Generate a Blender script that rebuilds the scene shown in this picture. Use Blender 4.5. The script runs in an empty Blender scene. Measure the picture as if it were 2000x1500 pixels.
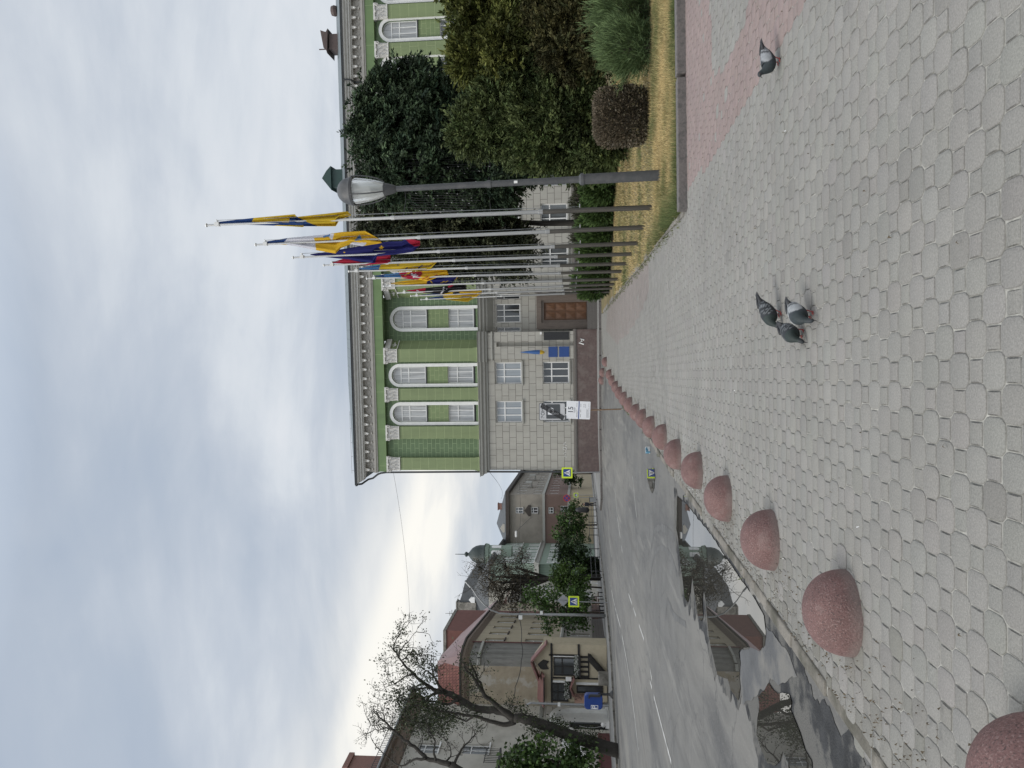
import bpy, bmesh, math, random
import numpy as np
from mathutils import Vector, Matrix, noise
from mathutils.geometry import delaunay_2d_cdt
R = math.radians
random.seed(7)
SC = bpy.context.scene
COL = SC.collection

# ------------------------------------------------------------------ camera
F = 1500.0                      # focal length in pixels of the 2000 px wide photograph
PITCH = math.atan(138 / 1500.0); RHO = 0.010; CAMH = 1.5
_right = Vector((1, 0, 0)); _fw = Vector((0, math.cos(PITCH), math.sin(PITCH))); _up = _right.cross(_fw)
_r = math.cos(RHO) * _right - math.sin(RHO) * _up
_u = math.cos(RHO) * _up + math.sin(RHO) * _right
CAM = Vector((0, 0, CAMH))
cd = bpy.data.cameras.new('camera'); cam = bpy.data.objects.new('camera', cd); COL.objects.link(cam)
cd.sensor_width = 36; cd.sensor_fit = 'HORIZONTAL'; cd.lens = 36 * F / 2000.0
cd.clip_start = 0.05; cd.clip_end = 3000
m3 = Matrix((-_u, _r, -_fw)).transposed()       # the photograph is held sideways: picture right = world down
cam.matrix_world = Matrix.Translation(CAM) @ m3.to_4x4()
SC.camera = cam
def ray(x, y): return _fw * F + _r * ((1500 - y) - 750) - _u * (x - 1000)

# ------------------------------------------------------------------ light
SUN_EL, SUN_AZ = 42.0, -118.0          # azimuth measured from +Y towards +X
w = bpy.data.worlds.new('World'); SC.world = w; w.use_nodes = True
nt = w.node_tree; nt.nodes.clear()
def N(t, typ, **kw):
    n = t.nodes.new(typ)
    for k, v in kw.items():
        if k.startswith('i_'): n.inputs[k[2:].replace('_', ' ')].default_value = v
        else: setattr(n, k, v)
    return n
def mathn(t, op, a, b=None, c=None, clamp=False):
    n = t.nodes.new('ShaderNodeMath'); n.operation = op; n.use_clamp = clamp
    for i, v in enumerate((a, b, c)):
        if v is None: continue
        if hasattr(v, 'is_linked') or hasattr(v, 'links'): t.links.new(v, n.inputs[i])
        else: n.inputs[i].default_value = v
    return n.outputs[0]
def ramp(t, fac, stops, interp='LINEAR'):
    n = t.nodes.new('ShaderNodeValToRGB'); n.color_ramp.interpolation = interp
    e = n.color_ramp.elements
    while len(e) < len(stops): e.new(0.5)
    for i, (p, c) in enumerate(stops):
        e[i].position = p; e[i].color = (c, c, c, 1) if not hasattr(c, '__len__') else (c[0], c[1], c[2], 1)
    t.links.new(fac, n.inputs[0]); return n.outputs[0]
def mix(t, fac, a, b, mode='MIX'):
    n = t.nodes.new('ShaderNodeMix'); n.data_type = 'RGBA'; n.blend_type = mode
    for i, v in ((0, fac), (6, a), (7, b)):
        if hasattr(v, 'links'): t.links.new(v, n.inputs[i])
        elif i == 0: n.inputs[0].default_value = v
        else: n.inputs[i].default_value = (v[0], v[1], v[2], 1)
    return n.outputs[2]
sky = N(nt, 'ShaderNodeTexSky', sky_type='NISHITA', sun_disc=False, sun_elevation=R(SUN_EL), sun_rotation=R(SUN_AZ), air_density=1.0, dust_density=2.0, ozone_density=1.5)
tc = N(nt, 'ShaderNodeTexCoord'); sep = N(nt, 'ShaderNodeSeparateXYZ'); nt.links.new(tc.outputs['Generated'], sep.inputs[0])
X_, Y_, Z_ = sep.outputs
zc = mathn(nt, 'MAXIMUM', Z_, 0.0)
den = mathn(nt, 'ADD', zc, 0.16)
px_ = mathn(nt, 'DIVIDE', X_, den); py_ = mathn(nt, 'DIVIDE', Y_, den)
cmb = N(nt, 'ShaderNodeCombineXYZ'); nt.links.new(px_, cmb.inputs[0]); nt.links.new(py_, cmb.inputs[1])
mp = N(nt, 'ShaderNodeMapping'); nt.links.new(cmb.outputs[0], mp.inputs[0]); mp.inputs['Rotation'].default_value = (0, 0, R(12)); mp.inputs['Scale'].default_value = (0.36, 1.3, 1); mp.inputs['Location'].default_value = (1.7, 0.35, 0)
n1 = N(nt, 'ShaderNodeTexNoise', i_Scale=0.9, i_Detail=8.0, i_Roughness=0.52, i_Distortion=0.5); nt.links.new(mp.outputs[0], n1.inputs['Vector'])
mp2 = N(nt, 'ShaderNodeMapping'); nt.links.new(cmb.outputs[0], mp2.inputs[0]); mp2.inputs['Location'].default_value = (3.1, 5.2, 0); mp2.inputs['Scale'].default_value = (0.8, 1.1, 1)
n2 = N(nt, 'ShaderNodeTexNoise', i_Scale=1.9, i_Detail=7.0, i_Roughness=0.55, i_Distortion=0.3); nt.links.new(mp2.outputs[0], n2.inputs['Vector'])
dens = mathn(nt, 'ADD', mathn(nt, 'MULTIPLY', n1.outputs[0], 0.66), mathn(nt, 'MULTIPLY', n2.outputs[0], 0.34))
cloudcol = ramp(nt, dens, [(0.34, (0.41, 0.485, 0.60)), (0.43, (0.48, 0.545, 0.64)), (0.49, (0.565, 0.62, 0.70)), (0.55, (0.70, 0.745, 0.80)), (0.63, (0.82, 0.845, 0.88)), (0.72, (0.88, 0.89, 0.91))])
cover = ramp(nt, dens, [(0.26, 0.80), (0.40, 0.95)])
skyk = mix(nt, 1.0, sky.outputs[0], (0.11, 0.11, 0.11), 'MULTIPLY')
col = mix(nt, cover, skyk, cloudcol)
# bright bank of cloud low over the street, a clear pale gap below it
lift = mathn(nt, 'MULTIPLY', mathn(nt, 'MAXIMUM', mathn(nt, 'SUBTRACT', mathn(nt, 'MULTIPLY', X_, -1.0), 0.12), 0.0), 0.26)
zr = mathn(nt, 'SUBTRACT', Z_, lift)
band = ramp(nt, zr, [(0.0, 0.0), (0.08, 0.0), (0.125, 0.30), (0.16, 0.95), (0.20, 1.0), (0.235, 0.5), (0.29, 0.12), (0.36, 0.0)], 'EASE')
az = ramp(nt, mathn(nt, 'MULTIPLY_ADD', X_, -1.0, 0.3), [(0.0, 0.15), (0.3, 0.35), (0.36, 0.9), (0.50, 1.0), (0.8, 0.9), (1.0, 0.3)])
wob = ramp(nt, n2.outputs[0], [(0.32, 0.55), (0.55, 1.0)])
bf = mathn(nt, 'MULTIPLY', mathn(nt, 'MULTIPLY', band, az), wob, clamp=True)
col = mix(nt, bf, col, (1.0, 0.98, 0.92))
low = ramp(nt, Z_, [(0.0, 1.0), (0.07, 0.9), (0.14, 0.0)], 'EASE')
col = mix(nt, mathn(nt, 'MULTIPLY', low, 0.75), col, (0.64, 0.72, 0.80))
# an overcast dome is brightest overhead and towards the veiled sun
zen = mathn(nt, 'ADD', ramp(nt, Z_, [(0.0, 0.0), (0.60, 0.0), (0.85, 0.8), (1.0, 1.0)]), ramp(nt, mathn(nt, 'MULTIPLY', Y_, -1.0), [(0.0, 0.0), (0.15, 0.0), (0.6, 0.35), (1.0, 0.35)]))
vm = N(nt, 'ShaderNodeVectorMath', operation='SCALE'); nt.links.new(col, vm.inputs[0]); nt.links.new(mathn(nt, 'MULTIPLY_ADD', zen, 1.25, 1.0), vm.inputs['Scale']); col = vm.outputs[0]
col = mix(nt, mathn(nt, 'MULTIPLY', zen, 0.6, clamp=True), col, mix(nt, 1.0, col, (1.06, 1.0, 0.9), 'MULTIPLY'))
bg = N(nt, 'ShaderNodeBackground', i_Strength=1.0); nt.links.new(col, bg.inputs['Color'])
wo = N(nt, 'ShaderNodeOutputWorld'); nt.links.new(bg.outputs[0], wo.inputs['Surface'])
sd = bpy.data.lights.new('sun', 'SUN'); sd.energy = 1.5; sd.angle = R(20); sd.color = (1, 0.95, 0.86)
so = bpy.data.objects.new('sun', sd); COL.objects.link(so)
sdir = Vector((math.sin(R(SUN_AZ)) * math.cos(R(SUN_EL)), math.cos(R(SUN_AZ)) * math.cos(R(SUN_EL)), math.sin(R(SUN_EL))))
so.rotation_euler = sdir.to_track_quat('Z', 'Y').to_euler()
SC.view_settings.view_transform = 'Standard'; SC.view_settings.look = 'None'; SC.view_settings.exposure = 0.0; SC.view_settings.gamma = 1.0

# ------------------------------------------------------------------ terrain height and picture-to-ground helpers
def sst(a, b, v):
    t = min(1.0, max(0.0, (v - a) / (b - a))); return t * t * (3 - 2 * t)
def zb(x, y):
    yy = min(max(y, 20.0), 60.0)
    return 0.0197 * (yy - 20) * sst(-16, -2, x) - 0.25 * sst(10, 26, -x)
def gp(x, y, off=0.0):
    d = ray(x, y); t = 0.5 / F
    while t < 420 / F:
        p = CAM + d * t
        if p.z < zb(p.x, p.y) + off: break
        t *= 1.0015
    return p
def at(x, y, Y):
    d = ray(x, y); return CAM + d * (Y / d.y)

# ------------------------------------------------------------------ mesh building
class MB:
    def __init__(s): s.v = []; s.f = []; s.mi = []; s.cur = 0
    def face(s, pts):
        b = len(s.v); s.v += [tuple(p) for p in pts]; s.f.append(tuple(range(b, b + len(pts)))); s.mi.append(s.cur)
    def raw(s, vs, fs):
        b = len(s.v); s.v += [tuple(p) for p in vs]
        for f in fs: s.f.append(tuple(b + i for i in f)); s.mi.append(s.cur)
    def box(s, x0, x1, y0, y1, z0, z1):
        vs = [(x0, y0, z0), (x1, y0, z0), (x1, y1, z0), (x0, y1, z0), (x0, y0, z1), (x1, y0, z1), (x1, y1, z1), (x0, y1, z1)]
        s.raw(vs, [(0, 3, 2, 1), (4, 5, 6, 7), (0, 1, 5, 4), (1, 2, 6, 5), (2, 3, 7, 6), (3, 0, 4, 7)])
    def bar(s, a, b, w, h=None, up=(0, 0, 1)):
        a = Vector(a); b = Vector(b); d = (b - a); h = h or w
        if d.length < 1e-6: return
        d.normalize(); u = Vector(up)
        if abs(d.dot(u)) > 0.95: u = Vector((0, 1, 0)) if abs(d.y) < 0.9 else Vector((1, 0, 0))
        x = d.cross(u).normalized(); z = x.cross(d)
        vs = []
        for p in (a, b):
            for sx, sz in ((-1, -1), (1, -1), (1, 1), (-1, 1)): vs.append(p + x * sx * w / 2 + z * sz * h / 2)
        s.raw(vs, [(0, 1, 2, 3), (7, 6, 5, 4), (0, 4, 5, 1), (1, 5, 6, 2), (2, 6, 7, 3), (3, 7, 4, 0)])
    def tube(s, pts, rad, n=8, cap=True):
        pts = [Vector(p) for p in pts]
        if not hasattr(rad, '__len__'): rad = [rad] * len(pts)
        rings = []; prev = None
        for i, p in enumerate(pts):
            t = (pts[min(i + 1, len(pts) - 1)] - pts[max(i - 1, 0)])
            if t.length < 1e-9: t = Vector((0, 0, 1))
            t.normalize()
            if prev is None:
                x = t.cross(Vector((0, 0, 1)))
                if x.length < 0.1: x = t.cross(Vector((0, 1, 0)))
            else: x = prev - t * prev.dot(t)
            x.normalize(); prev = x; y = t.cross(x)
            rings.append([p + (x * math.cos(2 * math.pi * k / n) + y * math.sin(2 * math.pi * k / n)) * rad[i] for k in range(n)])
        vs = [q for r_ in rings for q in r_]; fs = []
        for i in range(len(rings) - 1):
            for k in range(n): fs.append((i * n + k, i * n + (k + 1) % n, (i + 1) * n + (k + 1) % n, (i + 1) * n + k))
        if cap: fs.append(tuple(range(n - 1, -1, -1))); fs.append(tuple((len(rings) - 1) * n + k for k in range(n)))
        s.raw(vs, fs)
    def lathe(s, prof, n=16, c=(0, 0, 0), cap=True, sx=1, sy=1):
        vs = []; fs = []
        for r_, z in prof:
            for k in range(n): a = 2 * math.pi * k / n; vs.append((c[0] + r_ * math.cos(a) * sx, c[1] + r_ * math.sin(a) * sy, c[2] + z))
        for i in range(len(prof) - 1):
            for k in range(n): fs.append((i * n + k, i * n + (k + 1) % n, (i + 1) * n + (k + 1) % n, (i + 1) * n + k))
        if cap:
            if prof[0][0] > 1e-5: fs.append(tuple(range(n - 1, -1, -1)))
            if prof[-1][0] > 1e-5: fs.append(tuple((len(prof) - 1) * n + k for k in range(n)))
        s.raw(vs, fs)
    def prism(s, poly, y0, y1):
        """polygon in (x, z), extruded from y0 to y1"""
        n = len(poly); vs = [(p[0], y0, p[1]) for p in poly] + [(p[0], y1, p[1]) for p in poly]
        ar = sum(poly[i][0] * poly[(i + 1) % n][1] - poly[(i + 1) % n][0] * poly[i][1] for i in range(n))
        fs = [tuple(range(n)), tuple(range(2 * n - 1, n - 1, -1))] + [(i, i + n, (i + 1) % n + n, (i + 1) % n) for i in range(n)]
        if ar < 0: fs = [f[::-1] for f in fs]
        s.raw(vs, fs)
    def profile(s, prof, x0, x1, mit0=0.0, mit1=0.0):
        """moulding: profile of (y, z) points swept along x; ends mitred by y * mit"""
        n = len(prof)
        vs = [(x0 + y * mit0, y, z) for y, z in prof] + [(x1 - y * mit1, y, z) for y, z in prof]
        fs = [(i, i + 1, i + 1 + n, i + n) for i in range(n - 1)] + [tuple(range(n - 1, -1, -1)), tuple(range(n, 2 * n))]
        s.raw(vs, fs)
    def wall(s, poly, holes, y=0.0, reveal=0.2):
        """flat wall in the (x, z) plane with holes; reveals run back from y to y + reveal"""
        pts = []; edges = []
        for lp in [poly] + holes:
            b = len(pts); pts += [Vector((p[0], p[1])) for p in lp]
            edges += [(b + i, b + (i + 1) % len(lp)) for i in range(len(lp))]
        v2, e2, f2, *_ = delaunay_2d_cdt(pts, edges, [], 1, 1e-5)
        def inside(q, lp):
            c = False; n = len(lp)
            for i in range(n):
                (xa, za), (xb, zb_) = lp[i], lp[(i + 1) % n]
                if (za > q[1]) != (zb_ > q[1]) and q[0] < (xb - xa) * (q[1] - za) / (zb_ - za) + xa: c = not c
            return c
        base = len(s.v); s.v += [(p.x, y, p.y) for p in v2]
        for f in f2:
            c = sum((v2[i] for i in f), Vector((0, 0))) / len(f)
            if not inside(c, poly) or any(inside(c, h) for h in holes): continue
            a, b, d = v2[f[0]], v2[f[1]], v2[f[2]]
            if (b - a).cross(d - a) < 0: f = f[::-1]
            s.f.append(tuple(base + i for i in f)); s.mi.append(s.cur)
        for h in holes:
            n = len(h)
            for i in range(n):
                a, b = h[i], h[(i + 1) % n]
                s.face([(a[0], y, a[1]), (b[0], y, b[1]), (b[0], y + reveal, b[1]), (a[0], y + reveal, a[1])])
    def build(s, name, mats, parent=None, smooth=False, loc=None, bevel=0, fix=True):
        me = bpy.data.meshes.new(name); me.from_pydata(s.v, [], s.f)
        if not isinstance(mats, (list, tuple)): mats = [mats]
        for m_ in mats: me.materials.append(m_)
        if len(mats) > 1: me.polygons.foreach_set('material_index', s.mi)
        if fix:
            bm = bmesh.new(); bm.from_mesh(me); bmesh.ops.recalc_face_normals(bm, faces=bm.faces); bm.to_mesh(me); bm.free()
        if smooth: me.polygons.foreach_set('use_smooth', [True] * len(me.polygons))
        me.update()
        o = bpy.data.objects.new(name, me); COL.objects.link(o)
        if parent: o.parent = parent
        if loc: o.location = loc
        if bevel:
            b = o.modifiers.new('bevel', 'BEVEL'); b.width = bevel; b.segments = 2; b.limit_method = 'ANGLE'; b.angle_limit = R(40)
        return o
def smooth_by_angle(o, deg=40):
    me = o.data; bm = bmesh.new(); bm.from_mesh(me); bmesh.ops.remove_doubles(bm, verts=bm.verts, dist=1e-5)
    for f in bm.faces: f.smooth = True
    for e in bm.edges:
        if len(e.link_faces) == 2 and e.calc_face_angle(0) > R(deg): e.smooth = False
    bm.to_mesh(me); bm.free(); return o
def tag(o, label=None, cat=None, group=None, kind=None):
    for k, v in (('label', label), ('category', cat), ('group', group), ('kind', kind)):
        if v: o[k] = v
    return o
def thing(name, label, cat, loc=(0, 0, 0), rz=0.0, group=None):
    o = bpy.data.objects.new(name, None); o.empty_display_size = 0.3; COL.objects.link(o)
    o.location = loc; o.rotation_euler = (0, 0, rz); return tag(o, label, cat, group)
def copy_tree(o, parent=None):
    c = o.copy(); COL.objects.link(c)
    if parent: c.parent = parent
    for ch in [k for k in bpy.data.objects if k.parent == o]: copy_tree(ch, c)
    return c

# ------------------------------------------------------------------ materials
def mat(name, col, rough=0.7, var=0.12, scale=4.0, detail=6, bump=0.0, bscale=40.0, metal=0.0, spec=0.5, col2=None, c2=(0.5, 0.62), stretch=(1, 1, 1), coat=0.0):
    m = bpy.data.materials.new(name); m.use_nodes = True; t = m.node_tree; b = t.nodes['Principled BSDF']
    tcn = N(t, 'ShaderNodeTexCoord'); mpn = N(t, 'ShaderNodeMapping'); mpn.inputs['Scale'].default_value = stretch
    t.links.new(tcn.outputs['Object'], mpn.inputs[0])
    nz = N(t, 'ShaderNodeTexNoise', i_Scale=scale, i_Detail=detail, i_Roughness=0.6); t.links.new(mpn.outputs[0], nz.inputs['Vector'])
    lo = tuple(c * (1 - var) for c in col[:3]); hi = tuple(min(1, c * (1 + var)) for c in col[:3])
    c = ramp(t, nz.outputs[0], [(0.3, lo), (0.7, hi)])
    if col2:
        nb = N(t, 'ShaderNodeTexNoise', i_Scale=scale * 0.35, i_Detail=8.0, i_Roughness=0.65); t.links.new(mpn.outputs[0], nb.inputs['Vector'])
        c = mix(t, ramp(t, nb.outputs[0], [(c2[0], 0.0), (c2[1], 1.0)]), c, col2)
    t.links.new(c, b.inputs['Base Color']); b.inputs['Roughness'].default_value = rough; b.inputs['Metallic'].default_value = metal
    b.inputs['Specular IOR Level'].default_value = spec; b.inputs['Coat Weight'].default_value = coat
    if bump:
        n3 = N(t, 'ShaderNodeTexNoise', i_Scale=bscale, i_Detail=5.0); t.links.new(mpn.outputs[0], n3.inputs['Vector'])
        bp = N(t, 'ShaderNodeBump', i_Strength=bump, i_Distance=0.02); t.links.new(n3.outputs[0], bp.inputs['Height']); t.links.new(bp.outputs[0], b.inputs['Normal'])
    m['bc'] = 1; return m
def base_socket(m): return m.node_tree.nodes['Principled BSDF'].inputs['Base Color'].links[0].from_socket
def tiles(name, col, joint, bw, bh, jw=0.02, off=(0, 0), var=0.06, rough=0.6, offset=0.5, bump=0.6, dirt=None, planar=True):
    """coursed tiles: bricks of bw x bh in the (x, z) plane of the object, with its own joint colour"""
    m = mat(name, col, rough=rough, var=var, scale=1.2); t = m.node_tree; b = t.nodes['Principled BSDF']
    tcn = N(t, 'ShaderNodeTexCoord'); sp = N(t, 'ShaderNodeSeparateXYZ'); t.links.new(tcn.outputs['Object'], sp.inputs[0])
    cb = N(t, 'ShaderNodeCombineXYZ')
    t.links.new(mathn(t, 'ADD', mathn(t, 'ADD', sp.outputs[0], sp.outputs[1]) if not planar else sp.outputs[0], off[0] + 50 * bw), cb.inputs[0]); t.links.new(mathn(t, 'ADD', sp.outputs[2], off[1] + 50 * bh), cb.inputs[1])
    br = N(t, 'ShaderNodeTexBrick', offset=offset, offset_frequency=2, squash=1.0); t.links.new(cb.outputs[0], br.inputs['Vector'])
    br.inputs['Scale'].default_value = 1.0; br.inputs['Mortar Size'].default_value = jw / 2; br.inputs['Mortar Smooth'].default_value = 0.1
    br.inputs['Brick Width'].default_value = bw; br.inputs['Row Height'].default_value = bh; br.inputs['Bias'].default_value = 0
    br.inputs['Color1'].default_value = (1, 1, 1, 1); br.inputs['Color2'].default_value = (0.955, 0.955, 0.955, 1); br.inputs['Mortar'].default_value = (1, 1, 1, 1)
    c = mix(t, 1.0, base_socket(m), br.outputs['Color'], 'MULTIPLY')
    mps = N(t, 'ShaderNodeMapping'); mps.inputs['Scale'].default_value = (1.3, 1.3, 0.12); t.links.new(tcn.outputs['Object'], mps.inputs[0]); ns = N(t, 'ShaderNodeTexNoise', i_Scale=1.6, i_Detail=7.0, i_Roughness=0.65); t.links.new(mps.outputs[0], ns.inputs['Vector'])
    c = mix(t, 1.0, c, ramp(t, ns.outputs[0], [(0.32, 0.86), (0.52, 1.0), (0.7, 1.05)]), 'MULTIPLY')      # rain streaks
    if dirt:
        nb = N(t, 'ShaderNodeTexNoise', i_Scale=0.35, i_Detail=9.0, i_Roughness=0.7); t.links.new(tcn.outputs['Object'], nb.inputs['Vector'])
        c = mix(t, ramp(t, nb.outputs[0], [(0.52, 0.0), (0.75, 0.7)]), c, dirt)
    c = mix(t, br.outputs['Fac'], c, joint); t.links.new(c, b.inputs['Base Color'])
    bp = N(t, 'ShaderNodeBump', i_Strength=bump, i_Distance=0.015, invert=True); t.links.new(br.outputs['Fac'], bp.inputs['Height']); t.links.new(bp.outputs[0], b.inputs['Normal'])
    return m
def vcol_mat(name, rough=0.7, var=0.15, scale=30.0, bump=0.0, bscale=60.0, spec=0.5, attr='tint', trans=0.0):
    """colour carried by the mesh (stone by stone, leaf by leaf), broken up by fine noise"""
    m = bpy.data.materials.new(name); m.use_nodes = True; t = m.node_tree; b = t.nodes['Principled BSDF']
    at_ = N(t, 'ShaderNodeAttribute', attribute_name=attr); tcn = N(t, 'ShaderNodeTexCoord')
    nz = N(t, 'ShaderNodeTexNoise', i_Scale=scale, i_Detail=6.0, i_Roughness=0.65); t.links.new(tcn.outputs['Object'], nz.inputs['Vector'])
    c = mix(t, 1.0, at_.outputs['Color'], ramp(t, nz.outputs[0], [(0.3, 1 - var), (0.7, 1 + var)]), 'MULTIPLY')
    t.links.new(c, b.inputs['Base Color']); b.inputs['Roughness'].default_value = rough; b.inputs['Specular IOR Level'].default_value = spec
    if bump:
        n3 = N(t, 'ShaderNodeTexNoise', i_Scale=bscale, i_Detail=4.0); t.links.new(tcn.outputs['Object'], n3.inputs['Vector'])
        bp = N(t, 'ShaderNodeBump', i_Strength=bump, i_Distance=0.01); t.links.new(n3.outputs[0], bp.inputs['Height']); t.links.new(bp.outputs[0], b.inputs['Normal'])
    if trans:
        tr = N(t, 'ShaderNodeBsdfTranslucent'); t.links.new(c, tr.inputs['Color']); ms = N(t, 'ShaderNodeMixShader'); ms.inputs[0].default_value = trans
        t.links.new(b.outputs[0], ms.inputs[1]); t.links.new(tr.outputs[0], ms.inputs[2]); t.links.new(ms.outputs[0], t.nodes['Material Output'].inputs['Surface'])
    return m
def big_mesh(name, V, faces, tint, material, kind='quad', smooth=False, parent=None):
    """fast mesh from numpy: V (n,3); faces (m,k) or list; tint (n,3) per vertex"""
    me = bpy.data.meshes.new(name)
    if isinstance(faces, np.ndarray):
        k = faces.shape[1]; me.vertices.add(len(V)); me.vertices.foreach_set('co', V.astype(np.float32).ravel())
        me.loops.add(faces.size); me.loops.foreach_set('vertex_index', faces.astype(np.int32).ravel())
        me.polygons.add(len(faces)); me.polygons.foreach_set('loop_start', np.arange(0, faces.size, k, dtype=np.int32)); me.polygons.foreach_set('loop_total', np.full(len(faces), k, dtype=np.int32))
    else: me.from_pydata([tuple(p) for p in V], [], faces)
    if tint is not None:
        ca = me.color_attributes.new('tint', 'FLOAT_COLOR', 'POINT'); c4 = np.ones((len(V), 4), np.float32); c4[:, :3] = tint; ca.data.foreach_set('color', c4.ravel())
    me.materials.append(material); me.update(calc_edges=True); me.validate()
    if smooth: me.polygons.foreach_set('use_smooth', [True] * len(me.polygons))
    o = bpy.data.objects.new(name, me); COL.objects.link(o)
    if parent: o.parent = parent
    return o
def pip(q, poly):
    c = False; n = len(poly)
    for i in range(n):
        xa, ya = poly[i][0], poly[i][1]; xb, yb = poly[(i + 1) % n][0], poly[(i + 1) % n][1]
        if (ya > q[1]) != (yb > q[1]) and q[0] < (xb - xa) * (q[1] - ya) / (yb - ya) + xa: c = not c
    return c
MT = {}
MT['metal_dark'] = mat('dark_painted_metal', (0.045, 0.048, 0.052), 0.5, 0.15, 8)
MT['metal_grey'] = mat('grey_galvanised_metal', (0.30, 0.31, 0.32), 0.42, 0.12, 10, metal=0.6)
MT['white'] = mat('white_paint', (0.74, 0.74, 0.73), 0.5, 0.05, 6)
MT['black'] = mat('black_paint', (0.02, 0.02, 0.022), 0.5, 0.2, 6)
MT['glass'] = None
def glass_mat(name, col, rough=0.06, stripes=0.0, sscale=9.0, col2=None):
    """window pane seen by daylight: reflecting glass toned by what hangs behind it or by a painted sky reflection"""
    m = bpy.data.materials.new(name); m.use_nodes = True; t = m.node_tree; b = t.nodes['Principled BSDF']
    tcn = N(t, 'ShaderNodeTexCoord'); mpn = N(t, 'ShaderNodeMapping'); mpn.inputs['Scale'].default_value = (1, 1, 0.06); t.links.new(tcn.outputs['Object'], mpn.inputs[0])
    nz = N(t, 'ShaderNodeTexNoise', i_Scale=sscale, i_Detail=3.0); t.links.new(mpn.outputs[0], nz.inputs['Vector'])
    c2_ = col2 or tuple(x * 0.55 for x in col)
    c = mix(t, ramp(t, nz.outputs[0], [(0.35, 1.0), (0.65, 0.0)]), col, c2_) if stripes else ramp(t, nz.outputs[0], [(0.3, tuple(x * 0.85 for x in col)), (0.7, col)])
    t.links.new(c, b.inputs['Base Color']); b.inputs['Roughness'].default_value = 0.9; b.inputs['Specular IOR Level'].default_value = 0.0
    b.inputs['Coat Weight'].default_value = 1.0; b.inputs['Coat Roughness'].default_value = rough; b.inputs['Coat IOR'].default_value = 1.7
    return m
MT['glass_curtain'] = glass_mat('glass_before_pale_curtain', (0.44, 0.46, 0.48), 0.05, 1)
MT['glass_dark'] = glass_mat('glass_before_dark_room', (0.035, 0.04, 0.045), 0.05)
MT['glass_sky'] = glass_mat('glass_painted_sky_reflection', (0.30, 0.33, 0.36), 0.03)  # pale base colour stands in for bright sky mirrored in the upper panes
MT['glass_mid'] = glass_mat('glass_before_dim_curtain', (0.13, 0.14, 0.145), 0.05, 1, 14)
# ------------------------------------------------------------------ ground, road, pavements (structure)
def struct(o, label=None): return tag(o, label, None, None, 'structure')
def grid_sheet(name, xs, ys, off, material):
    V = np.array([(x, y, zb(x, y) + off) for y in ys for x in xs]); nx = len(xs)
    fs = np.array([(j * nx + i, j * nx + i + 1, (j + 1) * nx + i + 1, (j + 1) * nx + i) for j in range(len(ys) - 1) for i in range(nx - 1)])
    return big_mesh(name, V, fs, None, material)
def slab(name, poly, off, material, step=2.0, skirt=0.0, parent=None):
    """sheet over a plan polygon that follows the ground, with an edge of the given depth"""
    pts = []; edges = []; n0 = 0
    n = len(poly)
    for i in range(n):
        a = Vector(poly[i][:2]); b = Vector(poly[(i + 1) % n][:2]); k = max(1, int((b - a).length / step))
        for j in range(k): pts.append(a.lerp(b, j / k))
    nb = len(pts); edges = [(i, (i + 1) % nb) for i in range(nb)]
    x0 = min(p.x for p in pts); x1 = max(p.x for p in pts); y0 = min(p.y for p in pts); y1 = max(p.y for p in pts)
    x = x0 + step / 2
    while x < x1:
        y = y0 + step / 2
        while y < y1:
            if pip((x, y), pts): pts.append(Vector((x, y)))
            y += step
        x += step
    v2, e2, f2, *_ = delaunay_2d_cdt(pts, edges, [], 1, 1e-4)
    mb = MB(); mb.v = [(p.x, p.y, zb(p.x, p.y) + off) for p in v2]
    bd = pts[:nb]
    for f in f2:
        c = sum((v2[i] for i in f), Vector((0, 0))) / len(f)
        if pip(c, bd):
            if (v2[f[1]] - v2[f[0]]).cross(v2[f[2]] - v2[f[0]]) < 0: f = f[::-1]
            mb.f.append(tuple(f)); mb.mi.append(0)
    if skirt:
        ar = sum(bd[i].x * bd[(i + 1) % nb].y - bd[(i + 1) % nb].x * bd[i].y for i in range(nb))
        for i in range(nb):
            a, b = (bd[i], bd[(i + 1) % nb]) if ar > 0 else (bd[(i + 1) % nb], bd[i])
            za, zc_ = zb(a.x, a.y) + off, zb(b.x, b.y) + off
            mb.face([(a.x, a.y, za - skirt), (b.x, b.y, zc_ - skirt), (b.x, b.y, zc_), (a.x, a.y, za)])
    return mb.build(name, material, parent, fix=False)

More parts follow.
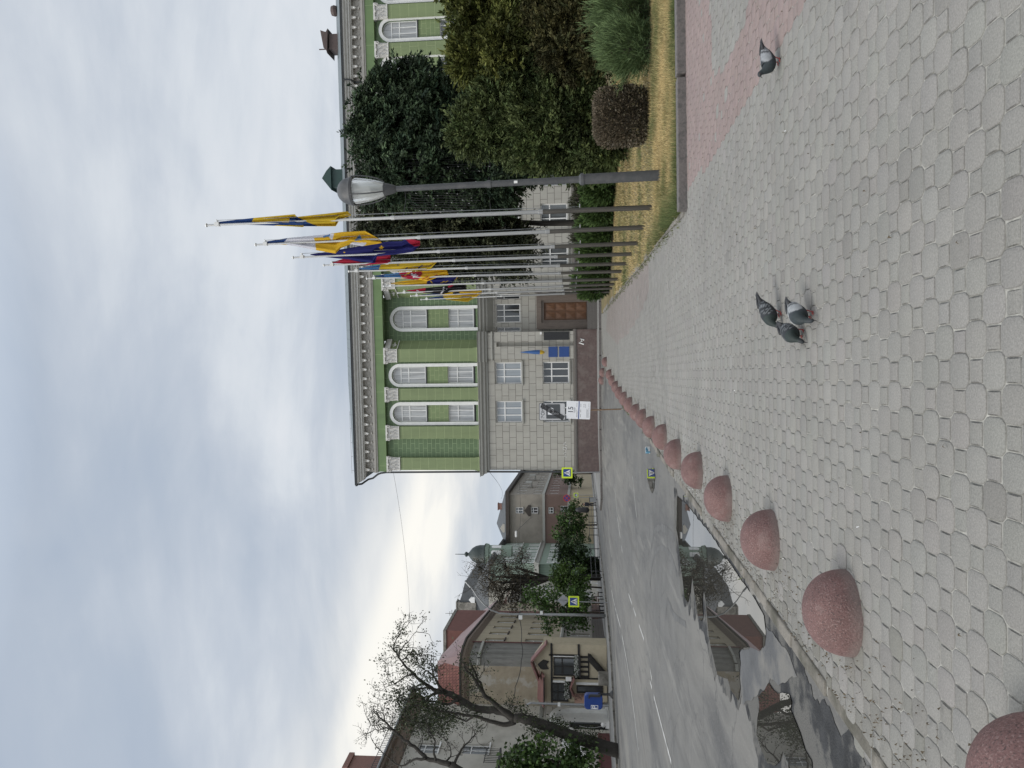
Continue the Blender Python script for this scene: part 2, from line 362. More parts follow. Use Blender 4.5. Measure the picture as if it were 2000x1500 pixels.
# asphalt: worn grey with pale dusty patches, dark stains and long cracks
asph = mat('asphalt', (0.118, 0.117, 0.114), 0.88, 0.16, 1.2, bump=0.25, bscale=160)
def dress_asphalt(m, dust=(0.172, 0.166, 0.154)):
    t = m.node_tree; b = t.nodes['Principled BSDF']; tcn = N(t, 'ShaderNodeTexCoord')
    def nz(scale, rot, st, det=8):
        mp_ = N(t, 'ShaderNodeMapping'); mp_.inputs['Rotation'].default_value = (0, 0, R(rot)); mp_.inputs['Scale'].default_value = st; t.links.new(tcn.outputs['Object'], mp_.inputs[0])
        q = N(t, 'ShaderNodeTexNoise', i_Scale=scale, i_Detail=det, i_Roughness=0.65); t.links.new(mp_.outputs[0], q.inputs['Vector']); return q.outputs[0]
    c = base_socket(m)
    c = mix(t, mathn(t, 'MULTIPLY', ramp(t, nz(0.25, 8, (1, 0.35, 1)), [(0.45, 0.0), (0.62, 1.0)]), 0.95), c, dust)
    c = mix(t, mathn(t, 'MULTIPLY', ramp(t, nz(0.55, -10, (1, 0.25, 1)), [(0.53, 0.0), (0.64, 1.0)]), 0.8), c, (0.07, 0.07, 0.072))
    vo = N(t, 'ShaderNodeTexVoronoi', feature='DISTANCE_TO_EDGE', i_Scale=0.55); mpv = N(t, 'ShaderNodeMapping'); t.links.new(tcn.outputs['Object'], mpv.inputs[0])
    nn = N(t, 'ShaderNodeTexNoise', i_Scale=1.2, i_Detail=5.0); t.links.new(tcn.outputs['Object'], nn.inputs['Vector'])
    va = N(t, 'ShaderNodeVectorMath', operation='ADD'); t.links.new(tcn.outputs['Object'], va.inputs[0]); t.links.new(nn.outputs['Color'], va.inputs[1]); t.links.new(va.outputs[0], vo.inputs['Vector'])
    c = mix(t, mathn(t, 'MULTIPLY', ramp(t, vo.outputs['Distance'], [(0.0, 1.0), (0.012, 0.0)]), 0.6), c, (0.06, 0.06, 0.06))
    c = mix(t, mathn(t, 'MULTIPLY', ramp(t, nz(1.6, 4, (1, 0.12, 1)), [(0.55, 0.0), (0.66, 1.0)]), 0.5), c, (0.085, 0.083, 0.08))
    c = mix(t, mathn(t, 'MULTIPLY', ramp(t, nz(2.3, -70, (1, 0.10, 1)), [(0.57, 0.0), (0.68, 1.0)]), 0.45), c, (0.25, 0.243, 0.225))
    sp = N(t, 'ShaderNodeTexNoise', i_Scale=55.0, i_Detail=3.0); t.links.new(tcn.outputs['Object'], sp.inputs['Vector'])
    c = mix(t, ramp(t, sp.outputs[0], [(0.62, 0.0), (0.74, 0.55)]), c, (0.30, 0.30, 0.29))
    t.links.new(c, b.inputs['Base Color']); return m
dress_asphalt(asph)
MT['concrete'] = mat('weathered_concrete', (0.225, 0.21, 0.188), 0.88, 0.25, 3, bump=0.5, bscale=50, col2=(0.105, 0.10, 0.085), c2=(0.46, 0.62))
MT['pave_far'] = mat('grey_pavement_slabs', (0.235, 0.235, 0.232), 0.85, 0.12, 2, bump=0.2, col2=(0.17, 0.168, 0.16))
MT['granite_dark'] = mat('dark_granite', (0.13, 0.118, 0.112), 0.6, 0.25, 40, bump=0.1, col2=(0.085, 0.08, 0.076))
xs = list(np.concatenate([[-900, -400, -200, -120, -80], np.arange(-50, 40.1, 2.0), [60, 100, 200, 400, 900]]))
ys = list(np.concatenate([[-300, -120, -60, -30], np.arange(-14, 100.1, 2.0), np.arange(110, 200, 15), [240, 320, 500, 900, 2500]]))
struct(grid_sheet('ground', xs, ys, -0.30, mat('bare_ground', (0.16, 0.15, 0.13), 0.95, 0.2, 1)))
xs2 = list(np.arange(-40, 40.1, 1.0)); ys2 = list(np.concatenate([np.arange(-20, 100.1, 1.0), np.arange(105, 330, 5)]))
struct(grid_sheet('road', xs2, ys2, -0.12, asph), None)

# plan outlines, read on the ground from the photograph
KERB = [(-2.45, -8), (-2.22, 0), (-2.03, 4.2), (-1.9, 6.5), (-1.72, 10), (-1.52, 14.5), (-1.25, 19), (-0.85, 25.8), (-0.35, 31), (0.15, 36), (0.75, 39.5), (1.7, 41.6), (3.2, 42.4), (14, 42.6)]
LAWN = [(2.47, 11.2), (2.62, 13.9), (2.95, 20), (3.2, 26.5), (3.45, 33), (3.6, 39.6)]
def offset_line(ln, d):
    out = []
    for i, p in enumerate(ln):
        a = Vector(ln[max(i - 1, 0)]); b = Vector(ln[min(i + 1, len(ln) - 1)]); t_ = (b - a).normalized(); n_ = Vector((-t_.y, t_.x)); out.append((p[0] + n_.x * d, p[1] + n_.y * d))
    return out
def strip(name, line, w0, w1, top, bottom, material, jitter=0.0, seg=1.0):
    """kerb: a band between offsets w0 and w1 of a plan line, built of separate stones"""
    pts = [Vector(p) for p in line]; mb = MB(); dense = []
    for i in range(len(pts) - 1):
        k = max(1, int(round((pts[i + 1] - pts[i]).length / seg)))
        for j in range(k): dense.append(pts[i].lerp(pts[i + 1], j / k))
    dense.append(pts[-1]); rnd = random.Random(3)
    A = offset_line([tuple(p) for p in dense], w0); B = offset_line([tuple(p) for p in dense], w1)
    for i in range(len(dense) - 1):
        jt = rnd.uniform(-jitter, jitter); g = 0.012 if jitter else 0
        def lp(P, Q, f): return (P[0] + (Q[0] - P[0]) * f, P[1] + (Q[1] - P[1]) * f)
        q = [lp(A[i], A[i + 1], g), lp(A[i], A[i + 1], 1 - g), lp(B[i], B[i + 1], 1 - g), lp(B[i], B[i + 1], g)]
        vs = [(x, y, zb(x, y) + bottom) for x, y in q] + [(x, y, zb(x, y) + top + jt) for x, y in q]
        mb.raw(vs, [(0, 3, 2, 1), (4, 5, 6, 7), (0, 1, 5, 4), (1, 2, 6, 5), (2, 3, 7, 6), (3, 0, 4, 7)])
    return mb.build(name, material, bevel=0.015)
struct(strip('kerb', KERB, -0.11, 0.0, 0.010, -0.3, mat('worn_kerb_stone', (0.185, 0.17, 0.148), 0.9, 0.3, 4, bump=0.6, bscale=40, col2=(0.085, 0.08, 0.062), c2=(0.46, 0.6)), 0.014, 0.8))
plaza = offset_line(KERB, -0.1) + [(14, 11), (14, -8)]
plaza_in = [(p[0], p[1]) for p in offset_line(KERB, -0.02)]
LAWN_FRONT = [(14, 11.32)] 
plaza_poly = plaza_in[:-1] + [(3.75, 42.3), (3.6, 39.6)] + LAWN[::-1][1:] + [(14, 11.25), (14, -8)]
BED = struct(slab('pavement_bed', plaza_poly, -0.0042, mat('sand_joint', (0.305, 0.297, 0.27), 0.95, 0.35, 18, bump=0.3, col2=(0.15, 0.145, 0.125), c2=(0.5, 0.66)), 1.0, 0.25))

for v_ in BED.data.vertices: v_.co.z -= 0.010 * sst(14.0, 16.5, v_.co.y)
# paving stones: long octagons with small rectangles between them, each a real stone
def pavers():
    Ls, ws, bx, by = 0.095, 0.0985, 0.025, 0.0305; T = 2 * (Ls + bx); PV = ws + by; rng = np.random.default_rng(5)
    g = 0.0018
    def rnd_oct():
        a = Ls / 2 - g * 0.4; L = Ls / 2 + bx - g; h = ws / 2 + by - g; b_ = ws / 2 - g * 0.4
        return np.array([(-L, -b_), (-a, -h), (a, -h), (L, -b_), (L, b_), (a, h), (-a, h), (-L, b_)])
    def rnd_rect():
        a = Ls / 2 - g; h = ws / 2 - g; c = 0.004
        return np.array([(-a, -h + c), (-a + c, -h), (a - c, -h), (a, -h + c), (a, h - c), (a - c, h), (-a + c, h), (-a, h - c)])
    def soften(P, f):
        n_ = len(P); return np.array([q for i in range(n_) for q in (P[i] * (1 - f) + P[i - 1] * f, P[i] * (1 - f) + P[(i + 1) % n_] * f)])
    oc, rc = soften(rnd_oct(), 0.15), soften(rnd_rect(), 0.26); NS = 16
    pink1 = [gp(*q).to_2d() for q in [(1336, 372), (1384, 320), (1429, 245), (1477, 176), (1531, 80), (1587, 0), (1587, -250), (1336, -250)]]
    grey1 = [gp(*q).to_2d() for q in [(1389, 150), (1420, 128), (1445, 60), (1467, 0), (1480, -120), (1392, -120)]]
    pink2 = [gp(*q).to_2d() for q in [(1184, 645), (1205, 672), (1236, 640), (1268, 570), (1266, 470), (1236, 505), (1196, 580), (1186, 610)]]
    V = []; Fq = []; Tn = []; nv = 0
    rows = int((43 + 4) / PV); KYS = [p[1] for p in KERB]; KXS = [p[0] for p in KERB]
    poly = [(p[0], p[1]) for p in plaza_poly]
    pa = np.array(poly)
    ca_, sa_ = math.cos(R(-0.6)), math.sin(R(-0.6))
    for r_ in range(rows):
        yc = -4 + r_ * PV
        x0, x1 = -2.4, (9.5 if yc < 11.6 else 4.3)
        n = int((x1 - x0) / (T / 2))
        for k in range(n):
            octa = (k % 2 == 0)
            xc = x0 + k * T / 2 + (T / 2 if r_ % 2 else 0)
            X = xc * ca_ - yc * sa_; Y = xc * sa_ + yc * ca_
            if Y < 1.0 and abs(X) > 4: continue
            if not pip((X, Y), poly): continue
            sh = oc if octa else rc
            j = rng.normal(0, 0.0012, 2); z = zb(X, Y) + rng.normal(0, 0.0010); tilt = rng.normal(0, 0.006, 2)
            w_ = sh + j; zo = w_[:, 0] * tilt[0] + w_[:, 1] * tilt[1]
            wx = X + w_[:, 0] * ca_ - w_[:, 1] * sa_; wy = Y + w_[:, 0] * sa_ + w_[:, 1] * ca_
            outer = np.stack([wx, wy, z + zo - 0.003], 1)
            q = w_ * (1 - 0.006 / np.maximum(np.linalg.norm(w_, axis=1, keepdims=True), 0.02)); zo = q[:, 0] * tilt[0] + q[:, 1] * tilt[1]
            inner = np.stack([X + q[:, 0] * ca_ - q[:, 1] * sa_, Y + q[:, 0] * sa_ + q[:, 1] * ca_, z + zo], 1)
            P2 = (X, Y)
            pk = 0
            if X > 2 and 3 < Y < 12: pk = 1 if (pip(P2, pink1) and not pip(P2, grey1)) else 0
            elif Y > 15: pk = 1 if pip(P2, pink2) else 0
            if rng.random() < 0.03 and pk: pk = 0
            v = rng.normal(1, 0.028); base = np.array((0.238, 0.230, 0.214)) if not pk else (np.array((0.25, 0.195, 0.184)) if Y < 14 else np.array((0.238, 0.210, 0.195)))
            if not octa: base = base * 0.97
            if rng.random() < 0.05: base = base * rng.uniform(0.84, 1.1)
            kd = X - float(np.interp(Y, KYS, KXS)); soil = 0.0 if kd > 0.8 else max(0.0, rng.normal(0.30 - kd * 0.35, 0.16)); base = base * (1 - soil) + np.array((0.115, 0.11, 0.085)) * soil
            c = base * v * (1 + rng.normal(0, 0.006, 3))
            b = nv
            if Y < 14:
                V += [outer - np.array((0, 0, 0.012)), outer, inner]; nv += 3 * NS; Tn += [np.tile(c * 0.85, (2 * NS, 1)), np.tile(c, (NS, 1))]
                for i in range(NS):
                    i2 = (i + 1) % NS; Fq.append((b + i, b + i2, b + NS + i2, b + NS + i)); Fq.append((b + NS + i, b + NS + i2, b + 2 * NS + i2, b + 2 * NS + i))
                o_ = 2 * NS
            else: V += [np.stack([wx, wy, z - 0.001 + (wy - Y) * (zb(X, Y + 0.05) - zb(X, Y - 0.05)) / 0.1], 1)]; nv += NS; Tn.append(np.tile(c, (NS, 1))); o_ = 0
            Fq += [(b + o_ + i, b + o_ + i + 1, b + o_ + NS - 2 - i, b + o_ + NS - 1 - i) for i in range(NS // 2 - 1)]
    return struct(big_mesh('pavement', np.concatenate(V), np.array(Fq, dtype=np.int32), np.concatenate(Tn), vcol_mat('concrete_paving_stone', 0.85, 0.24, 110, 0.45, 190)))
PAV = pavers()
def dress_pavement():
    """broad worn and soiled areas over the stones"""
    m = PAV.data.materials[0]; t = m.node_tree; b = t.nodes['Principled BSDF']; c = base_socket(m); tcn = N(t, 'ShaderNodeTexCoord')
    q = N(t, 'ShaderNodeTexNoise', i_Scale=0.8, i_Detail=7.0, i_Roughness=0.65); t.links.new(tcn.outputs['Object'], q.inputs['Vector'])
    c = mix(t, 1.0, c, ramp(t, q.outputs[0], [(0.3, 0.88), (0.55, 1.0), (0.75, 1.1)]), 'MULTIPLY')
    q2 = N(t, 'ShaderNodeTexNoise', i_Scale=3.5, i_Detail=9.0, i_Roughness=0.75); t.links.new(tcn.outputs['Object'], q2.inputs['Vector'])
    c = mix(t, ramp(t, q2.outputs[0], [(0.60, 0.0), (0.74, 0.35)]), c, (0.29, 0.285, 0.265))
    c = mix(t, ramp(t, q2.outputs[0], [(0.28, 0.4), (0.37, 0.0)]), c, (0.16, 0.157, 0.145))
    t.links.new(c, b.inputs['Base Color'])
dress_pavement()

# kerbs of the lawn
struct(strip('lawn_kerb', [(14, 11.25), (2.42, 11.2)], -0.02, 0.16, 0.13, -0.1, MT['granite_dark'], 0.004, 1.9))
struct(strip('lawn_edging', [(2.42, 11.32)] + LAWN[1:], -0.14, 0.0, 0.035, -0.1, MT['concrete'], 0.012, 0.9))

# street pavements beyond the road
LK = [(-30, 44.5), (-22.2, 45.2), (-20.6, 48.5), (-18.3, 50.3), (-17.3, 52.5), (-17.0, 64), (-17.4, 80), (-17.4, 96), (-17.8, 118), (-18.2, 200), (-18.5, 300)]
struct(slab('street_pavement', LK + [(-60, 300), (-60, 44.5)], -0.0, MT['pave_far'], 3.0))
struct(strip('street_kerb', LK, -0.02, 0.16, 0.012, -0.3, MT['concrete'], 0.006, 1.5))
BK = [(-11.6, 300), (-11.4, 110), (-10.4, 70), (-9.3, 56.5), (-7.6, 50.5), (-5.4, 47.6), (-1.5, 46.2), (3.2, 45.6), (8, 45.2), (40, 43.0)]
struct(slab('building_pavement', BK + [(60, 300)], -0.0, MT['pave_far'], 3.0))
struct(strip('building_kerb', BK, -0.02, 0.16, 0.015, -0.3, MT['granite_dark'], 0.006, 1.5))

# puddles along the kerb: still water in a low gutter, with a wet dark rim
def zoom5(pts): return [(1200 + a / 2.1425, 800 + b / 2.1425) for a, b in pts]
PUD1 = zoom5([(266, 362), (292, 385), (318, 408), (352, 455), (400, 512), (452, 590), (500, 660), (556, 740), (604, 808), (632, 862), (640, 930), (634, 985), (612, 1010), (585, 1000), (548, 992), (526, 1014), (534, 1060), (528, 1120), (533, 1160), (524, 1216), (512, 1196), (490, 1170), (478, 1126), (455, 1120), (436, 1108), (424, 1062), (410, 1000), (398, 940), (392, 868), (386, 800), (377, 752), (372, 800), (376, 872), (366, 884), (352, 862), (344, 800), (334, 740), (328, 690), (322, 760), (312, 805), (298, 790), (290, 720), (280, 650), (274, 590), (270, 540), (262, 500), (264, 430)])
PUD2 = zoom5([(652, 1142), (672, 1168), (700, 1186), (738, 1190), (748, 1222), (744, 1260), (764, 1300), (786, 1350), (804, 1420), (832, 1470), (836, 1520), (800, 1540), (740, 1510), (728, 1470), (712, 1430), (700, 1470), (680, 1490), (650, 1480), (622, 1430), (602, 1360), (604, 1290), (612, 1240), (606, 1190), (630, 1176), (642, 1158)])
PUD3 = zoom5([(138, 250), (168, 246), (172, 280), (168, 330), (160, 352), (150, 330), (140, 290)])
water = bpy.data.materials.new('still_water'); water.use_nodes = True
_b = water.node_tree.nodes['Principled BSDF']; _b.inputs['Base Color'].default_value = (0.035, 0.034, 0.03, 1); _b.inputs['Roughness'].default_value = 0.008; _b.inputs['IOR'].default_value = 1.85; _b.inputs['Specular IOR Level'].default_value = 0.9
wet = mat('wet_asphalt', (0.044, 0.045, 0.047), 0.75, 0.35, 5.5, bump=0.6, bscale=60, col2=(0.12, 0.117, 0.11), c2=(0.47, 0.54), spec=0.15)
mud = mat('damp_silt', (0.085, 0.086, 0.088), 0.55, 0.25, 3.0, bump=0.2, bscale=40, col2=(0.16, 0.152, 0.138), c2=(0.48, 0.6))
ZR = -0.12
def flat_poly(name, px, z, material, jag=0.0, seed=1):
    rnd = random.Random(seed); pts = [gp(x, y, ZR).to_2d() for x, y in px]
    out = []
    for i in range(len(pts)):
        a, b = pts[i], pts[(i + 1) % len(pts)]; k = max(1, int((b - a).length / 0.05))
        nrm = Vector((-(b - a).y, (b - a).x)).normalized() if (b - a).length > 1e-6 else Vector((0, 0))
        for j in range(k):
            p = a.lerp(b, j / k); s_ = noise.noise(Vector((p.x * 4, p.y * 4, seed))) * jag + noise.noise(Vector((p.x * 13, p.y * 13, seed))) * jag * 0.3
            out.append(p + nrm * s_)
    mb = MB(); v2, e2, f2, *_ = delaunay_2d_cdt(out, [(i, (i + 1) % len(out)) for i in range(len(out))], [], 1, 1e-5)
    mb.v = [(p.x, p.y, z) for p in v2]
    for f in f2:
        if (v2[f[1]] - v2[f[0]]).cross(v2[f[2]] - v2[f[0]]) < 0: f = f[::-1]
        c = sum((v2[i] for i in f), Vector((0, 0))) / len(f)
        if pip(c, out): mb.f.append(tuple(f)); mb.mi.append(0)
    return struct(mb.build(name, material, fix=False))
WET1 = zoom5([(250, 340), (330, 400), (420, 520), (520, 670), (620, 800), (690, 900), (760, 1020), (800, 1120), (860, 1220), (960, 1330), (1040, 1440), (1090, 1530), (820, 1560), (600, 1540), (590, 1400), (560, 1250), (530, 1240), (480, 1200), (440, 1130), (405, 1090), (384, 960), (360, 905), (330, 850), (300, 830), (280, 760), (262, 600), (250, 480)])
MUD = zoom5([(640, 905), (690, 960), (740, 1040), (770, 1120), (730, 1130), (690, 1150), (655, 1120), (640, 1160), (610, 1180), (580, 1220), (540, 1230), (528, 1120), (528, 1010), (580, 985), (630, 1000)])
flat_poly('wet_asphalt', WET1, ZR + 0.004, wet, 0.2, 3)
flat_poly('wet_silt', MUD, ZR + 0.008, mud, 0.05, 5)
for i, pd in enumerate((PUD1, PUD2, PUD3)): flat_poly('puddle', pd, ZR + 0.013, water, 0.025, 11 + i)
# worn white road lines
linem = mat('worn_road_paint', (0.34, 0.34, 0.33), 0.8, 0.4, 3)
def road_line(px, wd, dash=None):
    pts = [gp(x, y, ZR) for x, y in px]; mb = MB(); acc = 0.0
    for i in range(len(pts) - 1):
        a, b = pts[i], pts[i + 1]; n = max(1, int((b - a).length / 0.5))
        for j in range(n):
            p, q = a.lerp(b, j / n), a.lerp(b, (j + 1) / n); acc += (q - p).length
            if dash and (acc % (dash[0] + dash[1])) > dash[0]: continue
            if random.random() < 0.12: continue
            t_ = (q - p).normalized(); nn = Vector((-t_.y, t_.x, 0)) * wd / 2
            mb.face([(v.x, v.y, zb(v.x, v.y) + ZR + 0.006) for v in (p - nn, q - nn, q + nn, p + nn)])
    return struct(mb.build('road_marking', linem, fix=True))
road_line([(1187, 1108), (1192, 1140), (1200, 1180), (1212, 1225), (1226, 1300), (1240, 1400), (1250, 1490)], 0.13)
road_line([(1176, 1008), (1179, 1050), (1182, 1085), (1185, 1130)], 0.13, (3, 2))
road_line([(1186, 985), (1190, 1050), (1197, 1110)], 0.13, (4, 6))
road_line([(1201, 945), (1206, 1010), (1216, 1080), (1232, 1160)], 0.10, (5, 4))
road_line([(1236, 930), (1244, 1010), (1258, 1090)], 0.08, (2, 3))
tyrem = mat('faint_damp_track', (0.105, 0.105, 0.104), 0.85, 0.25, 4)
def tyre_mark(px, wd):
    pts = [gp(x, y, ZR) for x, y in px]; mb = MB(); n = len(pts)
    P = []
    for i in range(n - 1):
        for j in range(10): f = j / 10; a, b, c, d = pts[max(0, i - 1)], pts[i], pts[i + 1], pts[min(n - 1, i + 2)]; P.append(0.5 * ((2 * b) + (c - a) * f + (2 * a - 5 * b + 4 * c - d) * f * f + (3 * b - a - 3 * c + d) * f ** 3))
    for i in range(len(P) - 2):
        p, q, r_ = P[i], P[i + 1], P[i + 2]; t1 = (q - p).normalized(); t2 = (r_ - q).normalized(); w_ = wd * (0.7 + 0.5 * noise.noise(Vector((i * 0.4, wd, 1)))); n1 = Vector((-t1.y, t1.x, 0)) * w_ / 2; n2_ = Vector((-t2.y, t2.x, 0)) * w_ / 2
        mb.face([(v.x, v.y, zb(v.x, v.y) + ZR + 0.0035) for v in (p - n1, q - n2_, q + n2_, p + n1)])
    return struct(mb.build('tyre_mark', tyrem, fix=True))
tyre_mark(zoom5([(262, 690), (238, 615), (205, 580), (178, 590), (158, 650), (148, 760)]), 0.15)
tyre_mark(zoom5([(258, 540), (215, 500), (185, 495), (165, 520), (150, 610)]), 0.2)
tyre_mark(zoom5([(300, 900), (250, 860), (222, 800), (214, 890)]), 0.16)
road_line([(1228, 1160), (1262, 1260), (1274, 1330)], 0.09, (6, 2))
road_line([(1270, 1330), (1296, 1430), (1312, 1490)], 0.09, (5, 3))
# ------------------------------------------------------------------ granite hemispheres along the kerb
gran = mat('red_speckled_granite', (0.155, 0.085, 0.079), 0.7, 0.25, 5, bump=0.35, bscale=90, spec=0.4)
def dress_granite(m):
    t = m.node_tree; b = t.nodes['Principled BSDF']; c = base_socket(m); tcn = N(t, 'ShaderNodeTexCoord')
    for sc_, st, col_ in ((105.0, [(0.54, 0.0), (0.68, 0.6)], (0.29, 0.20, 0.185)), (120.0, [(0.55, 0.0), (0.68, 0.75)], (0.045, 0.034, 0.033)), (6.0, [(0.60, 0.0), (0.72, 0.45)], (0.25, 0.19, 0.175))):
        q = N(t, 'ShaderNodeTexNoise', i_Scale=sc_, i_Detail=2.0); t.links.new(tcn.outputs['Object'], q.inputs['Vector']); c = mix(t, ramp(t, q.outputs[0], st), c, col_)
    sp = N(t, 'ShaderNodeSeparateXYZ'); t.links.new(tcn.outputs['Object'], sp.inputs[0])
    q = N(t, 'ShaderNodeTexNoise', i_Scale=7.0, i_Detail=6.0); t.links.new(tcn.outputs['Object'], q.inputs['Vector'])
    d = mathn(t, 'MULTIPLY', ramp(t, mathn(t, 'ADD', sp.outputs[2], mathn(t, 'MULTIPLY', q.outputs[0], 0.08)), [(0.05, 1.0), (0.12, 0.0)]), 0.55)
    c = mix(t, d, c, (0.20, 0.17, 0.155)); t.links.new(c, b.inputs['Base Color'])
dress_granite(gran)
def dome_mesh(seed, full):
    rnd = random.Random(seed); mb = MB(); n = 40
    prof = [(0.243, -0.03), (0.244, 0.0), (0.242, 0.025)]
    for i in range(1, 14):
        a = math.pi / 2 * i / 14; prof.append((0.241 * math.cos(a) ** 0.92, 0.022 + 0.225 * math.sin(a)))
    prof.append((0.0, 0.247)); mb.lathe(prof, n)
    o = mb.build('granite_dome', gran, smooth=True); smooth_by_angle(o, 60)
    for v in o.data.vertices:
        k = 1 + 0.012 * noise.noise(v.co * 9 + Vector((seed, 0, 0))); v.co = Vector((v.co.x * k, v.co.y * k, v.co.z))
    return o
HEM = [(-1.335, 2.62), (-1.33, 4.56), (-1.27, 6.32), (-1.22, 8.21), (-1.14, 10.11), (-1.13, 12.25), (-1.0, 14.26), (-0.95, 16.6), (-0.87, 18.75), (-0.80, 20.8), (-0.66, 23.0), (-0.52, 25.1), (-0.36, 27.2), (-0.16, 29.3), (0.08, 31.4), (0.36, 33.5), (1.02, 37.2), (0.55, 40.2), (0.15, 41.3)]
HLAB = ['red granite dome cut by the bottom corner, nearest one', 'large red granite dome, nearest whole one in the row', 'second whole red granite dome from the viewer', 'third whole red granite dome from the viewer, beside the puddle tip', 'fourth whole red granite dome, pale scuff on top', 'fifth whole red granite dome, half behind the fourth', 'sixth whole red granite dome, white scratches on its face', 'seventh whole red granite dome in the row', 'eighth whole red granite dome, chipped side', 'ninth whole red granite dome, just before the parking sign', 'red granite dome standing beside the foot of the parking sign', 'first small red granite dome beyond the parking sign', 'second small red granite dome beyond the parking sign', 'third small red granite dome beyond the parking sign', 'fourth small red granite dome beyond the parking sign', 'fifth small red granite dome beyond the parking sign', 'small red granite dome set out of line on the paving', 'last but one red granite dome at the kerb bend', 'farthest red granite dome, at the kerb bend']
HEMK = [(1.02, 37.2), (0.35, 36.6), (0.15, 41.3)]
dm = [dome_mesh(i, True) for i in range(3)]
for i, ((hx, hy), lb) in enumerate(zip(HEM, HLAB)):
    o = dm[i] if i < 3 else dm[i % 3].copy()
    if i >= 3: COL.objects.link(o)
    o.location = (hx, hy, zb(hx, hy) - 0.002); o.rotation_euler = (0, 0, i * 1.7); tag(o, lb, 'bollard', 'granite domes along the kerb')

# ------------------------------------------------------------------ the green and grey building
GB = thing('public_building', 'green and grey neoclassical building with white arched windows and pilasters', 'building', (-5.62, 50.0, 0.0), R(-4.3))
g_pil = tiles('green_pilaster_paint', (0.205, 0.258, 0.124), (0.33, 0.40, 0.21), 6.0, 0.555, 0.022, off=(2.9, 0.02), rough=0.55, var=0.05)
g_wall = tiles('green_wall_paint', (0.110, 0.170, 0.085), (0.27, 0.36, 0.20), 0.62, 0.28, 0.022, off=(0.1, 0.03), rough=0.6, var=0.06)
g_span = tiles('green_panel_paint', (0.185, 0.245, 0.114), (0.33, 0.40, 0.21), 0.62, 0.28, 0.022, off=(0.25, 0.05), rough=0.6, var=0.06)
g_band = tiles('green_band_paint', (0.15, 0.23, 0.095), (0.31, 0.40, 0.21), 2.45, 6.0, 0.02, off=(0.9, 0.0), rough=0.5, var=0.05)
g_grey = tiles('grey_block_render', (0.392, 0.380, 0.342), (0.13, 0.118, 0.108), 0.78, 0.445, 0.024, off=(0.2, -0.05), rough=0.75, var=0.05)
m_white = mat('white_stucco', (0.76, 0.76, 0.745), 0.6, 0.06, 5)
m_orn = mat('white_carved_stucco', (0.62, 0.61, 0.585), 0.7, 0.1, 9)
m_corn = mat('grey_cornice_stucco', (0.50, 0.49, 0.465), 0.7, 0.1, 4)
m_frieze = mat('grey_frieze_stucco', (0.45, 0.43, 0.395), 0.7, 0.1, 4)
m_trim = mat('grey_render', (0.34, 0.338, 0.31), 0.75, 0.07, 4)
m_gran = mat('polished_red_granite', (0.112, 0.079, 0.073), 0.5, 0.22, 6, col2=(0.142, 0.112, 0.102), c2=(0.52, 0.62))
m_grand = mat('dark_base_granite', (0.10, 0.092, 0.085), 0.55, 0.2, 18)
m_roof = mat('dark_green_roof_sheet', (0.055, 0.075, 0.072), 0.45, 0.2, 6, metal=0.3)
m_roofl = tiles('grey_roof_sheet', (0.13, 0.155, 0.165), (0.07, 0.08, 0.085), 0.62, 9.0, 0.03, var=0.08, rough=0.5)
m_wood = mat('brown_door_wood', (0.125, 0.058, 0.027), 0.45, 0.35, 3, stretch=(6, 6, 0.7), detail=8)
m_portal = mat('brown_portal_granite', (0.135, 0.108, 0.09), 0.5, 0.3, 5, stretch=(8, 8, 0.6), detail=8)
L_END = 35.0
WINS = [3.75, 6.27, 13.65, 16.17, 18.85, 21.2, 23.55, 25.9, 28.25, 30.6, 32.95]
PIL = [(0.03, 0.85), (2.11, 2.92), (4.66, 5.42), (7.16, 8.0), (11.92, 12.76), (14.5, 15.26), (17.1, 17.9), (19.63, 20.43), (21.97, 22.77), (24.32, 25.12), (26.57, 27.38), (28.92, 29.73), (31.3, 32.1)]
Z_S, Z_AT = 8.45, 13.98       # foot of the tall openings, crown of the inner arch
HW, FW = 0.56, 0.205           # half opening, width of the white surround
def arch_loop(c, hw, z0, zt, n=14):
    r_ = hw; zc_ = zt - r_
    return [(c - hw, z0), (c + hw, z0)] + [(c + r_ * math.cos(math.pi * k / n), zc_ + r_ * math.sin(math.pi * k / n)) for k in range(n + 1)]
RC0, RC1, RD = 8.53, 11.38, 0.75
mb = MB()                      # upper wall in three stretches
mb.wall([(0.0, 8.25), (8.0, 8.25), (8.0, 14.55), (0.0, 14.55)], [arch_loop(c, HW, Z_S, Z_AT) for c in WINS[:2]], 0.0, 0.24)
mb.wall([(RC0, 8.25), (RC1, 8.25), (RC1, 14.55), (RC0, 14.55)], [arch_loop(9.96, 0.62, Z_S, Z_AT)], RD, 0.24)
mb.wall([(11.92, 8.25), (L_END, 8.25), (L_END, 14.55), (11.92, 14.55)], [arch_loop(c, HW, Z_S, Z_AT) for c in WINS[2:]], 0.0, 0.24)
mb.face([(0, 0, 8.25), (0, 0, 14.55), (0, 16, 14.55), (0, 16, 8.25)])
mb.face([(RC0, 0, 14.5), (RC1, 0, 14.5), (RC1, RD, 14.5), (RC0, RD, 14.5)])
mb.build('wall', g_wall, GB)
mb = MB()
for a, b, ya, yb in ((8.0, RC0, 0.0, RD), (RC1, 11.92, RD, 0.0)): mb.face([(a, ya, 8.25), (b, yb, 8.25), (b, yb, 14.52), (a, ya, 14.52)])
tag(mb.build('splayed_pier', g_pil, GB), 'green splayed side of the recess')
mb = MB()                      # grey storeys
def rect(a, b, c, d): return [(a, c), (b, c), (b, d), (a, d)]
GW = [(c - 0.7, c + 0.7) for c in (3.82, 6.34)]
gh = [rect(a, b, z0, z1) for a, b in GW for z0, z1 in ((2.36, 4.07), (5.43, 7.15))]
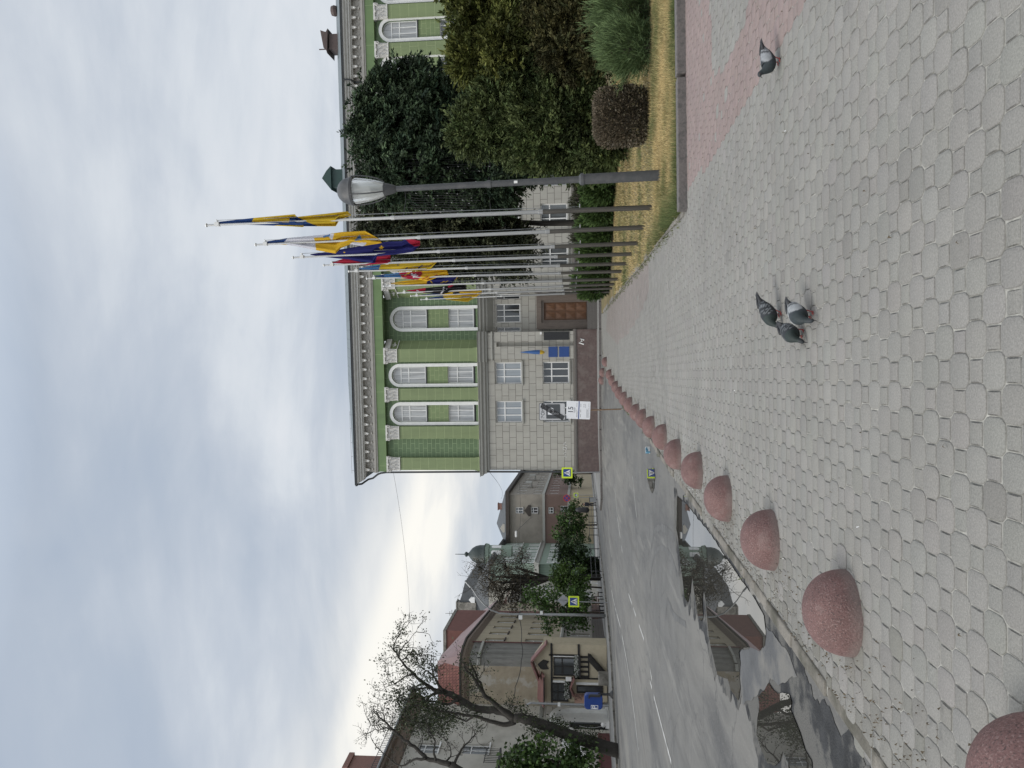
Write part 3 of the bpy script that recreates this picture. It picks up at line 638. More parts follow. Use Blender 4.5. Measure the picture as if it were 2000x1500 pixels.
mb.wall(rect(0, 9.0, 1.95, 8.0), gh, 0.0, 0.26)
LR0, LR1, LRD = 9.0, 11.5, 0.6
TRI = [(9.02, 9.32, 5.5, 7.1), (9.62, 10.82, 5.5, 7.1), (11.12, 11.46, 5.5, 7.1)]
mb.wall(rect(LR0, LR1, 1.0, 8.0), [rect(a + 0.001, b, c, d) for a, b, c, d in TRI], LRD, 0.2)
mb.face([(LR0, 0, 0.9), (LR0, LRD, 0.9), (LR0, LRD, 8.0), (LR0, 0, 8.0)]); mb.face([(LR1, 0, 0.9), (LR1, 0, 8.0), (LR1, LRD, 8.0), (LR1, LRD, 0.9)])
GW2 = [(c - 0.7, c + 0.7) for c in (13.72, 16.4, 18.9, 21.2, 23.55, 25.9, 28.25, 30.6)]
gh2 = [rect(a, b, z0, z1) for a, b in GW2 for z0, z1 in ((2.36, 4.07), (5.43, 7.15))]
mb.wall(rect(LR1, L_END, 1.0, 8.0), gh2, 0.0, 0.26)
mb.face([(0, 0, 0.3), (0, 0, 8.2), (0, 16, 8.2), (0, 16, 0.3)]); mb.face([(0, 16, 0.3), (0, 16, 16), (L_END, 16, 16), (L_END, 16, 0.3)])
tag(mb.build('lower_wall', g_grey, GB), 'grey block rendered lower storeys')
def window(parent, a, b, z0, z1, y, cols, transom, glass, fm=None, bar=0.055, top_arc=False, name='window', lbl=None):
    """frame with mullions and one transom, its pane a sub-part behind it"""
    fm = fm or MT['white']; mb = MB(); d0, d1 = y, y + 0.07
    mb.box(a, a + bar, d0, d1, z0, z1); mb.box(b - bar, b, d0, d1, z0, z1); mb.box(a + bar, b - bar, d0, d1, z0, z0 + bar)
    if not top_arc: mb.box(a + bar, b - bar, d0, d1, z1 - bar, z1)
    zt = z0 + (z1 - z0) * transom if transom else None
    if zt: mb.box(a + bar, b - bar, d0 - 0.003, d1, zt - bar / 2, zt + bar / 2)
    for k in range(1, cols):
        x = a + (b - a) * k / cols
        mb.box(x - bar * 0.45, x + bar * 0.45, d0 + 0.004, d1, z0 + bar, (zt - bar / 2) if zt else z1 - bar)
        if zt: mb.box(x - bar * 0.35, x + bar * 0.35, d0 + 0.006, d1, zt + bar / 2, z1 - bar)
    w = mb.build(name, fm, parent)
    if lbl: tag(w, lbl)
    p = MB(); p.box(a + 0.01, b - 0.01, y + 0.045, y + 0.06, z0 + 0.01, z1 - 0.01); p.build('pane', glass, w)
    return w
def tall_window(c, hw, y0, seed):
    """white arched surround holding an arched upper window, a green panel and a lower window"""
    rnd = random.Random(seed)
    o_, i_ = arch_loop(c, hw + FW, 8.3, Z_AT + FW, 18), arch_loop(c, hw, 8.3, Z_AT, 18)
    mb = MB(); yf = y0 - 0.07
    for k in range(1, len(o_) - 0):
        k2 = (k + 1) % len(o_)
        if k2 == 1: continue
        mb.face([(i_[k][0], yf, i_[k][1]), (o_[k][0], yf, o_[k][1]), (o_[k2][0], yf, o_[k2][1]), (i_[k2][0], yf, i_[k2][1])])
        mb.face([(o_[k][0], yf, o_[k][1]), (o_[k][0], y0 + 0.02, o_[k][1]), (o_[k2][0], y0 + 0.02, o_[k2][1]), (o_[k2][0], yf, o_[k2][1])])
        mb.face([(i_[k][0], yf, i_[k][1]), (i_[k2][0], yf, i_[k2][1]), (i_[k2][0], y0 + 0.03, i_[k2][1]), (i_[k][0], y0 + 0.03, i_[k][1])])
    # arched head of the sash
    sur = mb.build('window_surround', m_white, GB)
    mb = MB(); yw = y0 + 0.15; zs = Z_AT - hw - 0.03; b_ = 0.05
    a_o, a_i = arch_loop(c, hw, zs, Z_AT, 16), arch_loop(c, hw - 0.05, zs, Z_AT - 0.05, 16)
    for k in range(1, len(a_o) - 1):
        mb.face([(a_i[k][0], yw, a_i[k][1]), (a_o[k][0], yw, a_o[k][1]), (a_o[k + 1][0], yw, a_o[k + 1][1]), (a_i[k + 1][0], yw, a_i[k + 1][1])])
        mb.face([(a_i[k][0], yw, a_i[k][1]), (a_i[k + 1][0], yw, a_i[k + 1][1]), (a_i[k + 1][0], yw + 0.05, a_i[k + 1][1]), (a_i[k][0], yw + 0.05, a_i[k][1])])
    za = 11.74
    mb.box(c - hw, c + hw, yw - 0.002, yw + 0.05, zs - 0.03, zs + 0.03); mb.box(c - hw, c + hw, yw - 0.003, yw + 0.05, zs - 0.55, zs - 0.48); mb.box(c - hw, c + hw, yw, yw + 0.05, za, za + 0.06)
    for q in (-1, 1):
        mb.box(c + q * (hw - 0.03) - 0.03, c + q * (hw - 0.03) + 0.03, yw, yw + 0.05, za + 0.06, zs - 0.03)
        mb.box(c + q * hw * 0.34 - 0.028, c + q * hw * 0.34 + 0.028, yw + 0.002, yw + 0.05, za + 0.06, zs - 0.55); mb.box(c + q * hw * 0.34 - 0.02, c + q * hw * 0.34 + 0.02, yw + 0.004, yw + 0.05, zs - 0.48, zs - 0.03)
    w_ = mb.build('window', MT['white'], GB)
    p = MB(); lp = arch_loop(c, hw - 0.01, za, Z_AT - 0.01, 16); p.prism(lp, yw + 0.03, yw + 0.045); p.build('pane', MT['glass_curtain'], w_)
    mb = MB(); mb.box(c - hw, c + hw, y0 + 0.06, y0 + 0.24, 10.28, 11.66); mb.build('spandrel_panel', g_span, GB)
    mb = MB(); mb.box(c - hw, c + hw, y0 - 0.01, y0 + 0.2, 11.66, 11.72); mb.build('sill', MT['metal_dark'], GB); mb = MB(); mb.box(c - hw, c + hw, y0 - 0.03, y0 + 0.2, 8.5, 8.56); mb.build('sill', MT['metal_dark'], GB)
    g2 = MT['glass_curtain'] if c < 12 else MT['glass_mid']
    window(GB, c - hw, c + hw, 8.60, 10.28, y0 + 0.16, 3, 0.62, g2)
for i, c in enumerate(WINS): tall_window(c, HW, 0.0, i)
tall_window(9.96, 0.62, RD, 50)
for i, (a, b) in enumerate(GW + GW2):
    for z0, z1 in ((2.36, 4.07), (5.43, 7.15)):
        window(GB, a, b, z0, z1, 0.17, 3, 0.66, MT['glass_sky'] if (z0 > 5 and i < 2) else MT['glass_dark'] if i < 2 else MT['glass_mid'], bar=0.075)
        mb = MB(); mb.box(a - 0.1, b + 0.1, -0.09, 0.16, z0 - 0.09, z0); mb.build('sill', m_trim, GB)
for a, b, c, d in TRI: window(GB, a, b, c, d, LRD + 0.12, 3 if b - a > 1 else 1, 0.66, MT['glass_dark'], bar=0.06)
# pilasters with carved capitals
def leaf(mb, x, z, w, h, y, tip, rx=0.0):
    """one curling acanthus leaf"""
    rows = 5; vs = []
    for i in range(rows):
        t = i / (rows - 1); ww = w * (0.55 + 0.6 * math.sin(t * math.pi * 0.8)) * (1 - 0.55 * t ** 3); yy = y - tip * t ** 2.2; zz = z + h * (t - 0.16 * max(0, t - 0.75) * 4)
        vs += [(x + rx * t - ww / 2, yy + 0.05, zz), (x + rx * t, yy - 0.05, zz + 0.02), (x + rx * t + ww / 2, yy + 0.05, zz)]
    mb.raw(vs, [(i * 3 + k, i * 3 + k + 1, i * 3 + k + 4, i * 3 + k + 3) for i in range(rows - 1) for k in range(2)])
def capital_mb(a, b):
    c = (a + b) / 2; hw = (b - a) / 2; mb = MB(); z0, z1 = 13.57, 14.42
    mb.prism([(a, z0), (b, z0), (b + 0.05, z1 - 0.1), (a - 0.05, z1 - 0.1)], -0.25, 0.0)
    mb.box(a - 0.11, b + 0.11, -0.36, 0.0, z1 - 0.1, z1); mb.box(a - 0.03, b + 0.03, -0.29, 0.0, z0 - 0.04, z0 + 0.02)
    rnd = random.Random(int(a * 100))
    for r_, (zz, n, h) in enumerate(((z0 + 0.03, 4, 0.34), (z0 + 0.24, 3, 0.36))):
        for k in range(n):
            x = a + (b - a) * (k + 0.5) / n; leaf(mb, x, zz, (b - a) / n * 1.05, h, -0.255, 0.13 + 0.03 * r_, rx=(x - c) * 0.12 + rnd.uniform(-.01, .01))
    for q in (-1, 1):
        leaf(mb, c + q * hw * 0.8, z0 + 0.42, 0.2, 0.34, -0.26, 0.15, rx=q * 0.12)
        mb.tube([(c + q * (hw + 0.02) + 0.07 * math.cos(t_ * 0.9), -0.33, z1 - 0.2 + 0.085 * math.sin(t_ * 0.9)) for t_ in range(8)], [0.045 - 0.003 * t_ for t_ in range(8)], 6)
    mb.lathe([(0.0, -0.07), (0.06, -0.04), (0.075, 0.0), (0.06, 0.04), (0.0, 0.07)], 8, (c, -0.33, z1 - 0.12), False)
    return mb
for a, b in PIL:
    mb = MB(); mb.box(a, b, -0.22, 0.0, 8.55, 13.56); mb.box(a - 0.05, b + 0.05, -0.28, 0.0, 8.25, 8.42); mb.box(a - 0.025, b + 0.025, -0.25, 0.0, 8.42, 8.55)
    p = mb.build('pilaster', g_pil, GB); capital_mb(a, b).build('capital', m_orn, p)
for s_, q in ((8.27, 1), (11.65, -1)):          # plain caps and lily ornaments on the splayed piers
    mb = MB()
    mb.bar((s_ - 0.3, RD / 2 - 0.12 - q * 0.3 * RD / 0.53 * 0.9, 14.2), (s_ + 0.3, RD / 2 - 0.12 + q * 0.3 * RD / 0.53 * 0.9, 14.2), 0.22, 0.35)
    mb.bar((s_ - 0.26, RD / 2 - 0.06 - q * 0.26 * RD / 0.53, 13.56), (s_ + 0.26, RD / 2 - 0.06 + q * 0.26 * RD / 0.53, 13.56), 0.1, 0.04)
    for dx, dz, ln in ((0, 0.06, 0.26), (-0.09, 0.1, 0.13), (0.09, 0.1, 0.13), (0, 0.16, 0.12)):
        yy = RD / 2 - 0.07 + q * dx * RD / 0.53
        mb.tube([(s_ + dx * 0.2, RD / 2 - 0.07, 13.66 + dz * 0.5), (s_ + dx, yy, 13.66 + dz + ln * 0.5), (s_ + dx * 1.2, yy - 0.02, 13.66 + dz + ln)], [0.035, 0.03, 0.012], 6)
    mb.box(s_ - 0.16, s_ + 0.16, RD / 2 - 0.12, RD / 2 - 0.05, 13.74, 13.78)
    mb.build('lily_ornament', m_orn, GB)
# entablature, frieze with brackets and rosettes, cornice, gutter
X0, X1 = -0.12, L_END
mb = MB(); mb.box(X0 + 0.06, X1, -0.3, 0.05, 14.42, 14.99); mb.box(X0 + 0.06, X0 + 0.3, 0.05, 16, 14.42, 14.99); mb.build('entablature_band', g_band, GB)
mb = MB(); mb.profile([(0.0, 14.99), (-0.34, 14.99), (-0.36, 15.05), (-0.42, 15.10), (-0.44, 15.23), (0.0, 15.23)], X0, X1)
mb.profile([(0.0, 15.23), (-0.30, 15.23), (-0.30, 15.78), (0.0, 15.78)], X0 + 0.05, X1); mb.box(X0, X0 + 0.3, 0, 16, 14.99, 15.8)
x = 0.12
while x < X1 - 0.3:
    mb.prism([(x - 0.07, 15.52), (x + 0.07, 15.52), (x + 0.10, 15.78), (x - 0.10, 15.78)], -0.30, -0.60)
    mb.prism([(x - 0.065, 15.30), (x + 0.065, 15.30), (x + 0.07, 15.38), (x - 0.07, 15.38)], -0.30, -0.46)
    xr = x + 0.3
    ring = [(xr + 0.13 * math.cos(k * math.pi / 6), -0.315, 15.5 + 0.13 * math.sin(k * math.pi / 6)) for k in range(13)]
    mb.tube(ring, 0.022, 5, False)
    x += 0.6
mb.build('frieze', m_frieze, GB)
mb = MB(); x = 0.12
while x < X1 - 0.3:
    mb.lathe([(0.0, -0.11), (0.04, -0.08), (0.07, 0.0), (0.06, 0.05), (0.03, 0.08), (0.0, 0.09)], 8, (x, -0.58, 15.56), False); x += 0.6
tag(mb.build('bracket_drop', m_white, GB, smooth=True), 'white drops under the cornice brackets')['kind'] = 'stuff'
CP = [(0.0, 15.78), (-0.62, 15.78), (-0.63, 15.84), (-0.72, 15.86), (-0.72, 15.97), (-0.80, 16.0), (-0.82, 16.08), (-0.92, 16.17), (-0.94, 16.26), (0.0, 16.26)]
mb = MB(); mb.profile(CP, -0.05, X1, mit0=0.72); mb.build('cornice', m_corn, GB)
mb = MB(); mb.profile([(-0.8, 16.26), (-0.98, 16.26), (-1.0, 16.36), (-0.8, 16.38)], -0.9, X1)
mb.tube([(-0.78, -0.95, 16.2), (-0.82, -0.6, 16.05), (-0.62, -0.1, 15.75), (-0.55, -0.05, 15.45), (-0.28, -0.08, 15.1), (-0.2, -0.1, 14.9), (-0.14, -0.12, 14.5), (-0.1, -0.1, 8.4), (-0.1, -0.08, 0.8)], 0.065, 8)
mb.tube([(25.0, -1.1, 16.3), (25.0, -0.98, 15.85), (25.0, -0.4, 15.7), (25.0, -0.38, 15.0)], 0.06, 8); mb.build('rain_gutter', MT['metal_dark'], GB)
mb = MB()
mb.face([(-0.85, -1.0, 16.40), (X1, -1.0, 16.40), (X1, 3.6, 18.05), (5.6, 3.6, 18.05)]); mb.face([(-0.85, -1.0, 16.40), (5.6, 3.6, 18.05), (5.6, 14.0, 18.05), (-0.85, 17, 16.40)]); mb.face([(5.6, 3.6, 18.05), (X1, 3.6, 18.05), (X1, 14, 18.05), (5.6, 14, 18.05)])
rf = mb.build('roof', m_roofl, GB)
mb = MB()
for k in range(5): mb.tube([(0.1 + k * 0.92, -0.7, 16.4), (0.1 + k * 0.92, -0.7, 16.68)], 0.014, 5)
mb.tube([(-0.1, -0.7, 16.66), (4.0, -0.7, 16.68)], 0.012, 5); mb.build('snow_rail', MT['metal_grey'], rf)
mb = MB(); mb.box(19.0, 20.2, 2.4, 5.0, 17.4, 18.35); mb.prism([(18.8, 18.35), (20.4, 18.35), (20.1, 18.65), (19.6, 18.98)], 2.2, 5.2); mb.build('dormer', mat('dark_green_dormer', (0.02, 0.05, 0.045), 0.5, 0.15, 5), rf)
mb = MB(); mb.box(28.2, 29.2, 2.6, 3.8, 17.2, 18.3); mb.prism([(27.9, 18.4), (29.5, 18.3), (29.2, 18.5), (28.1, 18.45)], 2.4, 4.0); mb.prism([(28.1, 18.44), (29.3, 18.44), (29.45, 18.85), (28.3, 18.66)], 2.5, 3.9); mb.box(28.2, 28.26, 2.6, 2.66, 18.3, 19.0)
mb.lathe([(0.0, -0.1), (0.3, -0.02), (0.36, 0.15), (0.3, 0.35), (0.0, 0.45)], 12, (30.6, 2.4, 17.62)); tag(mb.build('chimney', mat('brown_chimney_sheet', (0.085, 0.06, 0.055), 0.6, 0.2, 6), rf), 'brown ragged chimney hood')
# string course between the storeys
SP = [(0.0, 7.62), (-0.06, 7.62), (-0.08, 7.72), (-0.2, 7.80), (-0.22, 7.93), (-0.34, 8.03), (-0.36, 8.16), (-0.42, 8.20), (0.0, 8.3)]
mb = MB(); mb.profile(SP, -0.02, 7.1, mit0=0.9)
mb.profile([(p[0] - 0.24, p[1]) for p in SP[:-1]] + [(0, 8.3)], 7.1, 9.06); mb.profile([(LRD if i in (0, len(SP) - 1) else p[0] + 0.3, p[1] - (0.35 if i == 0 else 0)) for i, p in enumerate(SP)], 9.06, 11.44)
mb.profile([(p[0] - 0.24, p[1]) for p in SP[:-1]] + [(0, 8.3)], 11.44, 13.2); mb.profile(SP, 13.2, X1)
mb.build('string_course', m_trim, GB)
for a, b in ((7.25, 9.0), (11.5, 13.1)):
    mb = MB(); m_ = a + (b - a) * 0.55
    mb.wall(rect(a, b, 1.95, 7.3), [rect(m_ - 0.14, m_ + 0.14, 1.951, 7.0)], -0.24, 0.2); mb.box(m_ - 0.14, m_ + 0.14, -0.06, -0.03, 1.95, 7.0)
    mb.face([(a, -0.24, 1.95), (a, -0.24, 7.3), (a, 0, 7.3), (a, 0, 1.95)]); mb.face([(b, -0.24, 1.95), (b, LRD, 1.95), (b, LRD, 7.62), (b, -0.24, 7.3)]); mb.box(a + 0.06, b - 0.06, -0.2, 0, 7.36, 7.62)
    p = mb.build('pier', g_grey, GB); mb = MB(); mb.box(a - 0.05, b + 0.05, -0.32, 0.0, 7.26, 7.36); mb.build('pier_cap', m_trim, p)
# granite plinth and portal
mb = MB(); mb.box(-0.12, 9.1, -0.36, 0.0, 0.2, 1.87); mb.box(11.5, X1, -0.36, 0.0, 0.2, 1.87); mb.build('plinth', m_gran, GB)
mb = MB(); mb.profile([(0.0, 1.87), (-0.40, 1.87), (-0.40, 1.96), (-0.22, 2.08), (0.0, 2.10)], -0.14, 9.12, mit0=0.2); mb.profile([(0.0, 1.87), (-0.40, 1.87), (-0.40, 1.96), (-0.22, 2.08), (0.0, 2.10)], 11.5, X1); mb.build('plinth_cap', m_grand, GB)
mb = MB(); PY = LRD - 0.32
DX0, DX1, DZ1 = 9.72, 10.86, 3.95
mb.wall([(9.14, 1.15), (11.46, 1.15), (11.46, 4.42), (9.14, 4.42)], [rect(DX0 - 0.14, DX1 + 0.14, 1.151, DZ1 + 0.16)], PY, 0.12); mb.wall([(9.3, 1.15), (11.3, 1.15), (11.3, 4.25), (9.3, 4.25)], [rect(DX0, DX1, 1.151, DZ1)], PY + 0.1, 0.2)
mb.face([(9.14, PY, 4.42), (11.46, PY, 4.42), (11.46, LRD, 4.42), (9.14, LRD, 4.42)]); mb.build('portal', m_portal, GB)
mb = MB(); mb.box(DX0, DX1, PY + 0.24, PY + 0.3, 1.2, DZ1)
dw = (DX1 - DX0) / 2
for i in range(2):
    for k in range(4):
        x0 = DX0 + i * dw + 0.07; x1 = DX0 + (i + 1) * dw - 0.07; z0 = 1.28 + k * 0.66; z1 = z0 + 0.56; y_ = PY + 0.24; xm = (x0 + x1) / 2; zm = (z0 + z1) / 2
        mb.box(x0 - 0.03, x1 + 0.03, y_ - 0.025, y_, z0 - 0.03, z1 + 0.03)
        q = [(x0, y_ - 0.03, z0), (x1, y_ - 0.03, z0), (x1, y_ - 0.03, z1), (x0, y_ - 0.03, z1)]; tip = [(xm - 0.06, y_ - 0.065, zm - 0.05), (xm + 0.06, y_ - 0.065, zm - 0.05), (xm + 0.06, y_ - 0.065, zm + 0.05), (xm - 0.06, y_ - 0.065, zm + 0.05)]
        for j in range(4): mb.face([q[j], q[(j + 1) % 4], tip[(j + 1) % 4], tip[j]])
        mb.face(tip)
tag(mb.build('door', m_wood, GB), 'brown panelled wooden door')
mb = MB()
for k in range(4): mb.box(9.12, 11.48, -0.35 - (3 - k) * 0.3, LRD, 0.15 + (0 if k == 0 else 0.45 + (k - 1) * 0.19), 0.6 + k * 0.19)
mb.build('doorstep', m_grand, GB)
# plaques, camera, wall flag and sprayed letters
m_blue = mat('blue_enamel', (0.018, 0.06, 0.22), 0.35, 0.06, 4); m_plaq = mat('black_stone_plaque', (0.018, 0.018, 0.02), 0.3, 0.3, 12)
for z0, z1 in ((2.34, 2.98), (3.08, 3.66)):
    mb = MB(); mb.box(7.36, 8.02, -0.275, -0.245, z0, z1); o = mb.build('blue_plaque', m_blue, None); o.location = (-5.62, 50, 0); o.rotation_euler = (0, 0, R(-4.3)); tag(o, 'blue enamel office plaque, the %s one of two by the door' % ('lower' if z0 < 3 else 'upper'), 'plaque', 'blue plaques beside the door')
mb = MB(); mb.box(8.45, 8.97, -0.29, -0.245, 2.34, 3.95); o = mb.build('memorial_plaque', m_plaq, None); o.location = (-5.62, 50, 0); o.rotation_euler = (0, 0, R(-4.3)); tag(o, 'tall black stone memorial plaque beside the brown door', 'plaque')
tf = thing('wall_flag', 'small furled blue and yellow flag on a wall bracket above the blue plaques', 'flag', (-5.62, 50, 0), R(-4.3))
mb = MB(); mb.tube([(7.62, -0.25, 3.95), (7.68, -0.55, 4.0), (7.72, -0.9, 5.45)], 0.014, 6); mb.build('staff', MT['metal_grey'], tf)
m_fy = mat('yellow_flag_cloth', (0.62, 0.40, 0.035), 0.8, 0.08, 6); m_fb = mat('blue_flag_cloth', (0.05, 0.13, 0.34), 0.8, 0.1, 6)
mb = MB(); mb.tube([(7.72, -0.88, 5.4), (7.72, -0.84, 5.0), (7.71, -0.78, 4.5), (7.70, -0.72, 4.2)], [0.02, 0.07, 0.13, 0.14], 8); mb.cur = 1; mb.tube([(7.70, -0.72, 4.2), (7.69, -0.68, 4.02), (7.68, -0.66, 3.9)], [0.142, 0.12, 0.05], 8); mb.build('cloth', [m_fb, m_fy], tf)
mb = MB(); mb.tube([(8.9, -0.24, 4.1), (8.9, -0.38, 4.12)], 0.03, 6); mb.box(8.82, 8.98, -0.5, -0.34, 4.06, 4.18); o = mb.build('wall_camera', MT['white'], None); o.location = (-5.62, 50, 0); o.rotation_euler = (0, 0, R(-4.3)); tag(o, 'small white security camera on the pier left of the door', 'camera')
mb = MB()                                # sprayed tag strokes on the render and the white mark on the plinth
for pts in ([(0.85, 2.55), (0.9, 2.75), (1.0, 2.6), (1.1, 2.78), (1.2, 2.6)], [(1.3, 2.6), (1.35, 2.8), (1.5, 2.78), (1.48, 2.6), (1.35, 2.58)], [(1.6, 2.55), (1.7, 2.8), (1.85, 2.6)]): mb.tube([(a, -0.006, b) for a, b in pts], 0.018, 4)
for pts in ([(8.15, 1.4), (8.25, 1.7), (8.35, 1.5), (8.5, 1.62), (8.42, 1.38)],): mb.tube([(a, -0.366, b) for a, b in pts], 0.045, 4)
tag(mb.build('graffiti', MT['white'], GB), 'white sprayed scrawls')
# ------------------------------------------------------------------ foliage helpers
def leaf_cloud(name, P, D, size, aspect, tint, parent, material, rng, flat=0.5, curl=True, taper=True, rootdark=None):
    """leaf faces at points P growing along directions D (n,3); each leaf a four-sided blade"""
    n = len(P); D = D / np.maximum(np.linalg.norm(D, axis=1, keepdims=True), 1e-6)
    rv = rng.normal(size=(n, 3)); rv -= D * (rv * D).sum(1, keepdims=True); rv /= np.maximum(np.linalg.norm(rv, axis=1, keepdims=True), 1e-6)
    s = size * rng.uniform(0.6, 1.35, (n, 1)); wv = rv * s * aspect * 0.5; L = D * s
    a = P; b = P + L * 0.45 + wv; c = P + L; d = P + L * 0.45 - wv
    V = np.stack([a, b, c, d], 1).reshape(-1, 3); Fq = np.arange(4 * n, dtype=np.int32).reshape(-1, 4)
    return big_mesh(name, V, Fq, np.repeat(tint, 4, axis=0), material, parent=parent)
M_LEAF = vcol_mat('leaf', 0.55, 0.15, 4, trans=0.12, spec=0.35)
M_NEEDLE = vcol_mat('needle_spray', 0.7, 0.15, 4, trans=0.06, spec=0.25)
M_BARK = mat('grey_brown_bark', (0.075, 0.062, 0.05), 0.9, 0.3, 6, bump=0.9, bscale=22, stretch=(3, 3, 0.5))
M_BARKD = mat('dark_bark', (0.040, 0.036, 0.031), 0.9, 0.3, 6, bump=0.9, bscale=22, stretch=(3, 3, 0.5))
def blobs_px(Y, lst):
    """crown lobes read from the photograph: (x, y, half width along the height, half width across, depth offset)"""
    out = []
    for x, y, rv, ru, dy in lst:
        c = at(x, y, Y + dy); k = (Y + dy) / F; out.append((np.array(c), np.array((ru * k, min(ru, rv) * k * 1.0, rv * k))))
    return out
def crown_points(blobs, n, rng, shell=0.55, jit=0.12):
    vol = np.array([b[1].prod() ** (2 / 3) for b in blobs]); pick = rng.choice(len(blobs), n, p=vol / vol.sum())
    d = rng.normal(size=(n, 3)); d /= np.linalg.norm(d, axis=1, keepdims=True)
    r_ = np.clip(shell + (1 - shell) * rng.random((n, 1)) ** 0.6 + rng.normal(0, jit, (n, 1)), 0.05, 1.25)
    C_ = np.array([b[0] for b in blobs])[pick]; S_ = np.array([b[1] for b in blobs])[pick]
    return C_ + d * S_ * r_, d, r_[:, 0], pick
def conifer(name, label, base, top, blobs, seed, n_spray, leaf, col, group=None, droop=0.45, per=26, trunk_r=0.16, spray=0.55, aspect=0.34, colj=0.25, clump=1.15, lean=(0, 0)):
    """evergreen: tapering trunk with limbs, and a crown of many flat needle sprays"""
    rng = np.random.default_rng(seed); t = thing(name, label, 'tree', base, 0, group); top = (max(b[0][2] + b[1][2] for b in blobs) - base[2]) * 0.86; tx = min(blobs, key=lambda b: -b[0][2])[0]; lean = ((tx[0] - base[0]) / (top * 1.1), (tx[1] - base[1]) / (top * 1.1))
    O = np.array(base); mb = MB(); H_ = top
    path = [(lean[0] * k / 6 * H_ + 0.05 * math.sin(k * 2.1), lean[1] * k / 6 * H_, -0.1 + H_ * 0.93 * k / 6) for k in range(7)]
    mb.tube(path, [trunk_r * (1 - 0.87 * k / 6) for k in range(7)], 9)
    P, d, r_, pick = crown_points(blobs, int(n_spray * 2.0), rng, 0.45)
    nz1 = np.array([noise.noise(Vector(p * clump + np.array((seed, 0, 0)))) for p in P]); kp = np.argsort(-(nz1 + rng.normal(0, 0.26, len(P))))[:n_spray]; P, d, r_, pick, nz1 = P[kp], d[kp], r_[kp], pick[kp], nz1[kp]
    nz2 = np.array([[noise.noise(Vector(p * clump * 1.3 + np.array((o_, seed, 9)))) for o_ in (0, 20, 40)] for p in P])
    for i in rng.choice(n_spray, 60, replace=False):
        q = P[i] - O; z0 = max(0.3, min(H_ * 0.9, q[2] - 0.35 * np.linalg.norm(q[:2]))); k = z0 / (H_ * 0.93) * 6
        s_ = Vector((lean[0] * z0, lean[1] * z0, z0)); e_ = Vector(q); m_ = s_.lerp(e_, 0.5) + Vector((0, 0, 0.12))
        mb.tube([s_, m_, e_], [0.045, 0.03, 0.008], 5)
    mb.build('trunk', M_BARKD, t, smooth=True)
    # sprays: a short axis with needles on both sides
    ax = d * np.array((1, 1, 0.35)) + nz2 * 1.5 + rng.normal(0, 0.22, (n_spray, 3)); ax[:, 2] -= droop * rng.uniform(0.3, 1.4, n_spray); ax /= np.linalg.norm(ax, axis=1, keepdims=True)
    side = np.cross(ax, rng.normal(0, 0.35, (n_spray, 3)) + np.array((0, 0, 1.0))); side /= np.maximum(np.linalg.norm(side, axis=1, keepdims=True), 1e-6)
    u = rng.random((n_spray, per)); s_ = rng.choice([-1, 1], (n_spray, per)); ln = spray * rng.uniform(0.7, 1.3, (n_spray, 1))
    pos = P[:, None, :] + ax[:, None, :] * (u * ln)[..., None] + rng.normal(0, 0.02, (n_spray, per, 3))
    dirs = ax[:, None, :] * 0.75 + side[:, None, :] * (s_ * (1 - 0.6 * u))[..., None] + rng.normal(0, 0.22, (n_spray, per, 3))
    tone = rng.normal(1, colj, (n_spray, 1, 1)).clip(0.4, 1.7) * (1 + 0.75 * nz2[:, :1, None]).clip(0.4, 1.8) * rng.normal(1, 0.12, (n_spray, per, 1)).clip(0.6, 1.4)
    hue = rng.random((n_spray, 1, 1))
    tint = (np.array(col[0]) * (1 - hue) + np.array(col[1]) * hue) * tone
    leaf_cloud('crown', pos.reshape(-1, 3) - O, dirs.reshape(-1, 3), leaf, aspect, tint.reshape(-1, 3), t, M_NEEDLE, rng)
    return t
def grow(mb, rng, p, d, ln, r_, depth, tips, bend=0.25, up=0.12, kids=(2, 3), shrink=0.68, spread=0.6):
    """a limb that forks again and again"""
    pts = [Vector(p)]; dd = Vector(d).normalized(); k = 4
    for i in range(k):
        dd = (dd + Vector(rng.normal(0, bend / 2, 3)) + Vector((0, 0, up / 2))).normalized(); pts.append(pts[-1] + dd * ln / k)
    mb.tube(pts, [r_ * (1 - 0.4 * i / k) for i in range(k + 1)], 6 if r_ > 0.03 else 4, cap=depth == 0)
    if depth == 0: tips.append((pts[-1], dd.copy())); tips.append((pts[2], dd.copy())); return
    for j in range(int(rng.integers(kids[0], kids[1] + 1))):
        q = pts[int(rng.integers(2, k + 1))] if j else pts[-1]
        nd = (dd + Vector(rng.normal(0, spread, 3)) * 0.9).normalized(); grow(mb, rng, q, nd, ln * shrink * rng.uniform(0.8, 1.2), r_ * 0.6, depth - 1, tips, bend, up, kids, shrink, spread)
def tips_cloud(tips, per, rad, rng):
    P = np.array([tuple(t_[0]) for t_ in tips]); D = np.array([tuple(t_[1]) for t_ in tips]); i = np.repeat(np.arange(len(P)), per)
    return P[i] + rng.normal(0, rad, (len(i), 3)), D[i] + rng.normal(0, 0.8, (len(i), 3))

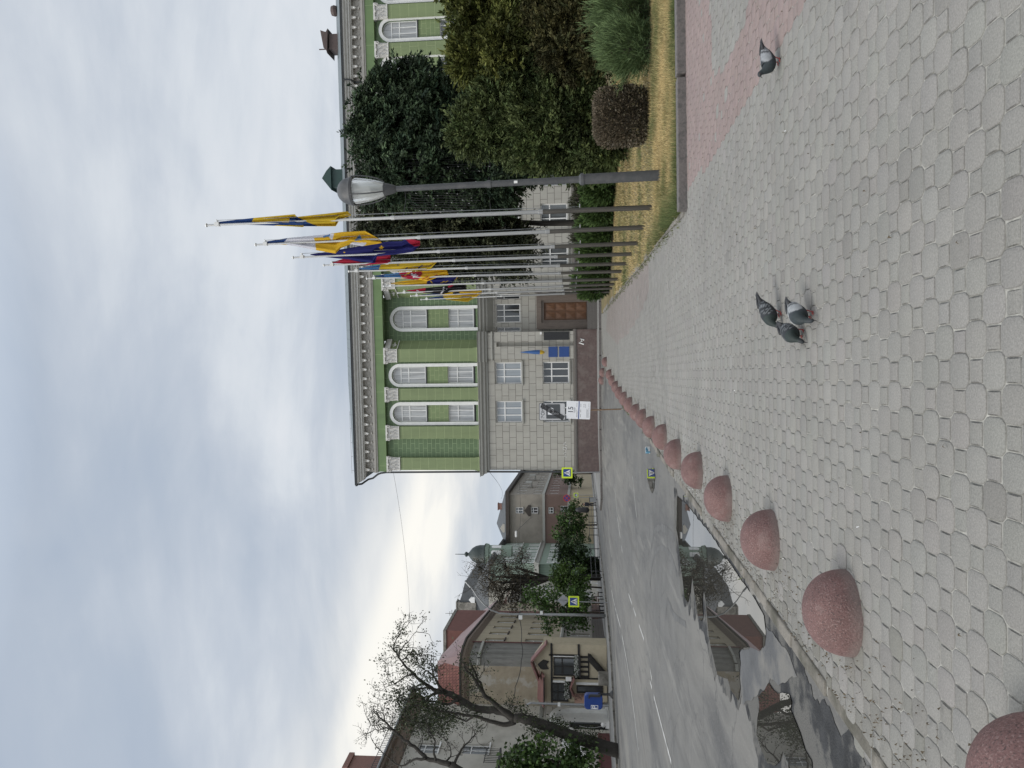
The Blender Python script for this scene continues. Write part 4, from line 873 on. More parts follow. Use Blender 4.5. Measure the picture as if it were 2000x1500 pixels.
# ------------------------------------------------------------------ lawn bed
lawn_poly = [(14, 11.36), (2.5, 11.36)] + [(x + 0.02, y) for x, y in LAWN[1:]] + [(3.75, 41.5), (16, 41.5)]
m_soil = mat('dry_lawn_soil', (0.20, 0.155, 0.075), 0.95, 0.25, 3, bump=0.8, bscale=30, col2=(0.10, 0.10, 0.045), c2=(0.45, 0.62))
struct(slab('lawn', lawn_poly, 0.03, m_soil, 1.0, 0.1))
def grass(n, box, seed, hmin, hmax, dens):
    rng = np.random.default_rng(seed); P = []; 
    xy = np.stack([rng.uniform(box[0], box[1], n), rng.uniform(box[2], box[3], n)], 1)
    keep = [i for i in range(n) if pip(xy[i], lawn_poly) and rng.random() < dens(xy[i])]; xy = xy[keep]; n = len(xy)
    g = np.array([noise.noise(Vector((x * 0.55, y * 0.55, 3.0))) + 0.6 * noise.noise(Vector((x * 1.9, y * 1.9, 7.0))) for x, y in xy])
    edge = np.array([max(0.0, 1 - min((y - 11.3) / 1.0, (x - 2.55) / 0.7 if y > 12 else 9)) for x, y in xy])
    green = np.clip(0.30 + g * 0.95 + edge * 0.75 + rng.normal(0, 0.16, n), 0, 1)[:, None]
    straw = np.array((0.52, 0.405, 0.20)); grn = np.array((0.105, 0.135, 0.045))
    tint = (straw * (1 - green) + grn * green) * rng.normal(1, 0.2, (n, 1)).clip(0.4, 1.6)
    z = np.array([zb(x, y) + 0.03 for x, y in xy]); P = np.column_stack([xy, z])
    h = rng.uniform(hmin, hmax, n) * (1 + 1.0 * edge) * (1 + 0.5 * np.clip(g, -0.6, 1)); a = rng.uniform(0, 2 * np.pi, n); l = rng.uniform(0.1, 0.95, n)
    tip = P + np.column_stack([np.cos(a) * l * h, np.sin(a) * l * h, h * np.sqrt(1 - l * l * 0.9)])
    wv = np.column_stack([-np.sin(a + 0.7), np.cos(a + 0.7), np.zeros(n)]) * (0.0045 + 0.0004 * (xy[:, 1:2] - 11))
    V = np.stack([P - wv, P + wv, tip], 1).reshape(-1, 3)
    return V, np.repeat(tint, 3, axis=0)
parts = [grass(80000, (2.4, 9.5, 11.3, 15.5), 1, 0.03, 0.105, lambda p: 1.0), grass(52000, (2.4, 12.5, 15.5, 30), 2, 0.04, 0.10, lambda p: 1.0)]
V = np.concatenate([p[0] for p in parts]); T_ = np.concatenate([p[1] for p in parts])
tag(big_mesh('lawn_grass', V, np.arange(len(V), dtype=np.int32).reshape(-1, 3), T_, vcol_mat('grass_blade', 0.8, 0.2, 3, trans=0.15)), 'dry straw coloured grass with green tufts', 'grass', None, 'stuff')

# low hedge behind the lawn: separate rounded junipers in a row
def shrub(name, label, base, rad, h, n, size, aspect, cols, seed, group=None, upright=0.6, material=None, shape=None, cat='shrub', stems=10, boxy=2.0, jit=0.1):
    rng = np.random.default_rng(seed); t = thing(name, label, cat, base, rng.uniform(0, 0.3), group); mb = MB()
    for k in range(stems):
        a = rng.uniform(0, 6.28); r_ = rng.uniform(0.2, 0.85)
        mb.tube([(0.1 * math.cos(a), 0.1 * math.sin(a), -0.05), (rad[0] * r_ * 0.6 * math.cos(a), rad[1] * r_ * 0.6 * math.sin(a), h * 0.45), (rad[0] * r_ * math.cos(a), rad[1] * r_ * math.sin(a), h * 0.86)], [0.025, 0.015, 0.006], 5)
    mb.build('stem', M_BARK, t)
    d = rng.normal(size=(n, 3)); d /= (np.abs(d) ** boxy).sum(1, keepdims=True) ** (1 / boxy)
    r_ = np.clip(0.5 + 0.5 * rng.random((n, 1)) ** 0.4 + rng.normal(0, jit * 0.4, (n, 1)), 0.1, 1.2); q = d * r_
    bump = np.array([1 + jit * 1.6 * noise.noise(Vector(p * 2.2 + np.array((seed, 0, 0)))) for p in q])[:, None]
    P = q * bump * np.array((rad[0], rad[1], h / 2)) + np.array((0, 0, h / 2 + 0.02)); P[:, 2] = np.maximum(P[:, 2], 0.02)
    D = d + np.array((0, 0, upright)) + rng.normal(0, 0.5, (n, 3))
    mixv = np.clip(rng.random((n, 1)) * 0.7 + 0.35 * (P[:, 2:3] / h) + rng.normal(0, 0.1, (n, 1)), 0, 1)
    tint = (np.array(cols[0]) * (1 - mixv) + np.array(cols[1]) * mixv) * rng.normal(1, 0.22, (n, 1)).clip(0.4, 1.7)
    leaf_cloud('foliage', P, D, size, aspect, tint, t, material or M_LEAF, rng); return t
k = 0
HROW = [(1203, 320, 'hidden'), (1201, 360, ''), (1199, 402, ''), (1197, 445, ''), (1194, 486, ''), (1191, 522, ''), (1187, 553, '')]
hl = ['low green hedge juniper just left of the lamp post foot', 'low green hedge juniper behind the nearest flagpole', 'low green hedge juniper behind the second flagpole', 'low green hedge juniper behind the third flagpole', 'low green hedge juniper behind the fourth and fifth flagpoles', 'low green hedge juniper behind the sixth and seventh flagpoles', 'low green hedge juniper at the far end, by the last flagpoles']
for i, (hx, hy, _) in enumerate(HROW):
    b = gp(hx, hy + 2); Yh = 27.5 + i * 1.05; b = at(hx, hy, Yh); b.z = zb(b.x, b.y) + 0.03
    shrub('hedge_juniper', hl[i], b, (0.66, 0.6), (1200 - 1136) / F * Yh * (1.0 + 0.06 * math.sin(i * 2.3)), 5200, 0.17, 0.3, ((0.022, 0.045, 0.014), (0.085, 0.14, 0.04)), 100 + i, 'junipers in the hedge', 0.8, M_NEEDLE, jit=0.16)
for i, (hx, hy, r_, h_) in enumerate(((1180, 398, 0.9, 1.6), (1172, 462, 1.0, 1.6), (1172, 330, 0.9, 1.9))):
    Yh = 34.0; b = at(hx, hy, Yh); b.z = zb(b.x, b.y)
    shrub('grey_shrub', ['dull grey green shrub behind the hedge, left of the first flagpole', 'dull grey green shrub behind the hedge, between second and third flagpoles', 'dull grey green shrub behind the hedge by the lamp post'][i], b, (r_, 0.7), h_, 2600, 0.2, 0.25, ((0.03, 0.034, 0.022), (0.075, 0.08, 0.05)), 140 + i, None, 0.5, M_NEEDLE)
# clipped barberry block
bp_ = gp(1272, 216); shrub('barberry_bush', 'clipped rounded red brown barberry bush on the dry grass', (bp_.x, bp_.y + 0.3, 0.0), (0.56, 0.5), (1275 - 1166) / F * 16.2, 21000, 0.05, 0.55, ((0.050, 0.050, 0.030), (0.175, 0.138, 0.10)), 160, None, 0.6, M_LEAF, stems=60, boxy=4.5, jit=0.035)
# feathery summer cypress at the right edge
for i, (hx, hy, r_, h_, n) in enumerate(((1274, 88, 0.52, 0.98, 9000), (1270, 18, 0.6, 1.12, 10000), (1262, -55, 0.6, 1.15, 8000))):
    b = at(hx, hy, 15.6 + 0.5 * i); b.z = 0.03
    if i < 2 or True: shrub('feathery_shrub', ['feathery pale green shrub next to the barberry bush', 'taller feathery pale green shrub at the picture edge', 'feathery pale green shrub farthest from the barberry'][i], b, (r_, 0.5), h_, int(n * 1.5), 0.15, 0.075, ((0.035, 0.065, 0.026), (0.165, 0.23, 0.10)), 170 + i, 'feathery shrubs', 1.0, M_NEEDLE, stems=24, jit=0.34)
# trees beyond the lawn
def base_at(y, Y): p = at(1160, y, Y); return (p.x, p.y, zb(p.x, p.y))
dk = ((0.015, 0.031, 0.018), (0.058, 0.086, 0.044))
conifer('dark_spruce', 'tall dark blue green spruce whose top hides the roof edge', base_at(300, 33), 11.6, blobs_px(33, [(722, 262, 40, 72, 0), (760, 215, 60, 70, 0.5), (748, 320, 55, 78, -0.5), (800, 175, 60, 52, 0.5), (830, 255, 80, 92, 0), (812, 335, 60, 66, -1), (880, 210, 60, 70, 0), (880, 320, 70, 82, -0.8), (940, 290, 60, 70, -0.5), (960, 345, 60, 62, -1), (1020, 310, 48, 56, 0), (1050, 285, 30, 40, 0)]), 21, 11000, 0.17, dk, None, 0.55, 22, 0.22, 0.5, 0.40, 0.32)
conifer('weeping_spruce', 'dark spruce with hanging brownish twigs behind the flagpoles', base_at(440, 36), 9.2, blobs_px(36, [(742, 425, 46, 52, 0), (770, 470, 40, 40, 0), (800, 432, 60, 62, 0), (840, 500, 40, 34, 0), (885, 500, 44, 40, 0), (860, 445, 60, 72, 0), (915, 452, 55, 78, 0), (960, 470, 42, 66, 0), (850, 385, 60, 40, 0.5), (920, 395, 50, 46, 0.5), (1000, 496, 42, 40, 0), (900, 515, 26, 26, 0), (1028, 470, 14, 28, 0)]), 22, 7600, 0.17, ((0.022, 0.032, 0.018), (0.075, 0.080, 0.043)), None, 1.3, 24, 0.18, 0.65, 0.32, 0.3)
conifer('bronze_thuja', 'broad bronze green thuja behind the barberry bush', base_at(215, 23), 7.2, blobs_px(23, [(930, 250, 42, 46, 0), (950, 200, 40, 40, 0.4), (985, 215, 55, 80, 0), (1040, 240, 55, 80, -0.4), (1045, 150, 55, 74, 0), (1095, 265, 45, 66, -0.4), (1100, 180, 48, 80, -0.2), (1140, 240, 40, 90, -0.5), (1170, 160, 40, 60, -0.5), (1165, 290, 30, 34, -0.5), (1190, 275, 22, 44, -0.6), (1100, 110, 45, 50, 0.3)]), 23, 11000, 0.115, ((0.040, 0.062, 0.021), (0.108, 0.132, 0.050)), None, -0.25, 26, 0.2, 0.42, 0.36, 0.25)
conifer('bright_cypress', 'light green feathery cypress rising at the right edge', base_at(45, 22.6), 8.6, blobs_px(22.6, [(912, 40, 34, 40, 0), (905, 0, 30, 40, 0), (915, 108, 26, 34, 0), (950, 60, 44, 66, 0), (948, -10, 44, 50, 0), (990, 90, 40, 56, -0.3), (1000, 20, 50, 60, 0), (960, 132, 30, 26, -0.2), (1030, -20, 40, 50, 0)]), 24, 5500, 0.14, ((0.050, 0.066, 0.017), (0.15, 0.158, 0.045)), None, 0.15, 26, 0.16, 0.42, 0.34, 0.25)
conifer('brown_thuja', 'brown green thuja below the light green cypress', base_at(10, 22), 5.2, blobs_px(22, [(1080, 40, 45, 60, 0), (1060, -10, 45, 50, 0), (1110, 95, 35, 50, -0.2), (1130, 40, 40, 70, -0.3), (1130, -30, 40, 50, 0), (1160, 80, 30, 50, -0.4)]), 25, 4000, 0.11, ((0.036, 0.042, 0.016), (0.10, 0.09, 0.038)), None, -0.2, 26, 0.16, 0.4, 0.36, 0.25)

# ------------------------------------------------------------------ street lamp
lp = gp(1295, 342); lp.z = 0.03
LT = thing('street_lamp', 'dark grey lamp post with a ribbed glass lantern on the lawn', 'lamp post', lp, 0)
lt_dir = (at(772, 369, lp.y) - lp); lx = lt_dir.x / lt_dir.z                # it leans a little
m_lamp = mat('anthracite_lamp_paint', (0.062, 0.064, 0.068), 0.5, 0.12, 14, col2=(0.085, 0.085, 0.088))
def hz(x): return at(x, 355, lp.y).z - lp.z
z_st, z_col, z_neck, z_gl0, z_gl1, z_top = hz(1140), hz(955), hz(772), hz(752), hz(689), hz(659)
def ax_(z): return (lx * z, 0, z)
mb = MB(); mb.tube([ax_(-0.1), ax_(z_st)], [0.098, 0.094], 20); mb.tube([ax_(z_st), ax_(z_st + 0.05), ax_(z_st + 0.09)], [0.112, 0.108, 0.064], 20); mb.tube([ax_(z_st + 0.09), ax_(z_neck)], [0.062, 0.052], 18)
mb.tube([ax_(z_col - 0.04), ax_(z_col + 0.04)], [0.072, 0.07], 18)
smooth_by_angle(mb.build('post', m_lamp, LT), 40)
mb = MB(); c0 = ax_(0)
def rel(z): return (lx * z, 0, 0)
g0, g1 = z_gl0, z_gl1; gh_ = g1 - g0
mb.lathe([(0.055, z_neck - 0.02), (0.085, z_neck + 0.04), (0.115, g0 - 0.02), (0.125, g0 + 0.02)], 24, rel(g0))
mb.lathe([(0.268, g1 - 0.035), (0.275, g1 + 0.01), (0.262, g1 + 0.03)] + [(0.255 * math.cos(q * math.pi / 16), g1 + 0.03 + (z_top - g1 - 0.03) * math.sin(q * math.pi / 16)) for q in range(1, 8)] + [(0.0, z_top)], 28, rel(g1))
for k in range(4):
    a = math.pi / 4 + k * math.pi / 2 + 0.3; mb.tube([(lx * g0 + r_ * math.cos(a), r_ * math.sin(a), g0 + f * gh_) for r_, f in ((0.14, 0.0), (0.215, 0.22), (0.258, 0.5), (0.277, 0.8), (0.272, 1.0))], 0.012, 6)
smooth_by_angle(mb.build('lantern_frame', m_lamp, LT), 40)
mb = MB(); n = 64; prof = [(0.122, 0.02), (0.165, 0.2), (0.20, 0.45), (0.228, 0.75), (0.24, 0.97)]
vs = []; fs = []
for r_, f in prof:
    for kk in range(n): a = 2 * math.pi * kk / n; q = r_ * (1 + 0.018 * (1 if kk % 2 else -1)); vs.append((lx * (g0 + f * gh_) + q * math.cos(a), q * math.sin(a), g0 + f * gh_))
for i in range(len(prof) - 1):
    for kk in range(n): fs.append((i * n + kk, i * n + (kk + 1) % n, (i + 1) * n + (kk + 1) % n, (i + 1) * n + kk))
mb.raw(vs, fs)
mg = bpy.data.materials.new('ribbed_milk_glass'); mg.use_nodes = True; b_ = mg.node_tree.nodes['Principled BSDF']; b_.inputs['Base Color'].default_value = (0.72, 0.74, 0.73, 1); b_.inputs['Roughness'].default_value = 0.25; b_.inputs['Transmission Weight'].default_value = 0.55; b_.inputs['Alpha'].default_value = 0.9
tag(mb.build('lamp_glass', mg, LT, smooth=True), 'ribbed pale glass lantern body')
mb = MB(); mb.tube([ax_(g1 - 0.02), ax_(g0 + gh_ * 0.45)], [0.07, 0.075], 14); mb.build('lamp_bulb', MT['white'], LT)
mb = MB(); zt = hz(1008); mb.box(lx * zt - 0.025, lx * zt + 0.02, -0.068, -0.055, zt - 0.03, zt + 0.035); mb.build('sticker', MT['white'], LT)

# ------------------------------------------------------------------ flagpoles and their hanging flags
m_pole = mat('white_enamelled_pole', (0.50, 0.50, 0.49), 0.35, 0.08, 5, metal=0.3)
m_steel_refl = mat('steel_pole_painted_reflection', (0.085, 0.078, 0.068), 0.4, 0.2, 5, metal=0.5, stretch=(8, 8, 0.5))  # dark colour stands in for the ground reflected in the lower steel
m_steel = mat('dull_steel_pole', (0.36, 0.355, 0.345), 0.32, 0.15, 5, metal=0.8, stretch=(8, 8, 0.5))
PBASE = [(1275, 405), (1255, 444), (1241, 475), (1231, 496), (1222, 515), (1214, 530), (1207, 545), (1200, 555), (1194, 563), (1189, 570)]
PTOP = [(404, 440), (500, 478), (573, 503), (633, 518), (682, 530), (717, 544), (750, 559), (778, 572), (803, 578), (823, 585)]
PY = [16.2 + 1.93 * i for i in range(10)]
pl = ['nearest and tallest looking flagpole on the lawn', 'second flagpole from the street lamp', 'third flagpole from the street lamp', 'fourth flagpole from the street lamp', 'fifth flagpole from the street lamp', 'sixth flagpole from the street lamp', 'seventh flagpole from the street lamp', 'eighth flagpole from the street lamp', 'last but one flagpole, near the building', 'farthest flagpole, nearest the brown door']
polepos = []
for i in range(10):
    Y = PY[i]; b = at(PBASE[i][0], PBASE[i][1], Y); tp = at(PTOP[i][0], PTOP[i][1], Y)
    zg = zb(b.x, b.y) + 0.02; t = thing('flagpole', 'steel ' + pl[i], 'flagpole', (b.x, b.y, zg), 0, 'flagpoles on the lawn'); polepos.append((b, tp, Y))
    H_ = tp.z - zg; lean = (tp.x - b.x) / H_; AX = lambda z: (lean * z, 0, z)
    j1, j2 = H_ * 0.24, H_ * 0.565
    mb = MB(); mb.tube([AX(-0.1), AX(j1)], [0.055, 0.052], 14); mb.tube([AX(j1 - 0.04), AX(j1 + 0.05), AX(j1 + 0.06)], [0.058, 0.058, 0.047], 14); mb.tube([AX(j1), AX(j2)], [0.046, 0.041], 14); mb.tube([AX(j2), AX(j2 + 0.08), AX(j2 + 0.09)], [0.046, 0.045, 0.034], 14); mb.tube([AX(j2), AX(H_)], [0.033, 0.023], 12)
    for q in range(len(mb.mi)): mb.mi[q] = 2 if all(mb.v[w_][2] < j1 + 0.02 for w_ in mb.f[q]) else 1 if all(mb.v[w_][2] < j2 + 0.01 for w_ in mb.f[q]) else 0
    smooth_by_angle(mb.build('pole', [m_pole, m_steel, m_steel_refl], t), 40)
    mb = MB(); zz = H_ - 0.24; mb.tube([(lean * zz, 0, zz), (lean * zz + 0.09, 0, zz), (lean * zz + 0.11, 0, zz + 0.03)], [0.02, 0.02, 0.016], 6); mb.box(lean * zz - 0.03, lean * zz + 0.05, -0.045, 0.045, zz - 0.05, zz + 0.05)
    mb.tube([(lean * H_, 0, H_), (lean * H_, 0, H_ + 0.03)], [0.045, 0.03], 8); mb.build('finial_arm', MT['white'], t)
    mb = MB(); mb.tube([(lean * zz + 0.1, 0.0, zz), (lean * 5 + 0.1, 0.005, 5), (lean * 1.5 + 0.075, 0, 1.5)], 0.006, 4); mb.tube([(lean * 1.35 + 0.05, 0, 1.5), (lean * 1.35 + 0.13, 0, 1.5)], 0.014, 5); mb.build('halyard', MT['metal_grey'], t)
M_FLAG = vcol_mat('flag_cloth', 0.75, 0.08, 3, trans=0.25, spec=0.2)
BLU, YEL, WHT, NVY, RED, BLK, LBL, GOLD = (0.022, 0.06, 0.20), (0.62, 0.44, 0.035), (0.66, 0.66, 0.72), (0.022, 0.024, 0.14), (0.40, 0.02, 0.05), (0.016, 0.016, 0.018), (0.06, 0.19, 0.42), (0.68, 0.43, 0.03)
def flag(pole, label, left, right, regions, base, seed, dy=0.0, fold=0.05):
    """cloth hanging in folds: outline (x along the height, y across) and colour fields as read from the photograph"""
    Y = PY[pole] + dy; k = Y / F; lf = np.array(left, float); rt = np.array(right, float)
    x0 = min(lf[0, 0], rt[0, 0]); x1 = max(lf[-1, 0], rt[-1, 0]); nv = int(max(70, (x1 - x0) * 0.8)); nu = 30; rng = np.random.default_rng(seed)
    org = at((x0 + x1) / 2, (lf[:, 1].mean() + rt[:, 1].mean()) / 2, Y); V = []; TI = []
    ph = rng.uniform(0, 6.28, 4)
    for i in range(nv + 1):
        x = x0 + (x1 - x0) * i / nv; ya = np.interp(x, lf[:, 0], lf[:, 1]); yb = np.interp(x, rt[:, 0], rt[:, 1]); wid = abs(yb - ya) * k; v = i / nv
        for j in range(nu + 1):
            u = j / nu; y = ya + (yb - ya) * u; f = fold * min(1, wid / 0.25) * (0.35 + v)
            d = f * (math.sin(u * 9.5 + v * 3.0 + ph[0]) + 0.5 * math.sin(u * 21 - v * 5 + ph[1]) + 0.4 * math.sin(v * 11 + u * 4 + ph[2]))
            p = at(x, y, Y + d); V.append(tuple(p - org)); c = base
            for rc, poly in regions:
                if pip((x, y), poly): c = rc
            TI.append(c)
    V = np.array(V); fs = np.array([(a, a + 1, a + nu + 2, a + nu + 1) for i in range(nv) for a in range(i * (nu + 1), i * (nu + 1) + nu)], dtype=np.int32)
    t = thing('flag', label, 'flag', org, 0, 'flags on the flagpoles'); o = big_mesh('cloth', V, fs, np.array(TI), M_FLAG, parent=t, smooth=True)
    s = o.modifiers.new('thickness', 'SOLIDIFY'); s.thickness = 0.006; return o
def f1(pts): return [(380 + a * 0.29, 380 + b * 0.29) for a, b in pts]         # detail views of the photograph
def f3(pts): return [(560 + a * 0.2, 430 + b * 0.2) for a, b in pts]
def f8(pts): return [(680 + a * 0.14, 500 + b * 0.14) for a, b in pts]
flag(0, 'blue and yellow flag hanging on the nearest pole', f1([(135, 186), (390, 158), (675, 132), (690, 150), (850, 132), (1030, 115), (1052, 136)]), f1([(135, 196), (540, 210), (730, 218), (736, 212), (950, 212), (975, 170), (1052, 140)]),
     [(YEL, f1([(400, 150), (680, 128), (690, 150), (640, 152), (636, 186), (385, 184)])), (YEL, f1([(690, 150), (850, 130), (1060, 112), (1060, 145), (975, 175), (950, 216), (830, 214), (760, 186)])), (YEL, f1([(540, 206), (735, 206), (735, 222), (540, 220)]))], BLU, 1)
flag(1, 'white, yellow and blue regional flag on the second pole', f1([(470, 318), (630, 292), (870, 270), (990, 252), (1150, 244), (1230, 290), (1260, 322)]), f1([(470, 326), (640, 340), (820, 375), (950, 398), (985, 362), (1050, 335), (1130, 348), (1230, 332), (1260, 326)]),
     [(WHT, f1([(630, 285), (870, 265), (940, 262), (925, 310), (905, 285), (805, 292), (820, 380), (640, 345), (580, 320)])), (LBL, f1([(862, 280), (915, 266), (908, 282), (870, 290)])), (LBL, f1([(1075, 312), (1112, 268), (1130, 306)])), (WHT, f1([(1045, 336), (1062, 320), (1160, 325), (1140, 350)])), (BLU, f1([(460, 310), (632, 285), (600, 325), (470, 330)]))], GOLD, 2)
flag(2, 'dark blue flag with yellow stars and red trim on the third pole', f1([(780, 402), (900, 384), (1100, 350), (1300, 316), (1400, 312), (1440, 288), (1520, 312)]), f1([(780, 406), (900, 422), (1060, 440), (1200, 460), (1230, 416), (1350, 404), (1470, 388), (1520, 340)]),
     [(RED, f1([(1415, 296), (1440, 285), (1530, 300), (1530, 345), (1480, 350), (1440, 322)])), (GOLD, f1([(1240, 358), (1252, 352), (1258, 338), (1264, 352), (1278, 354), (1267, 362), (1270, 374), (1258, 366), (1247, 373), (1250, 362)])), (GOLD, f1([(1000, 390), (1008, 384), (1018, 388), (1010, 395)])), (NVY, f1([(0, 0)]))], NVY, 3)
flag(3, 'red and blue flag, mostly hidden by the pole, on the fourth pole', f1([(925, 455), (1010, 430), (1100, 440), (1235, 405), (1320, 408)]), f1([(925, 460), (1040, 466), (1150, 474), (1300, 464), (1312, 450)]),
     [(NVY, f1([(960, 420), (1235, 400), (1215, 462), (1150, 462)]))], RED, 4)
flag(4, 'yellow flag with a blue corner and dark lettering on the fifth pole', f3([(690, 474), (800, 450), (920, 436), (1100, 425), (1300, 395), (1475, 392)]), f3([(690, 478), (900, 492), (1100, 500), (1250, 492), (1400, 478), (1475, 400)]),
     [(LBL, f3([(680, 480), (800, 440), (918, 432), (893, 500), (700, 490)])), (NVY, f3([(1075, 432), (1100, 434), (1095, 444), (1078, 442)])), (NVY, f3([(1280, 466), (1300, 448), (1326, 436), (1330, 448), (1305, 462), (1288, 478)])), (NVY, f3([(1155, 470), (1180, 458), (1182, 468), (1160, 478)]))], YEL, 5)
flag(5, 'yellow flag with a red shield and white cross on the sixth pole', f3([(840, 546), (955, 530), (1100, 515), (1300, 500), (1500, 488), (1565, 492), (1580, 525)]), f3([(840, 550), (960, 560), (1110, 570), (1290, 580), (1370, 598), (1480, 555), (1580, 530)]),
     [(BLU, f3([(830, 540), (955, 524), (960, 566), (840, 556)])), (LBL, f3([(955, 526), (1095, 510), (1125, 566), (1100, 574), (950, 562)])), (RED, f3([(1095, 514), (1320, 500), (1325, 525), (1288, 580), (1150, 574), (1118, 548)])), (WHT, f3([(1212, 520), (1222, 514), (1240, 530), (1262, 522), (1268, 530), (1248, 542), (1282, 540), (1282, 550), (1250, 552), (1240, 566), (1230, 562), (1236, 546), (1215, 540)])), (GOLD, f3([(1148, 535), (1170, 520), (1200, 505), (1205, 515), (1175, 535), (1155, 548)])), (RED, f3([(1320, 576), (1380, 546), (1384, 552), (1326, 582)])), (RED, f3([(1370, 578), (1470, 528), (1472, 534), (1374, 584)]))], GOLD, 6)
flag(6, 'yellow and dark blue flag on the seventh pole', f3([(1000, 618), (1150, 592), (1300, 580), (1430, 560), (1560, 552), (1665, 556)]), f3([(1000, 622), (1150, 632), (1300, 626), (1480, 622), (1600, 618), (1668, 562)]),
     [(NVY, f3([(1368, 592), (1440, 558), (1670, 550), (1610, 620), (1370, 626)])), (GOLD, f3([(1400, 592), (1408, 590), (1428, 616), (1418, 620)])), (GOLD, f3([(1500, 612), (1540, 592), (1545, 598), (1506, 618)])), (GOLD, f3([(1540, 606), (1575, 590), (1575, 596), (1545, 612)]))], GOLD, 7)
flag(7, 'black and red flag with white writing on the eighth pole', f3([(1170, 686), (1350, 662), (1530, 644), (1620, 632), (1735, 630), (1755, 668)]), f3([(1170, 690), (1345, 708), (1420, 716), (1530, 722), (1650, 690), (1755, 672)]),
     [(RED, f3([(1165, 680), (1360, 658), (1345, 712), (1170, 692)])), (RED, f3([(1575, 640), (1628, 632), (1620, 644), (1580, 662)])), (WHT, f3([(1500, 716), (1520, 690), (1530, 650), (1540, 650), (1530, 695), (1510, 722)])), (WHT, f3([(1556, 672), (1562, 664), (1568, 672), (1562, 680)])), (WHT, f3([(1265, 678), (1290, 690), (1290, 698), (1265, 690)]))], BLK, 8)
flag(8, 'yellow flag with a grey emblem on the ninth pole', f3([(1310, 728), (1450, 716), (1530, 696), (1700, 686), (1800, 686), (1900, 686)]), f3([(1310, 732), (1450, 738), (1600, 742), (1800, 744), (1850, 750), (1905, 710)]),
     [(BLU, f3([(1300, 720), (1460, 712), (1530, 730), (1520, 745), (1320, 738)])), (BLK, f3([(1620, 706), (1660, 696), (1690, 700), (1685, 722), (1650, 730), (1625, 724)]))], GOLD, 9)
flag(9, 'blue over yellow flag on the farthest pole', f3([(1385, 760), (1500, 744), (1700, 744), (1850, 740), (1860, 745)]), f3([(1385, 764), (1560, 776), (1640, 786), (1770, 798), (1815, 770), (1860, 752)]),
     [(BLU, f3([(1380, 755), (1510, 735), (1560, 780), (1390, 770)])), (BLU, f3([(1705, 742), (1810, 742), (1810, 754), (1705, 754)]))], YEL, 10)
# ------------------------------------------------------------------ buildings across the street
def fpx(O, rz):
    """reads a picture point on a facade plane as (along, height)"""
    e = Vector((math.cos(rz), math.sin(rz), 0)); n = Vector((-math.sin(rz), math.cos(rz), 0)); O = Vector(O)
    def f(x, y):
        d = ray(x, y); t = (O - CAM).dot(n) / d.dot(n); p = CAM + d * t; return ((p - O).dot(e), p.z)
    return f
def dressed(parent, wins, glass, frame, y=0.0, sill=None, head=None, cols=2, tr=0.66, bar=0.06):
    for a, b, z0, z1 in wins:
        window(parent, a, b, z0, z1, y + 0.14, cols, tr, glass, frame, bar)
        if sill: mb = MB(); mb.box(a - 0.12, b + 0.12, y - 0.1, y + 0.13, z0 - 0.1, z0); mb.build('sill', sill, parent)
def plain_house(ob, L, z0, z1, wins, wallm, depth, ends=(True, True), reveal=0.22):
    mb = MB(); mb.wall([(0, z0), (L, z0), (L, z1), (0, z1)], [rect(a, b, c, d) for a, b, c, d in wins], 0.0, reveal)
    mb.face([(0, 0, z0), (0, 0, z1), (0, depth, z1), (0, depth, z0)]); mb.face([(L, 0, z0), (L, depth, z0), (L, depth, z1), (L, 0, z1)]); mb.face([(0, depth, z0), (0, depth, z1), (L, depth, z1), (L, depth, z0)])
    return mb.build('wall', wallm, ob)
pl_grey = mat('aged_grey_plaster', (0.45, 0.43, 0.385), 0.85, 0.1, 1.2, bump=0.2, bscale=30, col2=(0.35, 0.33, 0.29), c2=(0.5, 0.68))
pl_rust = tiles('grooved_plaster', (0.48, 0.46, 0.415), (0.14, 0.13, 0.115), 1.1, 0.52, 0.035, rough=0.85, dirt=(0.25, 0.235, 0.2))
pl_beige = mat('stained_beige_plaster', (0.345, 0.295, 0.22), 0.9, 0.16, 1.6, bump=0.3, bscale=24, col2=(0.44, 0.41, 0.36), c2=(0.50, 0.58))
pl_patch = mat('bare_grey_cement', (0.215, 0.21, 0.195), 0.9, 0.2, 1.5, bump=0.3, bscale=24, col2=(0.13, 0.125, 0.115), c2=(0.48, 0.62), stretch=(1.5, 1.5, 0.5))
pl_yellow = mat('faded_yellow_plaster', (0.37, 0.32, 0.23), 0.88, 0.1, 1.4, col2=(0.27, 0.235, 0.175), c2=(0.5, 0.66), stretch=(1, 1, 0.4))
m_redroof = tiles('faded_red_roof_sheet', (0.235, 0.115, 0.105), (0.16, 0.11, 0.1), 0.6, 30.0, 0.05, var=0.12, rough=0.6, planar=False)
m_pinkroof = mat('pink_grey_roof_sheet', (0.285, 0.19, 0.185), 0.55, 0.1, 1.2)
m_redtile = tiles('red_roof_tiles', (0.27, 0.11, 0.09), (0.12, 0.05, 0.04), 0.24, 0.3, 0.05, var=0.2, rough=0.8, planar=False)
m_slate = mat('dark_slate_sheet', (0.072, 0.078, 0.084), 0.6, 0.15, 1.5)
m_eave = mat('brown_weathered_timber', (0.19, 0.145, 0.115), 0.8, 0.25, 3, stretch=(0.4, 3, 3))
m_eaved = mat('dark_eave', (0.05, 0.042, 0.037), 0.8, 0.2, 3)
m_brick = tiles('red_chimney_brick', (0.27, 0.13, 0.105), (0.22, 0.2, 0.18), 0.27, 0.085, 0.015, rough=0.9, dirt=(0.12, 0.1, 0.09), planar=False)
m_redpl = mat('dark_red_plinth', (0.125, 0.05, 0.05), 0.7, 0.15, 3)
m_cream = mat('cream_render', (0.47, 0.41, 0.30), 0.8, 0.08, 3)
